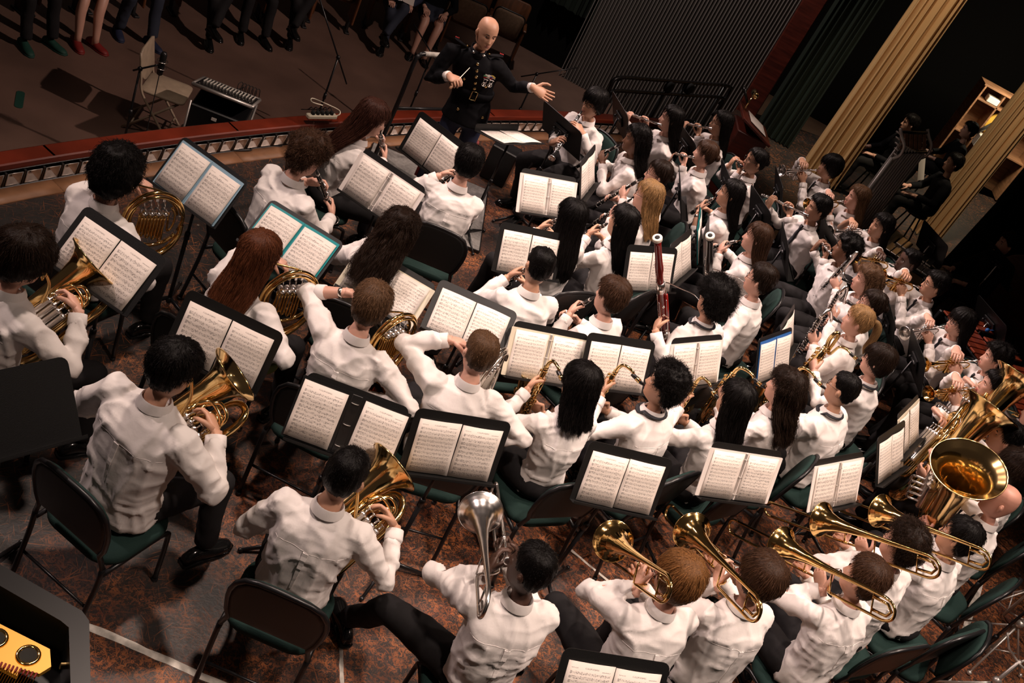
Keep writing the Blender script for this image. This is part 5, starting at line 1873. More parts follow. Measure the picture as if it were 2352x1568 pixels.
def stand(c, yaw, tilt, label, shaft='black_metal', lean=0.0):
    """c = middle of the desk."""
    X, Y, Nn = desk_frame(tilt)
    r = tag(empty('music_stand', (c[0], c[1], 0), yaw), label, 'music stand', 'black music stands')
    z = c[2]
    key = ('desk', tilt)
    if key not in LEG3:
        d = MB()
        ol = rrect(.505, .335, .035, 4, only=(0, 1))
        d.plate(ol, (0, 0, 0), X, Y, .004)
        lip = MB()
        lip.plate(rrect(.505, .060, .012, 3, only=(2, 3)), -Y * .168 + Nn * .028, X, Nn * -1, .003)
        lip.plate([(-.25, -.006), (.25, -.006), (.25, .006), (-.25, .006)], -Y * .160 + Nn * .058, X, Y, .003)
        br = MB()
        br.box(-Nn * .012, (.16, .10, .016), .004, np.array([X, Y, Nn]))
        br.tube([-Nn * .02 + X * .05, -Nn * .02 - X * .05], .012, 10)
        br.ball(-Nn * .03 + X * .07, .016, 8, 6)
        LEG3[key] = (d.mesh('desk', ['stand_enamel']), lip.mesh('lip', ['stand_enamel']), br.mesh('tilt_bracket', ['black_metal']))
    for n, me in zip(('desk', 'lip', 'tilt_bracket'), LEG3[key]):
        o = link(n, me, r)
        o.location = (0, 0, z)
    sy = -Nn[1] * -.03 * -1
    p = -Nn * .03
    s = MB()
    s.tube([(0, p[1], .50), (0, p[1], z + p[2])], .0095, 10)
    s.build('inner_shaft', [shaft], r)
    if 'legs' not in LEG3:
        l = MB()
        l.tube([(0, .01, .075), (0, .10, .05), (0, .26, .012)], [.011, .011, .009], 8, flat=1.3)
        l.ball((0, .262, .013), (.014, .016, .013), 8, 6)
        s2 = MB()
        s2.tube([(0, 0, .05), (0, 0, .56)], .0135, 10)
        s2.lathe([(.545, .017), (.59, .017), (.60, .012)], (0, 0, 0), (0, 0, 1), 12)
        s2.ball((0, 0, .06), (.022, .022, .03), 10, 7)
        LEG3['legs'] = (l.mesh('leg', ['black_metal']), s2.mesh('outer_shaft', ['black_metal']))
    lm, sm = LEG3['legs']
    o = link('outer_shaft', sm, r)
    o.location = (0, p[1], 0)
    for k in range(3):
        o = link('leg', lm, r)
        o.location = (0, p[1], 0)
        o.rotation_euler = (0, 0, 2 * PI * k / 3 + .4 + c[0])
    return r


PAGES = {}


def page_mesh(w, h, k, bend):
    """One printed sheet with real thickness; UVs carry the print."""
    key = (w, h, k, bend)
    if key in PAGES:
        return PAGES[key]
    nu, nv = 9, 4
    vs, fs, uv = [], [], []
    for side in (0, 1):
        for j in range(nv):
            for i in range(nu):
                u, v = i / (nu - 1), j / (nv - 1)
                zz = bend * math.sin(u * PI) * (.6 + .4 * v) + .003 * (1 - side) + (.010 * max(0, u - .75) * max(0, .4 - v) * 8 if bend > 0 else 0)
                vs.append((w * (u - .5), h * (v - .5), zz))
    o = nu * nv
    for j in range(nv - 1):
        for i in range(nu - 1):
            a = j * nu + i
            fs.append((a, a + 1, a + nu + 1, a + nu))
            fs.append((o + a, o + a + nu, o + a + nu + 1, o + a + 1))
    bd = [i for i in range(nu)] + [j * nu + nu - 1 for j in range(1, nv)] + [(nv - 1) * nu + i for i in range(nu - 2, -1, -1)] + [j * nu for j in range(nv - 2, 0, -1)]
    for a, b in zip(bd, bd[1:] + bd[:1]):
        fs.append((b, a, o + a, o + b))
    me = bpy.data.meshes.new('page')
    me.from_pydata(vs, [], fs)
    ul = me.uv_layers.new(name='page_uv')
    mats = ['music_print_%d' % k, 'paper_plain']
    for m_ in mats:
        me.materials.append(M_(m_))
    top = 2 * (nu - 1) * (nv - 1)
    for p in me.polygons:
        p.material_index = 0 if p.index < top and p.index % 2 == 0 else 1
        p.use_smooth = True
        for li in p.loop_indices:
            x, y, _ = vs[me.loops[li].vertex_index]
            ul.data[li].uv = (x / w + .5, y / h + .5)
    PAGES[key] = me
    return me


def on_desk(c, yaw, tilt, dx, dy, dz, rot=0.0):
    X, Y, Nn = desk_frame(tilt)
    M = Matrix(((X[0], Y[0], Nn[0], 0), (X[1], Y[1], Nn[1], 0), (X[2], Y[2], Nn[2], 0), (0, 0, 0, 1)))
    p = X * dx + Y * dy + Nn * dz
    return Matrix.Translation((c[0], c[1], c[2])) @ Matrix.Rotation(yaw, 4, 'Z') @ Matrix.Translation(p) @ M @ Matrix.Rotation(rot, 4, 'Z')


def music(c, yaw, tilt, kind, who, seed):
    rg = random.Random(seed)
    w, h = .216, .279
    low = -.165 + h / 2 + .004
    if kind == 'sheets':
        for s, nm in ((-1, 'first'), (1, 'second')):
            o = link('sheet_music', page_mesh(w, h, rg.randrange(4), (.006, .010)[s > 0]))
            o.matrix_world = on_desk(c, yaw, tilt, s * (w / 2 + .003) + .0, low + rg.uniform(-.002, .003), .0045 + (.0 if s < 0 else .0005), rg.uniform(-.015, .015))
            tag(o, '%s loose music page before the %s' % (('opening', 'following')[s > 0], who), 'sheet music', 'loose band parts on the stands')
        return
    spec = {'binder_white': ('ring_binder', 'white_vinyl', .53, .292, 'open white ring binder'), 'binder_cream': ('ring_binder', 'cream_plastic', .53, .292, 'open cream ring binder'),
            'folder_teal': ('music_folder', 'teal_plastic', .475, .305, 'open teal music folder'), 'folder_clear': ('music_folder', 'clear_blue', .475, .305, 'open pale blue music folder'),
            'folder_blue': ('music_folder', 'blue_plastic', .46, .30, 'open bright blue music folder'), 'folder_black': ('music_folder', 'black_vinyl', .54, .305, 'open black music folder')}[kind]
    r = tag(empty(spec[0], mw=on_desk(c, yaw, tilt, 0, -.165 + spec[3] / 2 + .003, .003)), '%s before the %s' % (spec[4], who), spec[0].replace('_', ' '), 'binders and folders on the stands')
    cv = MB()
    W2 = spec[2]
    for s in (-1, 1):
        cv.plate(rrect(W2 / 2 - .004, spec[3], .006, 2), (s * (W2 / 4 + .001), 0, .003), (1, 0, 0), (0, 1, 0), .004)
    cv.plate(rrect(.03, spec[3], .003, 1), (0, 0, .0015), (1, 0, 0), (0, 1, 0), .002)
    cv.build('cover', [spec[1]], r)
    gap = .018 if 'binder' in kind else .010 if kind != 'folder_black' else .042
    for s in (-1, 1):
        o = link('page', page_mesh(w, h, rg.randrange(4), .007), r)
        o.location = (s * (w / 2 + gap), -.004 + rg.uniform(-.003, .003), .008)
        o.rotation_euler = (0, 0, rg.uniform(-.01, .01))
    if 'binder' in kind or kind == 'folder_black':
        sp = MB()
        sp.box((0, 0, .006), (.016 if kind != 'folder_black' else .05, spec[3] * .97, .006), .002)
        sp.build('spine', ['aluminium' if kind != 'folder_black' else 'black_vinyl'], r)
        for q in (-.107, 0, .107):
            rm_ = MB()
            rm_.tube([(.017 * math.cos(a), q, .009 + .012 * math.sin(a)) for a in np.linspace(0, PI, 9)], .0018, 6)
            rm_.build('ring', ['aluminium'], r)

# ------------------------------------------------------------------ the players
WHO = {}
FEET = {}


def w2l(base, yaw, p):
    d = np.asarray(p, float) - np.asarray(base, float)
    c, s = math.cos(yaw), math.sin(yaw)
    return V3(c * d[0] + s * d[1], -s * d[0] + c * d[1], d[2])


GROUPS = {'horn': 'horn players', 'clarinet': 'clarinet players', 'bassoon': 'bassoon players', 'oboe': 'oboe players', 'flute': 'flute players', 'piccolo': 'flute players', 'trumpet': 'trumpet players',
          'bassclar': 'low clarinet players', 'barisax': 'saxophone players', 'tenorsax': 'saxophone players', 'altosax': 'saxophone players', 'euphonium': 'euphonium players', 'trombone': 'trombone players', 'tuba': 'tuba players', 'none': 'band players'}
LOOK = {'hornA': (6, -8), 'clarA': (-10, -12), 'clarB': (-8, -10), 'clarC': (4, -6), 'tbnA': (42, -4), 'tbnB': (16, -4), 'tbnC': (14, -4), 'tbnD': (18, -4), 'tbnE': (12, -4), 'tbnF': (16, -2), 'eupA': (-14, -10), 'eupB': (-16, -8), 'eupC': (-14, -6),
        'hornD': (14, -6), 'hornC': (4, -10), 'clarK': (-2, -8), 'clarJ': (-10, -16), 'tubaA': (18, -4), 'tubaB': (14, -2), 'altB': (22, -2), 'altC': (6, -8)}
LEGS = {'tbnA': 'out', 'eupB': 'c', 'eupA': 'c', 'tubaA': 'c', 'tubaB': 'c', 'bsnA': 'c', 'tenB': 'c', 'clarD': 'b', 'trpG': 'b'}

for idx, (key, H, yd, inst, tip, ext, hair, hc, skin, opts, phrase) in enumerate(PEOPLE):
    yaw = math.radians(yd)
    opts = opts.split()
    WHO[key] = phrase
    hy = {'clarJ': .13, 'hornB': .06, 'trombone': .06}.get(key, .07)
    if inst in ('euphonium', 'tuba', 'horn'):
        hy = .05
    f = V3(-math.sin(yaw), math.cos(yaw), 0)
    base = V3(H[0], H[1], 0) - f * hy
    hz = H[2]
    near = 1 if H[1] < 6.6 else 0
    look = LOOK.get(key, (0, -6))
    if inst == 'flute':
        look = (-18, -6)
    Xh = rot_head((0, hy, hz), math.radians(look[0]), math.radians(look[1]))
    M = Xh(np.array([[0, .103, -.070]]))[0]
    Lm = Matrix.Translation((base[0], base[1], 0)) @ Matrix.Rotation(yaw, 4, 'Z')
    T = None if tip is None else w2l(base, yaw, tip)
    E_ = None if ext is None else w2l(base, yaw, ext)
    hands = hold_hands(inst, M, T, E_) if inst in ('clarinet', 'oboe', 'flute', 'piccolo', 'trumpet', 'trombone') else None
    nm = None
    up2 = V3(0, .4, .9)
    if inst in ('clarinet', 'oboe'):
        A = unit(T - M)
        mw = Lm @ frame_mw(M, A, (0, .55, .85))
        nm = (inst, 'black %s played by the %s' % (inst, phrase), mw, 'shared', inst, b_clarinet if inst == 'clarinet' else b_oboe)
    elif inst in ('flute', 'piccolo'):
        A = unit(T - M)
        mw = Lm @ frame_mw(M + V3(0, .006, -.012), A, (0, .2, 1))
        nm = (inst, ('silver flute' if inst == 'flute' else 'small dark piccolo') + ' of the %s' % phrase, mw, 'shared', inst, b_flute() if inst == 'flute' else b_flute(.46, True))
    elif inst == 'trumpet':
        A = unit(T - M)
        metal = 'silver' if 'silver' in opts else 'gold_brass'
        mw = Lm @ frame_mw(M + A * .004, A, (0, 0, 1))
        nm = ('trumpet', '%s trumpet of the %s' % ('silver' if 'silver' in opts else 'gold', phrase), mw, 'shared', 'trumpet' + metal, b_trumpet(metal))
    elif inst == 'trombone':
        A = unit(T - M)
        L = float(np.linalg.norm(T - M))
        metal = 'silver' if 'silver' in opts else 'gold_brass'
        mw = Lm @ frame_mw(M + A * .004, A, (.0, 0, 1))
        nm = ('trombone', '%s trombone of the %s' % ('silver' if 'silver' in opts else 'gold', phrase), mw, 'shared', 'trombone%s%.2f' % (metal, L), b_trombone(metal, max(L, .74)))
    elif inst in ('euphonium', 'tuba'):
        s, br = (1.0, .142) if inst == 'euphonium' else (1.5, .235 if key == 'tubaA' else .212)
        ax = unit(T - E_)
        side = {'eupA': V3(.75, -.2, -.5), 'eupB': V3(.75, -.2, -.5), 'eupC': V3(.75, -.2, -.5)}.get(key, V3(.9, .3, -.2))
        fm_ = frame_mw(T, side - ax * (ax @ side), ax)
        x_ = unit(side - ax * (ax @ side))
        y_ = np.cross(ax, x_)
        ml = V3((M - T) @ x_, (M - T) @ y_, (M - T) @ ax)
        if ml[1] < 0:
            x_, y_ = x_, y_
        mw = Lm @ Matrix(((x_[0], y_[0], ax[0], T[0]), (x_[1], y_[1], ax[1], T[1]), (x_[2], y_[2], ax[2], T[2]), (0, 0, 0, 1)))
        nm = (inst, 'gold %s held by the %s' % (inst, phrase), mw, 'own', None, big_brass(s, br, 'brass', ml, 1, -1 if inst == 'euphonium' else 1))

        def loc(a, b, c):
            return T + (x_ * a + y_ * b + ax * c) * s
        ysg = -1 if inst == 'euphonium' else 1
        vh = loc(.105, .09 * ysg, -.19)
        d1 = unit(-x_ * .75 - ax * .12 + (V3(0, .35, 0) if ysg < 0 else -y_ * .45))
        hands = [(vh - d1 * .095 + ax * .022, unit(d1), -ax, (25, 40, 25)), (loc(-.05, .02, -.42) + V3(-.05, -.01, -.02), unit(x_ * .5 + V3(0, .6, .1)), V3(.6, .2, .0), (30, 40, 30))]
    elif inst == 'horn':
        C_ = V3(.15, hy + .19, hz - .255)
        zax = unit(V3(.86, -.50, .05))
        yax = unit(V3(-.15, .06, 1) - zax * (zax @ V3(-.15, .06, 1)))
        xax = np.cross(yax, zax)
        ml = V3((M - C_) @ xax, (M - C_) @ yax, (M - C_) @ zax)
        mw = Lm @ Matrix(((xax[0], yax[0], zax[0], C_[0]), (xax[1], yax[1], zax[1], C_[1]), (xax[2], yax[2], zax[2], C_[2]), (0, 0, 0, 1)))
        nm = ('french_horn', 'gold french horn of the %s' % phrase, mw, 'own', None, b_horn(ml, 'gold_brass' if key != 'hornD' else 'nickel'))
        bell = C_ - xax * .11 - yax * .243 + zax * .10
        lv = V3(.05, hy + .22, hz - .135)
        opts.append('left_up')
        if key in ('hornC', 'hornD'):
            lv = V3(-.06, hy + .17, hz - .11)
        d1 = unit(xax * .9 + yax * .1)
        d2 = unit(V3(.85, .30, -.12))
        hands = [(bell - d1 * .03 + V3(.0, -.10, .02), unit(V3(-.3, 1, 0)), V3(-1, 0, 0), (10, 15, 10)), (lv - d2 * .09 + V3(0, 0, .02), d2, V3(.1, -.2, -1), (35, 45, 35))]
    elif inst.endswith('sax'):
        A, sd, L, r0, r1, br, nk = {'altosax': (V3(.10, .05, -1), 1, .50, .012, .031, .062, .185), 'tenorsax': (V3(.16, .0, -1), 1, .60, .014, .040, .078, .215), 'barisax': (V3(.14, .05, -1), 1, .70, .022, .050, .092, .20)}[inst]
        Tn, Bn, parts = sax_parts(A, sd, L, r0, r1, br, nk, inst == 'barisax')
        hr = math.radians(look[0])
        mw = Lm @ Matrix.Translation(tuple(M - V3(0, .004, 0))) @ Matrix.Rotation(hr * .6, 4, 'Z')
        kind = {'altosax': 'alto saxophone', 'tenorsax': 'tenor saxophone', 'barisax': 'large baritone saxophone'}[inst]
        nm = ('saxophone', 'gold %s of the %s' % (kind, phrase), mw, 'own', None, parts)
        Au = unit(A)
        Rz = np.array(Matrix.Rotation(hr * .6, 3, 'Z'))
        P1, P2 = M + Rz @ (Tn + Au * L * .22), M + Rz @ (Tn + Au * L * .62)
        dR, dL = unit(V3(-.55, .55, .25)), unit(V3(.55, .55, .3))
        hands = [(P2 - dR * .085 + V3(.04, 0, 0), dR, V3(-.7, -.5, 0), (30, 50, 30)), (P1 - dL * .085 - V3(.035, 0, 0), dL, V3(.7, -.5, 0), (30, 50, 30))]
    elif inst == 'bassoon':
        bot = V3(.17, .10, .36)
        top = T
        ax = unit(bot - top)
        top = bot - ax * 1.30
        top = T if np.linalg.norm(bot - T) > 1.2 else top
        nm = ('bassoon', '%s bassoon of the %s' % ('red maple' if key == 'bsnA' else 'black', phrase), Lm @ Matrix.Translation(tuple(M)), 'own', None, bassoon_parts(top - M, bot - M, M, 'red_maple' if key == 'bsnA' else 'black_wood'))
        P1, P2 = top + (bot - top) * .52, top + (bot - top) * .80
        dR, dL = unit(V3(-.6, .6, .3)), unit(V3(.5, .6, .4))
        hands = [(P2 - dR * .08 + V3(.04, 0, 0), dR, V3(-.7, -.4, 0), (30, 50, 30)), (P1 - dL * .085 - V3(.045, .0, 0), dL, V3(.7, -.4, 0), (30, 50, 30))]
    elif inst == 'bassclar':
        top, bot = E_, T
        nm = ('bass_clarinet', 'tall low clarinet of the %s' % phrase, Lm @ Matrix.Translation(tuple(M)), 'own', None, bassclar_parts(top - M, bot - M))
        P1, P2 = top + (bot - top) * .30, top + (bot - top) * .62
        dR, dL = unit(V3(-.6, .6, .3)), unit(V3(.5, .6, .4))
        hands = [(P2 - dR * .085 + V3(.035, 0, 0), dR, V3(-.7, -.4, 0), (30, 50, 30)), (P1 - dL * .085 - V3(.035, .0, 0), dL, V3(.7, -.4, 0), (30, 50, 30))]
    if hands is None:
        hands = hold_hands('none', M, None, None)
    if 'wristband' not in opts and key == 'clarL':
        opts.append('wristband')
    verb = {'none': 'seated', 'horn': 'playing horn', 'bassclar': 'playing low clarinet', 'barisax': 'playing saxophone', 'tenorsax': 'playing saxophone', 'altosax': 'playing saxophone'}.get(inst, 'playing ' + inst)
    root, Xf, Sf = person(base, yaw, hy, hz, hands, skin, hair, hc, phrase + ', white shirt', GROUPS[inst], idx + 1.0, opts, look, LEGS.get(key, ('a', 'b', 'c')[idx % 3]), near=near)
    bc = base - f * .085
    chair(bc[0], bc[1], yaw, 'green band chair under the %s' % phrase)
    if nm:
        name, lab, mw, how, k2, bl = nm
        r = tag(empty(name, mw=mw), lab, name.replace('_', ' '), GROUPS[inst].replace(' players', 's') if inst != 'none' else None)
        if how == 'shared':
            from_parts(r, k2, bl)
        else:
            own_parts(r, bl)

SPH = {'A': ('clarC', 'nearest the podium'), 'B': ('eupC', ''), 'C': ('tbnA', ''), 'D': ('tbnC', ''), 'E': ('altB', ''), 'F': ('clarC', ''), 'G': ('hornB', ''), 'H': ('hornA', ''), 'I': ('clarI', ''), 'J': ('eupC', ''), 'K': ('hornD', ''), 'K2': ('hornC', ''), 'L': ('eupA', ''), 'M': ('eupB', ''), 'O': ('clarK', ''), 'P': ('clarL', ''),
       'Q': ('clarE', ''), 'R': ('bsnB', ''), 'S': ('tenA', ''), 'T': ('altA', ''), 'U': ('altC', ''), 'W': ('tbnF', ''), 'X': ('tubaB', ''), 'Y': ('tbnE', ''), 'Zd': ('front', ''), 'sD': ('clarD', ''), 'sF': ('fluteA', ''), 'sFB': ('fluteB', ''), 'sFC': ('fluteC', ''), 'sOA': ('oboeA', ''), 'sPI': ('picc', ''), 'sFD': ('fluteD', ''),
       'sFE': ('fluteE', ''), 'sTA': ('trpA', ''), 'sTB': ('trpC', ''), 'sTE': ('trpE', ''), 'sTF': ('trpG', ''), 'sBC': ('bclC', ''), 'sOB': ('oboeB', ''), 'AHb': ('perc1', ''), 'AIb': ('perc2', ''), 'sAJ': ('perc3', ''), 'BIG': ('corner', '')}
WHO.update({'front': 'unseen row below the trombones', 'perc1': 'vibraphone player beside the tan curtain', 'perc2': 'marimba player', 'perc3': 'dark percussion corner', 'corner': 'empty place in the near corner'})
SPH['J'] = ('eupC2', '')
WHO['eupC2'] = 'close-cropped euphonium boy, on its black folder side'
SPH['A'] = ('clarC2', '')
WHO['clarC2'] = 'podium clarinets'
for k, (key, c, yd, tilt, kind) in enumerate(STANDS):
    if key == 'BIG':
        c, yd, tilt = (-1.56, 2.55, 1.10), 62, 50
    w_ = WHO[SPH[key][0]]
    tilt = 5 * round(tilt / 5)
    col = {'none': 'seen from behind', 'sheets': 'with two loose pages', 'binder_white': 'with white binder', 'binder_cream': 'with cream binder', 'folder_teal': 'with teal folder', 'folder_clear': 'with pale blue folder', 'folder_blue': 'with bright blue folder', 'folder_black': 'with black folder'}[kind]
    if key == 'BIG':
        col = 'with an empty desk'
    X, Y, Nn = desk_frame(tilt)
    yaw = math.radians(yd)
    # the fitted point is the middle of the pages; the desk's middle lies a little higher
    off = V3(0, Y[1] * .024, Y[2] * .024)
    cc = V3(c[0] - math.sin(yaw) * off[1], c[1] + math.cos(yaw) * off[1], c[2] + off[2]) if kind != 'none' else np.asarray(c, float)
    st = stand(cc, yaw, tilt, 'music stand %s before the %s' % (col, w_), 'nickel' if key in ('AHb', 'AIb', 'sAJ') else 'black_metal')
    if kind != 'none':
        music(cc, yaw, tilt, kind, w_, k)
    if key == 'O':
        fc = bpy.data.curves.new('stencil_number', 'FONT')
        fc.body = '05'
        fc.size = .035
        fc.extrude = .0006
        fc.materials.append(mat('stencil_green', (0.02, 0.35, 0.22), 0.6))
        t = text_mesh('stencil_number', fc, st)
        t.matrix_local = Matrix.Translation((0, 0, cc[2])) @ Matrix(((1, 0, 0, .205), (0, Y[1], Nn[1], Y[1] * .03 + Nn[1] * .003), (0, Y[2], Nn[2], Y[2] * .03 + Nn[2] * .003), (0, 0, 0, 1)))

# ------------------------------------------------------------------ the conductor, standing on a carpeted podium
pod = tag(empty('podium', (-1.30, 7.72, 0), math.radians(14)), 'low grey carpeted podium under the conductor', 'podium')
pod.scale = (1, 1, .15)
mb = MB()
mb.box((0, 0, .10), (1.15, 1.15, .20), .012)
mb.build('platform', ['black_metal'], pod)
mb = MB()
mb.box((0, 0, .203), (1.13, 1.13, .012), .005)
mb.build('carpet', ['grey_carpet'], pod)
rl = tag(empty('podium_rail', (-1.66, 7.98, .0), math.radians(58)), 'black tube safety rail with white tape behind the conductor', 'rail')
mb = MB()
mb.tube(curve([(-.31, .02, .04), (-.30, .0, .7), (-.295, .0, 1.06), (-.27, .0, 1.12), (-.22, .0, 1.14), (.0, .0, 1.14), (.22, .0, 1.14), (.27, .0, 1.12), (.295, .0, 1.06), (.30, .0, .7), (.31, .02, .04)], 5), .019, 10)
mb.build('tube_frame', ['black_metal'], rl)
mb = MB()
mb.tube([(-.22, .0, 1.14), (.22, .0, 1.14)], .0215, 10)
mb.build('tape', ['tape_white'], rl)
mb = MB()
mb.tube([(-.30, .0, .62), (.30, .0, .62)], .014, 8)
mb.build('crossbar', ['black_metal'], rl)


def conductor():
    base, fz = V3(-1.27, 7.84, .032), .032
    yaw = math.radians(204)
    root = tag(empty('person', base, yaw), 'bald conductor in a black dress uniform with baton and outstretched arm', 'person')
    L = lambda p: w2l(base, yaw, p)
    Hc = L((-1.346, 7.644, 1.60))
    N = Hc + V3(-.0, -.03, -.185)
    hip = V3(0, 0, .90)
    X = rot_head(Hc, math.radians(14), math.radians(-4), .05)
    ang = np.arange(24) * 2 * PI / 24
    body, jk = MB(), MB()
    add_head(body, 'near', X)

    def sp(t):
        c = hip * (1 - t) + N * t
        c[1] = hip[1] + (N[1] - hip[1]) * t ** 1.3 - .01 * math.sin(PI * t)
        return c
    prof = [(-.32, .205, .155), (-.2, .198, .150), (0, .186, .140), (.18, .172, .128), (.4, .180, .128), (.62, .198, .134), (.78, .202, .122), (.88, .170, .098), (.95, .115, .078), (1.02, .07, .068)]

    def spx(t):
        return sp(t) if t >= 0 else hip + V3(0, 0, t * .48)
    jk.rings([spx(t) + np.stack([a * np.cos(ang), b * np.sin(ang), 0 * ang], 1) for t, a, b in prof])
    body.rings([spx(t) + np.stack([a * .8 * np.cos(ang), b * .8 * np.sin(ang), 0 * ang], 1) for t, a, b in prof[1:-1]])
    S = {s: N + V3(s * .192, -.01, -.055) for s in (1, -1)}
    rw = L(COND['rh'])
    lw = L(COND['lh'])
    cf = MB()
    for s, wr, d, n, cu, hint in ((1, rw, V3(-.35, .9, .12), V3(-.3, -.2, -.9), (55, 70, 45), (.35, -.5, -.85)), (-1, lw, V3(-.95, .15, -.15), V3(.1, .75, .65), (6, 14, 10), (-.4, -.5, -.5))):
        E = elbow(S[s], wr, hint, .31, .275)
        u = unit(wr - E)
        body.tube([S[s], S[s] * .5 + E * .5, E, E * .5 + wr * .5, wr - u * .03, wr + u * .01], [.055, .05, .042, .040, .030, .027], 10)
        add_hand(body, wr, d, n, s, cu, 1.12, spread=.10 if s < 0 else 0, thumb=.25 if s < 0 else .6)
        end = wr - u * .04
        jk.tube([S[s] * .75 + N * .25 - (0, 0, .02), S[s], S[s] * .5 + E * .5, E, E * .5 + end * .5, end], [.066, .072, .064, .056, .052, .046], 16)
        cf.tube([wr - u * .06, wr - u * .055, wr - u * .012, wr - u * .010], [.030, .041, .040, .034], 14)
    body.build('body', [skin_mat('tan'), lip_mat('tan'), 'eye_white', 'eye_dark', hair_mat('dark')], root)
    cf.build('shirt_cuffs', ['white_vinyl'], root)
    col = MB()
    rs = []
    for r, z in ((.062, -.03), (.066, -.03), (.066, .030), (.062, .030)):
        rs.append(np.stack([N[0] + r * np.cos(ang), N[1] + .004 + r * 1.05 * np.sin(ang), N[2] + .012 + z - .012 * np.sin(ang)], 1))
    col.rings(rs, loop=True)
    o = jk.build('jacket', ['uniform_cloth'], root)
    defer(o, .0125, 5, .006, 4.4, col)
    tr_ = MB()
    tr_.ball(hip + V3(0, 0, -.06), (.175, .14, .15), 16, 10)
    for s in (1, -1):
        tr_.tube([hip + V3(s * .09, 0, -.05), V3(s * .11, .02, .48), V3(s * .115, -.03, .07)], [.098, .075, .068], 14)
        sh_ = link('shoe', shoe_mesh(), root)
        sh_.location = (s * .115, 0, 0)
        sh_.rotation_euler = (0, 0, -s * .3)
    o = tr_.build('trousers', ['dark_blue'], root)
    defer(o, .02, 5, .004, 9.1)
    for s in (1, -1):
        q = MB()
        q.tube([V3(s * .193, .0, .60), V3(s * .188, .01, .42), V3(s * .184, -.03, .09)], .012, 6, flat=1.6)
        q.build('trouser_stripe', ['red_cloth'], root)

    def front(t, x=0.0, out=.008):
        c = spx(t)
        a = np.interp(t, [q[0] for q in prof], [q[1] for q in prof])
        b = np.interp(t, [q[0] for q in prof], [q[2] for q in prof])
        return c + V3(x, b * math.sqrt(max(.05, 1 - (x / a) ** 2)) + out, 0)
    for t, x in ((.87, 0), (.76, 0), (.65, 0), (.53, 0), (.42, 0), (.52, .095), (.52, -.095), (-.06, .11), (-.06, -.11)):
        bt = MB()
        bt.ball(front(t, x, .006), (.0135, .009, .0135), 10, 7)
        bt.build('button', ['brass'], root)
    belt = MB()
    rs = []
    for dz, k in ((-.028, 1.0), (-.028, 1.05), (.028, 1.05), (.028, 1.0)):
        c = spx(.29)
        rs.append(np.stack([c[0] + .184 * k * np.cos(ang), c[1] + .134 * k * np.sin(ang), np.full(24, c[2] + dz)], 1))
    belt.rings(rs, loop=True)
    belt.build('belt', ['uniform_cloth'], root)
    bk = MB()
    c = front(.29, 0, .016)
    w, h = .024, .037
    bk.tube([c + V3(-w, 0, -h), c + V3(w, 0, -h), c + V3(w, 0, h), c + V3(-w, 0, h)], .005, 6, loop=True)
    bk.build('belt_buckle', ['brass'], root)
    # ribbons in three rows with two badges beneath
    cols = [('ribbon_red', (.45, .02, .02)), ('ribbon_gold', (.55, .38, .08)), ('ribbon_blue', (.03, .05, .25)), ('ribbon_green', (.05, .20, .09)), ('ribbon_white', (.6, .55, .5))]
    for q, (nm, cc) in enumerate(cols):
        mat(nm, cc, .7)
    rg = random.Random(3)
    for row, n_ in enumerate((3, 4, 4)):
        for k in range(n_):
            rb_ = MB()
            x = -.115 + (k - (n_ - 1) / 2) * .027
            rb_.box(front(.745 - row * .022, x, .012), (.025, .005, .010), .001)
            rb_.build('ribbon_bar', [cols[rg.randrange(5)][0]], root)
    for k, x in enumerate((-.14, -.085)):
        bd = MB()
        c = front(.665, x, .012)
        bd.box(c, (.042, .004, .006), .001)
        bd.tube([c + V3(-.012, .001, -.003), c + V3(-.012, .001, -.03)], .0025, 5)
        bd.tube([c + V3(.012, .001, -.003), c + V3(.012, .001, -.03)], .0025, 5)
        bd.tube([c + V3(.017 * math.cos(a), .001, -.045 + .017 * math.sin(a)) for a in np.arange(10) * 2 * PI / 10], .003, 5, loop=True)
        bd.box(c + V3(0, .001, -.045), (.010, .003, .020), .001)
        bd.build('badge', ['silver'], root)
    for s in (1, -1):
        ep = MB()
        a_, b_ = N + V3(s * .085, -.0, .005), S[s] + V3(s * .015, 0, .095)
        ep.tube([a_, b_], .026, 8, flat=.3)
        ep.build('epaulette', ['uniform_cloth'], root)
        bt = MB()
        bt.ball(a_ + V3(s * .01, .0, .012), .010, 8, 6)
        bt.build('button', ['brass'], root)
        bar = MB()
        for q in (-1, 0, 1):
            bar.box(b_ + V3(-s * .014 + q * .012, 0, .012), (.006, .020, .004), .001)
        bar.build('rank_bar', ['ribbon_red'], root)
        em = MB()
        c = N + V3(s * .042, .062, .012)
        em.ball(c, (.012, .005, .010), 8, 5)
        em.tube([c + V3(-.012, .002, .008), c + V3(0, .004, -.004), c + V3(.012, .002, .008)], .003, 5)
        em.build('collar_emblem', ['silver'], root)
    # the baton lies in the right hand
    tipb = L(COND['bt'])
    d = unit(tipb - rw)
    p0 = rw + unit(V3(-.35, .9, .12)) * .10 + V3(0, 0, -.030)
    bt = tag(empty('baton', mw=Matrix.Translation(tuple(base)) @ Matrix.Rotation(yaw, 4, 'Z') @ frame_mw(p0, tipb - p0, (0, 0, 1))), 'thin white baton in the conductor\'s hand', 'baton')
    ln = float(np.linalg.norm(tipb - p0))
    mb = MB()
    mb.lathe([(0, .004), (.002, .0042), (ln, .0022)], (0, 0, 0), (1, 0, 0), 8)
    mb.build('stick', ['ivory'], bt)
    mb = MB()
    mb.lathe([(-.06, .004), (-.05, .011), (-.03, .012), (.0, .005)], (0, 0, 0), (1, 0, 0), 10)
    mb.build('grip', ['tan_wood'], bt)


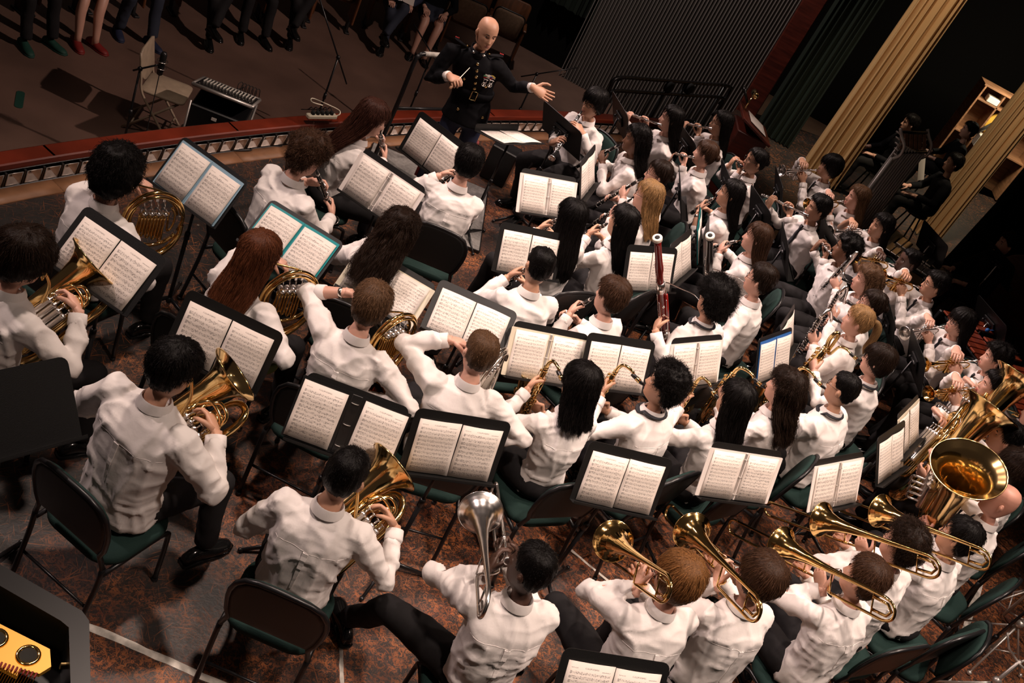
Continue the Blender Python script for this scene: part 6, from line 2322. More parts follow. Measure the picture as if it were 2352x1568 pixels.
COND = {'rh': (-1.44, 7.41, 1.232), 'lh': (-.84, 7.80, 1.335), 'bt': (-1.335, 7.50, 1.335)}
conductor()

# conductor's own stand: a nearly flat desk with a score
cs = stand((-.80, 7.46, 1.0), math.radians(238), 15, 'tall black stand with a flat light-catching desk before the conductor')
for s in (-1, 1):
    o = link('sheet_music', page_mesh(.216, .279, 1 if s < 0 else 2, .006))
    o.matrix_world = on_desk((-.80, 7.44, 1.0), math.radians(238), 15, s * .111 - .02, -.01, .006, .0)
    tag(o, '%s page of the score on the flat desk in front of the conductor' % ('left-hand' if s < 0 else 'right-hand') if False else ('opened score page lying flat on the conductor\'s desk, %s the podium side' % ('away from' if s > 0 else 'on')), 'sheet music', 'conductor\'s score')
mb = MB()
mb.box((0, 0, .18), (.26, .22, .36), .01)
mb.tube([(-.10, .112, .18), (.10, .112, .18)], .008, 6)
bx = mb.build('speaker_box', ['black_metal'])
bx.location = (-.92, 8.75, 0.0)
tag(bx, 'small black box standing by the footlights behind the conductor', 'speaker')

# ------------------------------------------------------------------ the audience side, floor at z = -0.9
FZ = -.9


def folding_chair():
    r = tag(empty('folding_chair', (-3.97, 8.0, FZ), math.radians(-72)), 'beige metal folding chair standing alone on the hall floor', 'chair')
    st_ = MB()
    rs = []
    for z, k in ((.435, .98), (.440, 1.0), (.455, 1.0), (.460, .97)):
        rs.append(np.array([(x * k, y * k + .02, z) for x, y in rrect(.42, .40, .06, 5)]))
    st_.rings(rs)
    st_.build('seat', ['beige_metal'], r)
    bk = MB()
    rs = []
    for off, k in ((0, .97), (.003, 1.0), (.018, 1.0), (.021, .97)):
        rs.append(np.array([(x * k, -.20 - (z) * .22 + off - .5 * (x * x), .68 + z * k) for x, z in rrect(.42, .30, .09, 6)]))
    bk.rings(rs)
    bk.build('backrest', ['beige_metal'], r)
    for s in (-1, 1):
        l = MB()
        l.tube(curve([(s * .205, -.235, .80), (s * .205, -.19, .58), (s * .205, -.15, .42), (s * .205, .02, .2), (s * .205, .17, .01)], 4), .012, 8)
        l.build('leg', ['beige_metal'], r)
        l = MB()
        l.tube([(s * .185, .17, .43), (s * .185, -.06, .2), (s * .185, -.26, .01)], .012, 8)
        l.build('leg', ['beige_metal'], r)
    b = MB()
    b.tube([(-.185, -.19, .09), (.185, -.19, .09)], .009, 6)
    b.tube([(-.205, .12, .08), (.205, .12, .08)], .009, 6)
    b.build('stretcher', ['beige_metal'], r)


folding_chair()


def theatre_seat(x, y, yaw, label):
    r = tag(empty('theatre_seat', (x, y, FZ), yaw), label, 'theatre seat', 'front row theatre seats')
    if 'tseat' not in PARTS:
        b, p, rim, sd, lg = MB(), MB(), MB(), MB(), MB()
        rs = []
        for off, k in ((-.02, .98), (-.015, 1.0), (.012, 1.0), (.018, .98)):
            rs.append(np.array([(xx * k, -.06 - z * .20 + off, .66 + z * k) for xx, z in rrect(.50, .56, .06, 4)]))
        b.rings(rs)
        rs = []
        for off, k in ((0, .95), (.008, 1.0), (.05, 1.0), (.065, .9)):
            rs.append(np.array([(xx * k, .02 + off + z * .12, .60 + z * k) for xx, z in rrect(.44, .36, .07, 5)]))
        p.rings(rs)
        rim.tube([(xx, .02 + z * .12, .60 + z) for xx, z in rrect(.455, .375, .075, 5)], .012, 6, loop=True)
        for s in (-1, 1):
            sd.box((s * .265, .03, .40), (.03, .34, .46), .01)
            sd.box((s * .265, .03, .645), (.05, .36, .03), .01)
            lg.box((s * .265, -.02, .10), (.035, .10, .20), .006)
            lg.box((s * .265, -.0, .012), (.06, .22, .024), .006)
        PARTS['tseat'] = [('backrest', b.mesh('backrest', ['seat_wood'])), ('seat', p.mesh('seat', ['seat_brown'])), ('seat_rim', rim.mesh('seat_rim', ['black_metal']))] + [('side_panel', q.mesh('side_panel', ['seat_wood'])) for q in sd.pieces()] + [('foot', q.mesh('foot', ['black_metal'])) for q in lg.pieces()]
    for n, me in PARTS['tseat']:
        link(n, me, r)
    return r


LAP = hold_hands('none', None, None, None)
ROW = [(-5.62, 8.15, 'green canvas shoes'), (-5.42, 8.66, 'bare legs and red flat shoes'), (-5.20, 9.22, 'dark jeans and blue shoes'), (-4.78, 10.05, 'black trousers and polished shoes'), (-4.60, 10.62, 'black trousers and heels'), (-4.28, 11.12, 'black trousers and strappy sandals'),
       (-3.95, 11.62, 'empty seat'), (-3.50, 12.32, 'dark jeans holding a programme'), (-3.12, 12.66, 'grey shorts with bare knees'), (-2.72, 13.02, 'empty seat'), (-2.28, 13.40, 'empty seat')]
for k, (x, y, what) in enumerate(ROW):
    yaw = math.atan2(-(-.6 - x), 6.5 - y)
    x, y = x + math.sin(yaw) * .66 + .16, y - math.cos(yaw) * .66 + .10
    theatre_seat(x, y, yaw, ('wooden theatre seat under the listener in ' + what) if 'empty' not in what else 'empty wooden theatre seat with brown folded seat, %s' % {6: 'beside the programme reader', 9: 'beside the listener in shorts', 10: 'last of the row toward the ribbed wall'}[k])
    if 'empty' in what:
        continue
    sh_ = {0: 'green_rubber', 1: 'red_cloth', 2: 'dark_blue'}.get(k, 'shoe_leather')
    pn = {2: 'denim', 7: 'denim', 8: 'denim'}.get(k, 'trouser_cloth')
    f = V3(-math.sin(yaw), math.cos(yaw), 0)
    b_ = V3(x, y, FZ) + f * .20
    person(b_, yaw, .03, 1.20, LAP, 'light', ('long', 'long', 'short', 'short', 'bob', 'longs', 'x', 'short', 'short')[k], 'dark', 'listener in the front row in ' + what, 'front row listeners', 70 + k, ['coat'] + (['f'] if k in (0, 1, 4, 5) else []), (0, -4), ('a', 'cross', 'b', 'cross', 'a', 'cross', 'a', 'cross', 'a')[k],
           shirt='dark_blue' if k % 2 else 'uniform_cloth', pants=pn, near=0, shoe=sh_, bare_legs=k in (1, 8))
    if k == 7:
        pr = tag(empty('programme', tuple(b_ + f * .36 + V3(0, 0, .80)), yaw), 'white folded programme held open by a seated listener', 'programme')
        mb = MB()
        for s in (-1, 1):
            mb.plate(rrect(.15, .21, .003, 1), (s * .074, abs(s) * .0, 0), unit((s * 1.0 * s, .35 * s, 0)), (0, -.5, .86), .002)
        mb.build('cover', ['paper_plain'], pr)
        mb = MB()
        mb.lathe([(0, .026), (.002, .024)], (.074, .024, .004), (-.33 * .86, .9 * .9, .45), 18)
        mb.build('round_emblem', ['dark_blue'], pr)

# mixing desk in its flight case
mx = tag(empty('mixing_desk', (-3.30, 7.80, FZ), math.radians(16)), 'audio mixing desk in a silver-edged black flight case below the stage rail', 'mixing desk')
mb = MB()
mx.scale = (.92, 1.02, 1)
mb.box((0, .0, .38), (.52, .48, .70), .01)
mb.build('case', ['black_metal'], mx)
Xm, Ym, Nm = V3(1, 0, 0), V3(0, .95, -.31), V3(0, .31, .95)
mb = MB()
mb.box(V3(0, 0, .83), (.56, .52, .03), .004, np.array([Xm, Ym, Nm]))
mb.build('desk_panel', ['black_vinyl'], mx)
mb = MB()
for a, b in (((-.285, -.265), (.285, -.265)), ((.285, -.265), (.285, .265)), ((.285, .265), (-.285, .265)), ((-.285, .265), (-.285, -.265))):
    p, q = V3(0, 0, .835) + Xm * a[0] + Ym * a[1], V3(0, 0, .835) + Xm * b[0] + Ym * b[1]
    mb.tube([p, q], .017, 6)
for s in (-1, 1):
    mb.tube([(s * .265, -.245, .01), (s * .265, -.245, .76)], .010, 6)
    mb.tube([(s * .27, -.25, .06), (s * .27, .24, .70)], .012, 6)
mb.build('edge_trim', ['aluminium'], mx)
kn, fd = MB(), MB()
for i in range(16):
    for j in range(6):
        kn.lathe([(0, .006), (.012, .005)], V3(0, 0, .845) + Xm * (-.24 + i * .032) + Ym * (.02 + j * .038), Nm, 7)
    fd.box(V3(0, 0, .85) + Xm * (-.24 + i * .032) + Ym * (-.17 + .05 * ((i * 7) % 4) / 3), (.010, .020, .010), .002, np.array([Xm, Ym, Nm]))
for nm_, q_, m_ in (('knobs', kn, 'white_plastic'), ('faders', fd, 'nickel')):
    o = q_.build(nm_, [m_], mx)
    o['kind'] = 'stuff'
mb = MB()
for i in range(6):
    p = V3(0, 0, .845) + Xm * (.05 + i * .035) + Ym * .235
    mb.tube(curve([p, p + V3(0, .0, .07), p + V3(.03, .06, .06), p + V3(.04, .12, -.10)], 4), .004, 6)
mb.build('patch_cables', ['rubber'], mx)
mb = MB()
mb.plate(rrect(.05, .03, .003, 1), (-.02, -.2425, .66), (1, 0, 0), (0, 0, 1), .002)
mb.build('paper_label', ['paper_plain'], mx)


def mic_stand(name, x, y, zb, h, boom, yaw, label, mic):
    r = tag(empty(name, (x, y, zb), yaw), label, 'microphone stand', 'microphone stands')
    p = MB()
    p.tube([(0, 0, .12), (0, 0, h)], .010, 8)
    p.lathe([(h * .55, .017), (h * .55 + .06, .017)], (0, 0, 0), (0, 0, 1), 10)
    p.build('pole', ['black_metal'], r)
    for k in range(3):
        a = 2 * PI * k / 3 + .5
        l = MB()
        l.tube([(0, 0, .30), (.30 * math.cos(a), .30 * math.sin(a), .012)], .008, 6)
        l.ball((.30 * math.cos(a), .30 * math.sin(a), .014), .014, 8, 6)
        l.build('leg', ['black_metal'], r)
    b = MB()
    b.tube([(-boom[0] * .4, 0, h - boom[1] * .4), (boom[0], 0, h + boom[1])], .008, 8)
    b.ball((0, 0, h), .022, 10, 7)
    b.build('boom_arm', ['black_metal'], r)
    if mic:
        m_ = MB()
        c = V3(boom[0], 0, h + boom[1])
        m_.lathe([(-.10, .012), (-.09, .024), (-.02, .027), (.0, .027), (.09, .027), (.11, .018), (.115, .004)], c + V3(.03, 0, .02), (0, 0, 1), 16)
        m_.build('microphone', ['black_vinyl'], r)
        s = MB()
        for q in (-.03, .03):
            s.tube([c + V3(.03 + .042 * math.cos(a), .042 * math.sin(a), q + .02) for a in np.arange(14) * 2 * PI / 14], .004, 6, loop=True)
        s.build('shock_mount', ['nickel'], r)
        cb = MB()
        cb.tube(curve([c + V3(.03, 0, -.08), c + V3(.03, .01, -.4), c + V3(.02, .02, -.9), c + V3(-.1, 0, -1.2)], 5), .004, 6)
        cb.build('cable', ['rubber'], r)


mic_stand('microphone_stand', -3.78, 7.12, FZ, 1.0, (.13, .10), math.radians(10), 'black condenser microphone on a short stand before the folding chair', True)
mic_stand('microphone_stand', -2.88, 9.15, FZ, 1.05, (-.42, .62), math.radians(30), 'black microphone boom stand near the red-brown rail', False)
mic_stand('microphone_stand', -2.25, 10.2, FZ, 1.15, (.35, .15), math.radians(160), 'black microphone boom stand behind the podium rail', False)
mic_stand('microphone_stand', -1.25, 11.25, FZ, 1.15, (.40, .25), math.radians(20), 'black microphone boom stand behind the conductor', False)

# power strip lying on the rail, with its cable
ps = tag(empty('power_strip', (-2.36, 7.60, .262), math.radians(58)), 'cream power strip with black plugs lying on the stage rail', 'power strip')
mb = MB()
mb.box((0, 0, .018), (.30, .055, .036), .008)
mb.build('casing', ['cream_plastic'], ps)
for k in range(5):
    mb = MB()
    mb.box((-.10 + .048 * k, 0, .05), (.030, .034, .036), .006)
    mb.tube(curve([(-.10 + .048 * k, .0, .06), (-.10 + .048 * k, .04, .08), (-.08 + .048 * k, .10, .02), (-.10 + .05 * k, .16, -.02)], 4), .004, 6)
    mb.build('plug', ['rubber'], ps)
mb = MB()
mb.tube(curve([(.15, 0, .02), (.20, .02, .03), (.24, .10, .02), (.16, .20, .02), (.06, .26, .03), (.02, .20, .03), (.10, .15, .03)], 5), .0055, 7)
mb.build('power_cable', ['cream_plastic'], ps)
for k, (pts, lab) in enumerate(([[(-3.9, 9.6, FZ + .01), (-3.95, 9.0, FZ + .01), (-3.65, 8.75, FZ + .01), (-3.85, 8.3, FZ + .01), (-3.5, 7.95, FZ + .01)], 'black cable winding over the hall floor to the mixing desk'],
                               [[(-2.85, 6.60, .03), (-2.78, 6.72, .02), (-2.62, 6.95, .03), (-2.70, 7.02, .015), (-2.50, 7.25, .02), (-2.55, 7.32, .015), (-2.38, 7.42, .02)], 'thin black cable lying on the tan boards below the footlights'])):
    mb = MB()
    mb.tube(curve(pts, 8), .007 if k == 0 else .005, 6)
    tag(mb.build('cable', ['rubber']), lab, 'cable')
# flags of floor marking on the hall floor
mb = MB()
mb.plate(rrect(.30, .07, .03, 3), (-4.93, 7.33, FZ + .003), unit((.55, -.83, 0)), unit((.83, .55, 0)), .004)
tag(mb.build('floor_patch', ['green_rubber']), 'dark green painted patch on the hall floor near the frame edge', 'floor mark')

# ------------------------------------------------------------------ beside the wall: rack and lectern
rk = tag(empty('equipment_rack', (.24, 12.50, -.9), math.radians(57)), 'black tube equipment rack standing in front of the grey wall', 'rack')
for z, hh in ((1.50, 0), (1.32, .02)):
    mb = MB()
    mb.tube(curve([(-1.2, -.02, z - .28), (-1.25, -.02, z - .14), (-1.19, -.02, z), (-.5, 0, z), (.5, 0, z), (1.19, -.02, z), (1.27, -.02, z - .14), (1.2, -.02, z - .28)], 5), .024, 8)
    mb.build('rail', ['black_metal'], rk)
for x in (-1.12, -.12, .22, 1.12):
    mb = MB()
    mb.tube([(x, 0, 1.48), (x, .02, .05)], .022, 8)
    mb.build('upright', ['black_metal'], rk)
for z in (.95, .62, .30):
    mb = MB()
    mb.tube(curve([(-1.12, 0, z), (.7, 0, z), (.86, -.03, z - .02), (.90, -.08, z - .10)], 4), .020, 8)
    mb.build('crossbar', ['black_metal'], rk)
for x in np.linspace(-.95, .95, 12):
    mb = MB()
    mb.tube([(x, .05, 1.28), (x, .06, .1)], .009, 6)
    mb.build('bar', ['black_metal'], rk)
for x in (-.14, .30):
    mb = MB()
    mb.lathe([(-.03, .05), (-.025, .075), (.025, .075), (.03, .05)], (x, -.03, 1.43), (0, 1, 0), 18)
    mb.build('caster', ['rubber'], rk)

lc = tag(empty('lectern', (1.16, 10.75, 0), math.radians(100)), 'dark red wooden lectern with brass lamp and paper beside the wall', 'lectern')
mb = MB()
mb.box((0, .0, .52), (.46, .36, 1.04), .012)
mb.build('cabinet', ['dark_red_wood'], lc)
Xl, Yl, Nl = V3(1, 0, 0), V3(0, .94, .34), V3(0, -.34, .94)
mb = MB()
mb.box(V3(0, .0, 1.10), (.52, .44, .03), .006, np.array([Xl, Yl, Nl]))
mb.build('sloping_top', ['dark_red_wood'], lc)
mb = MB()
mb.plate(rrect(.32, .24, .004, 2), V3(0, -.02, 1.10) + Nl * .018, Xl, Yl, .004)
mb.build('paper', ['paper_plain'], lc)
mb = MB()
mb.tube(curve([(-.15, .22, 1.25), (-.15, .22, 1.33), (-.10, .20, 1.38), (.0, .17, 1.39), (.08, .15, 1.37)], 4), .009, 8)
mb.lathe([(-.07, .028), (-.06, .035), (.06, .035), (.07, .028)], (.10, .14, 1.36), (1, 0, 0), 14)
mb.build('reading_lamp', ['brass'], lc)
mb = MB()
mb.lathe([(0, .012), (.16, .016), (.17, .026), (.22, .026), (.235, .01)], (.10, .16, 1.24), unit((.9, .3, .35)), 14)
mb.build('microphone', ['black_vinyl'], lc)

# ------------------------------------------------------------------ percussion in the wings
ch = tag(empty('tubular_bells', (2.56, 10.62, 0), math.radians(57)), 'rack of silver tubular bells on a frame beside the tan curtain', 'tubular bells')
for x in (0, .70):
    mb = MB()
    mb.tube([(x, 0, .05), (x, 0, 1.52)], .024, 10)
    mb.box((x, .06, .03), (.05, .55, .05), .01)
    mb.build('post', ['aluminium'], ch)
    mb = MB()
    mb.tube(curve([(x, 0, 1.50), (x, -.05, 1.58), (x, -.03, 1.68), (x, .05, 1.74), (x, .12, 1.80)], 4), .018, 8)
    for t in np.linspace(.1, .9, 5):
        mb.tube([(x - .004, -.055 + .15 * t, 1.54 + .24 * t), (x - .004, -.0 + .15 * t, 1.54 + .24 * t)], .010, 6)
    mb.build('end_casting', ['aluminium'], ch)
for y, z in ((-.02, 1.60), (.10, 1.77)):
    mb = MB()
    mb.tube([(0, y, z), (.70, y, z)], .016, 8)
    mb.build('cross_rail', ['black_metal'], ch)
tb = MB()
tb.lathe([(0, .018), (.002, .019), (1.30, .019), (1.302, .016)], (0, 0, 0), (0, 0, 1), 12)
tbm = tb.mesh('bell_tube', ['aluminium'])
for k in range(18):
    o = link('bell_tube', tbm, ch)
    o.location = (.03 + .0375 * k, -.02 if k % 2 else .03, .26 + .012 * (17 - k) * .6)
for k in range(6):
    mb = MB()
    mb.box((.06 + .115 * k, .04, 1.69), (.075, .16, .012), .003, np.array([V3(1, 0, 0), unit(V3(0, .6, .8)), unit(V3(0, -.8, .6))]))
    mb.build('damper_slat', ['tan_wood'], ch)


def mallet_instrument(name, a, b, w0, w1, n, barm, label, text, z=.85):
    a, b = np.asarray(a, float), np.asarray(b, float)
    d = b - a
    Ln = float(np.linalg.norm(d))
    yaw = math.atan2(d[1], d[0])
    r = tag(empty(name, (a[0], a[1], 0), yaw), label, name.replace('_', ' '))
    for s in (0, 1):
        mb = MB()
        x = (0.0, Ln)[s]
        wd = (w0, w1)[s]
        mb.box((x, 0, z - .06), (.05, wd + .10, .13), .01)
        for q in (-1, 1):
            mb.box((x, q * wd * .42, (z - .1) / 2), (.05, .05, z - .1), .008)
        mb.box((x, 0, .10), (.05, wd * .9, .06), .01)
        mb.build('end_frame', ['black_metal'], r)
    for q in (-1, 0, 1):
        mb = MB()
        mb.tube([(0, q * w0 * .46, z - .03), (Ln, q * w1 * .46, z - .03)], .018, 6)
        mb.build('side_rail', ['black_metal'], r)
    for row in (0, 1):
        for k in range(n):
            if row and k % 7 in (2, 6):
                continue
            t = (k + .5 + .5 * row) / (n + .5)
            wd = (w0 * (1 - t) + w1 * t) * .54
            yy = -wd * .50 if row == 0 else wd * .52
            bw = Ln / (n + .5) * .86
            mb = MB()
            mb.box((t * Ln, yy, z + .01 + .02 * row), (bw, wd, .018), .004)
            mb.build('bar', [barm], r)
    if text:
        fc = bpy.data.curves.new('lettering', 'FONT')
        fc.body = text
        fc.size = .10
        fc.extrude = .001
        fc.materials.append(M_('white_vinyl'))
        t = text_mesh('lettering', fc, r)
        t.location = (-.03, w0 * .30, z - .10)
        t.rotation_euler = (PI / 2, 0, -PI / 2)
    return r


mallet_instrument('vibraphone', (2.98, 10.22), (3.62, 9.98), .55, .40, 9, 'nickel', 'black framed vibraphone with metal bars in front of the tan curtain', 'musser')
mallet_instrument('marimba', (3.72, 9.30), (4.42, 7.95), .50, .72, 16, 'rosewood_bar', 'marimba with red rosewood bars behind the trumpet players', 'musser')
mallet_instrument('xylophone', (4.75, 9.55), (5.2, 8.7), .36, .46, 12, 'dark_red_wood', 'dark xylophone behind the red-barred marimba', None)
ml_ = MB()
ml_.tube([(3.93, 9.15, .91), (4.12, 9.30, .93)], .005, 6)
ml_.ball((3.92, 9.14, .91), .022, 10, 7)
tag(ml_.build('mallet', ['blue_plastic']), 'blue-headed mallet lying on the marimba bars', 'mallet')
bd = tag(empty('bass_drum', (4.9, 11.2, 0), math.radians(30)), 'large dark bass drum in the shadow of the wings', 'drum')
mb = MB()
mb.lathe([(-.22, .46), (-.21, .47), (.21, .47), (.22, .46)], (0, 0, .75), (1, 0, .2), 32)
mb.build('shell', ['dark_red_wood'], bd)
mb = MB()
for x in (-.2, .2):
    mb.tube([(x, -.3, .0), (x, 0, .30)], .02, 8)
    mb.tube([(x, .3, .0), (x, 0, .30)], .02, 8)
mb.build('cradle', ['black_metal'], bd)

WING = [((3.27, 13.9, 1.20), 100, 'player in a black coat between the two tan curtains'), ((4.38, 15.38, 1.20), 95, 'silhouetted player before the lit storeroom shelf'), ((3.84, 13.13, 1.20), 100, 'shadowed percussionist holding a pale part'), ((4.23, 11.0, 1.20), 110, 'shadowed percussionist at the dark drum')]
for k, (h, yd, lab) in enumerate(WING):
    yaw = math.radians(yd)
    fz = h[2] - 1.20
    person(V3(h[0], h[1], fz) - V3(-math.sin(yaw), math.cos(yaw), 0) * .05, yaw, .05, 1.20, LAP, 'light', 'short', 'black', lab, 'percussionists in the wings', 90 + k, ['coat'], (0, -4), 'a', shirt='uniform_cloth', near=0)
    st_ = tag(empty('stool', (h[0], h[1], 0), yaw), 'black stool under the ' + lab, 'stool', 'stools in the wings')
    mb = MB()
    mb.lathe([(fz + .41, .15), (fz + .42, .17), (fz + .455, .17), (fz + .46, .15)], (0, 0, 0), (0, 0, 1), 20)
    mb.build('seat', ['black_vinyl'], st_)
    for q in range(4):
        a = PI / 2 * q + .7
        l = MB()
        l.tube([(.10 * math.cos(a), .10 * math.sin(a), fz + .42), (.19 * math.cos(a), .19 * math.sin(a), .0)], .012, 6)
        l.build('leg', ['black_metal'], st_)
mb = MB()
mb.plate(rrect(.22, .28, .003, 1), (3.52, 13.0, .98), unit((.5, .85, .0)), unit((-.5, .2, .85)), .002)
tag(mb.build('sheet_music', ['paper_plain']), 'pale sheet of music held up in the dark wings', 'sheet music')

# lit storeroom shelves seen past the curtain
sv = tag(empty('storeroom_shelf', (5.42, 17.6, 0), math.radians(0)), 'lit wooden storeroom shelf unit seen past the tan curtain', 'shelf')
for nm_, c, s_ in (('back_panel', (0, .32, .78), (1.4, .03, 1.5)), ('shelf_board', (0, .1, .72), (1.3, .42, .03)), ('shelf_board', (0, .1, 1.30), (1.3, .42, .03)), ('shelf_board', (0, .1, 1.54), (1.4, .45, .03)), ('divider', (-.30, .1, .80), (.03, .42, 1.45)), ('side_panel', (-.66, .1, .78), (.03, .45, 1.5)), ('side_panel', (.66, .1, .78), (.03, .45, 1.5))):
    mb = MB()
    mb.box(c, s_, .004)
    mb.build(nm_, ['tan_wood'], sv)
mb = MB()
mb.lathe([(-.02, .30), (0, .31), (.03, .31), (.05, .28)], (0, 0, 0), (0, -1, 0), 6)
o = mb.build('cushion', ['yellow_bag'])
o.location = (5.42, 17.62, 1.05)
tag(o, 'yellow padded cushion on the lit storeroom shelf', 'cushion')
mb = MB()
mb.tube(curve([(5.00, 17.5, .75), (5.04, 17.35, .85), (5.08, 17.2, 1.0), (5.2, 17.18, 1.20), (5.36, 17.18, 1.20), (5.42, 17.2, 1.1)], 6), .032, 10)
tag(mb.build('hose', ['wall_grey']), 'grey curved hose in front of the yellow cushion', 'hose')
for c, s_, m_, lab in (((5.5, 17.6, 1.39), (.26, .22, .14), 'paper_plain', 'white carton on the upper storeroom shelf'), ((5.02, 17.6, 1.37), (.22, .2, .10), 'white_plastic', 'pale box at the left end of the storeroom shelf'), ((5.22, 17.2, .80), (.30, .25, .20), 'white_plastic', 'white-framed appliance below the hose'), ((5.62, 17.55, .86), (.24, .22, .12), 'paper_plain', 'stack of papers on the lower storeroom shelf')):
    mb = MB()
    mb.box((0, 0, 0), s_, .01)
    if 'appliance' in lab:
        mb.box((0, -s_[1] / 2, 0), (s_[0] * .7, .02, s_[2] * .6), .004)
    o = mb.build('box', [m_])
    o.location = c
    tag(o, lab, 'box', 'things on the storeroom shelf')
ld = bpy.data.lights.new('storeroom_lamp', 'AREA')
ld.energy, ld.size, ld.color = 70, .8, (1, .86, .62)
lo = link('storeroom_lamp', ld)
lo.location, lo.rotation_euler = (5.3, 16.6, 2.4), look_rot((5.3, 16.6, 2.4), (5.3, 17.6, 1.1))

# ------------------------------------------------------------------ near corner: open piano, loose chair, drum hardware, tape
PIANO = {'rim': [(-0.512, 1.6), (-0.813, 2.01), (-0.856, 2.03), (-1.184, 2.035), (-1.623, 1.951)], 'rimin': [(-0.56, 1.573), (-0.852, 1.953), (-0.888, 1.96), (-1.128, 1.965), (-1.56, 1.883)],
         'plate': [(-1.483, 1.894), (-1.057, 1.888), (-0.87, 1.895), (-0.827, 1.844), (-0.841, 1.803), (-0.903, 1.786), (-0.892, 1.761), (-0.955, 1.759), (-1.31, 1.703)],
         'holes': [(-0.911, 1.839), (-1.033, 1.836), (-1.162, 1.832)], 'felt': [(-0.84, 1.794), (-0.898, 1.778), (-0.951, 1.752), (-1.235, 1.707)]}
pn = tag(empty('piano', (-1.0, 1.8, 0)), 'open black grand piano showing its gold iron frame', 'piano')
PO = np.array((-1.0, 1.8))
RIM = PIANO['rim'] + [(-1.75, 2.45), (-2.1, 1.2), (-.9, .7)]
RIN = PIANO['rimin'] + [(-1.69, 2.30), (-2.0, 1.25), (-.93, .8)]
mb = MB()
mb.rings([np.array([(x - PO[0], y - PO[1], z) for x, y in pts]) for pts, z in ((RIM, .70), (RIM, .995), (RIM, 1.0), (RIN, 1.0), (RIN, .80))], cap0=False, cap1=False, smooth=False)
mb.build('rim', ['piano_black'], pn)
mb = MB()
mb.plate([(x - PO[0], y - PO[1]) for x, y in RIM], (0, 0, .79), (1, 0, 0), (0, 1, 0), .03)
mb.build('soundboard', ['piano_black'], pn)
mb = MB()
mb.plate([(x - PO[0], y - PO[1]) for x, y in PIANO['plate']], (0, 0, .92), (1, 0, 0), (0, 1, 0), .02)
mb.build('iron_frame', ['piano_gold'], pn)
for x, y in PIANO['holes']:
    x, y = x - PO[0], y - PO[1]
    mb = MB()
    mb.tube([(x + .034 * math.cos(a), y + .034 * math.sin(a), .931) for a in np.arange(22) * 2 * PI / 22], .0065, 8, loop=True)
    mb.build('hole_ring', ['gold_brass'], pn)
    mb = MB()
    mb.lathe([(0, .032), (.002, .030)], (x, y, .9305), (0, 0, 1), 22)
    mb.build('sound_hole', ['rubber'], pn)
f0, f1 = [np.array(PIANO['felt'][k]) - PO for k in (0, 3)]
dd = f1 - f0
nn = np.array((-dd[1], dd[0])) / np.linalg.norm(dd)
if nn[1] > 0:
    nn = -nn
mb = MB()
for k in range(32):
    c = f0 + dd * (k + .5) / 32 + nn * .006
    mb.box((c[0], c[1], .938), (.006, .018, .012), .001, np.array([(dd[0], dd[1], 0) / np.linalg.norm(dd), (nn[0], nn[1], 0), (0, 0, 1)]))
o = mb.build('felt_strip', ['red_cloth'], pn)
o['kind'] = 'stuff'
sg = MB()
for k in range(48):
    c = f0 + dd * (k + .5) / 48 + nn * .01
    e = c + nn * .9
    sg.tube([(c[0], c[1], .937), (e[0], e[1], .937)], .0012, 4)
o = sg.build('strings', ['brass'], pn)
o['kind'] = 'stuff'
mb = MB()
mb.box((-.78 - PO[0], 1.86 - PO[1], .955), (.012, .05, .03), .003, np.array([(.6, -.8, 0), (.8, .6, 0), (0, 0, 1)]))
mb.build('lid_hinge', ['brass'], pn)
for x, y in ((-.25, -.75), (-.45, .25), (-.95, -.2)):
    mb = MB()
    mb.lathe([(0, .035), (.05, .03), (.6, .055), (.78, .06)], (x, y, 0), (0, 0, 1), 14)
    mb.build('leg', ['piano_black'], pn)
chair(2.98, 4.80, math.radians(72), 'empty green padded band chair behind the last trombone row')
for x, y, yaw, lab in ((3.83, 6.02, 62, 'black music stand on a tripod behind the black-haired trombone boy'), (3.62, 5.16, 60, 'music stand with a brown-lit desk beside the drum stands')):
    stand((x, y, 1.12), math.radians(yaw), 60, lab)
    if '5.16' in str(y):
        music((x, y, 1.12), math.radians(yaw), 60, 'sheets', 'brown desk at the frame edge', 77)
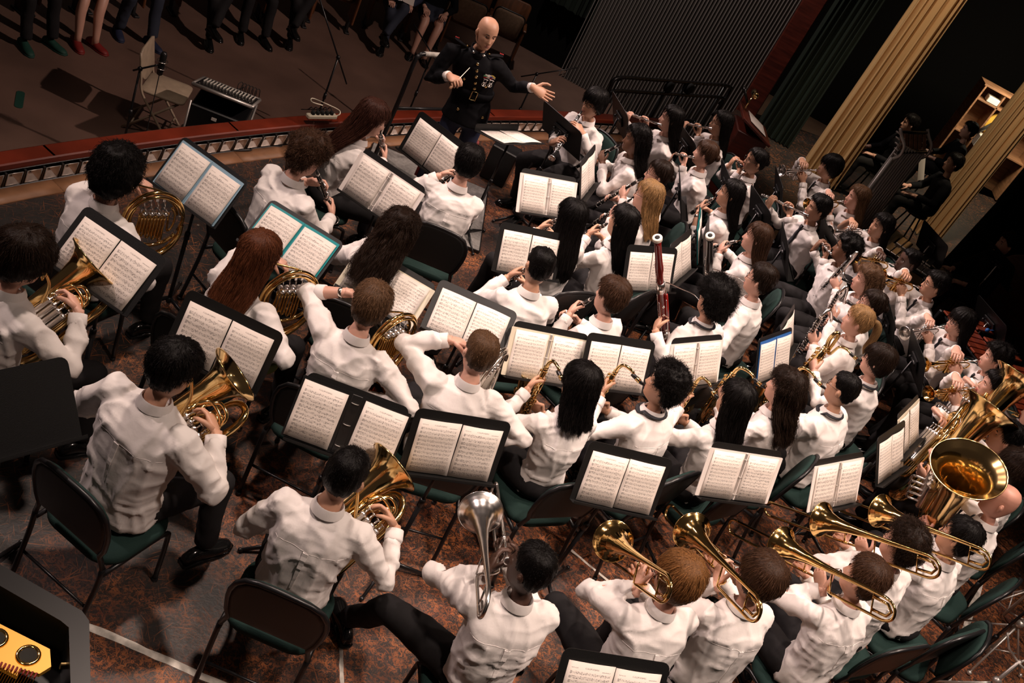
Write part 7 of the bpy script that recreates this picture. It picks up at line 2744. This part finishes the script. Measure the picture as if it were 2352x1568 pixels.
for k, (x, y) in enumerate(((4.02, 5.72), (3.72, 5.02), (4.25, 6.25))):
    r = tag(empty('drum_stand', (x, y, 0), .7 * k), 'chrome tripod drum stand, %s' % ('behind the empty chair', 'under the brown desk', 'behind the tall tuba boy')[k], 'drum stand', 'chrome drum stands')
    mb = MB()
    mb.tube([(0, 0, .05), (0, 0, .62)], .013, 8)
    mb.ball((0, 0, .40), .03, 10, 7)
    mb.build('pole', ['aluminium'], r)
    for q in range(3):
        a = 2 * PI * q / 3
        c, s_ = math.cos(a), math.sin(a)
        mb = MB()
        mb.tube([(0, 0, .38), (.14 * c, .14 * s_, .20), (.30 * c, .30 * s_, .012)], .008, 6)
        mb.tube([(0, 0, .10), (.16 * c, .16 * s_, .17)], .006, 6)
        mb.ball((.30 * c, .30 * s_, .016), .018, 8, 6)
        mb.build('leg', ['aluminium'], r)
        mb = MB()
        mb.tube([(0, 0, .60), (.10 * c, .10 * s_, .64), (.17 * c, .17 * s_, .72)], .008, 6)
        mb.build('basket_arm', ['aluminium'], r)
for k, (a, b, w_, lab) in enumerate((((-1.06, 2.62), (-.28, 2.70), .035, 'pale scuffed tape line on the stage floor beside the piano'), ((-.14, 3.42), (.10, 2.95), .022, 'pale tape line on the stage floor behind the folding chair'), ((.93, 4.62), (1.34, 4.50), .018, 'pale tape line on the stage floor before the strawberry-blond trombone boy'), ((4.15, 6.6), (3.55, 4.9), .05, 'pale worn tape line on the stage floor among the drum stands'))):
    a, b = V3(a[0], a[1], .0015), V3(b[0], b[1], .0015)
    d = b - a
    n_ = 14
    rg = random.Random(k)
    mb = MB()
    sd = unit(np.cross(d, (0, 0, 1)))
    p0 = [a + d * i / n_ + sd * w_ * (.5 + rg.uniform(-.12, .12)) for i in range(n_ + 1)]
    p1 = [a + d * i / n_ - sd * w_ * (.5 + rg.uniform(-.12, .12)) for i in range(n_ + 1)]
    mb.add(np.array(p0 + p1), [(i, i + 1, n_ + 2 + i, n_ + 1 + i) for i in range(n_)], smooth=False)
    o = mb.build('floor_tape', ['tape_white'])
    if o.data.polygons[0].normal.z < 0:
        o.data.flip_normals()
    tag(o, lab, 'tape', 'tape lines on the stage')

finish_cloth()
sew()
knot_ties()
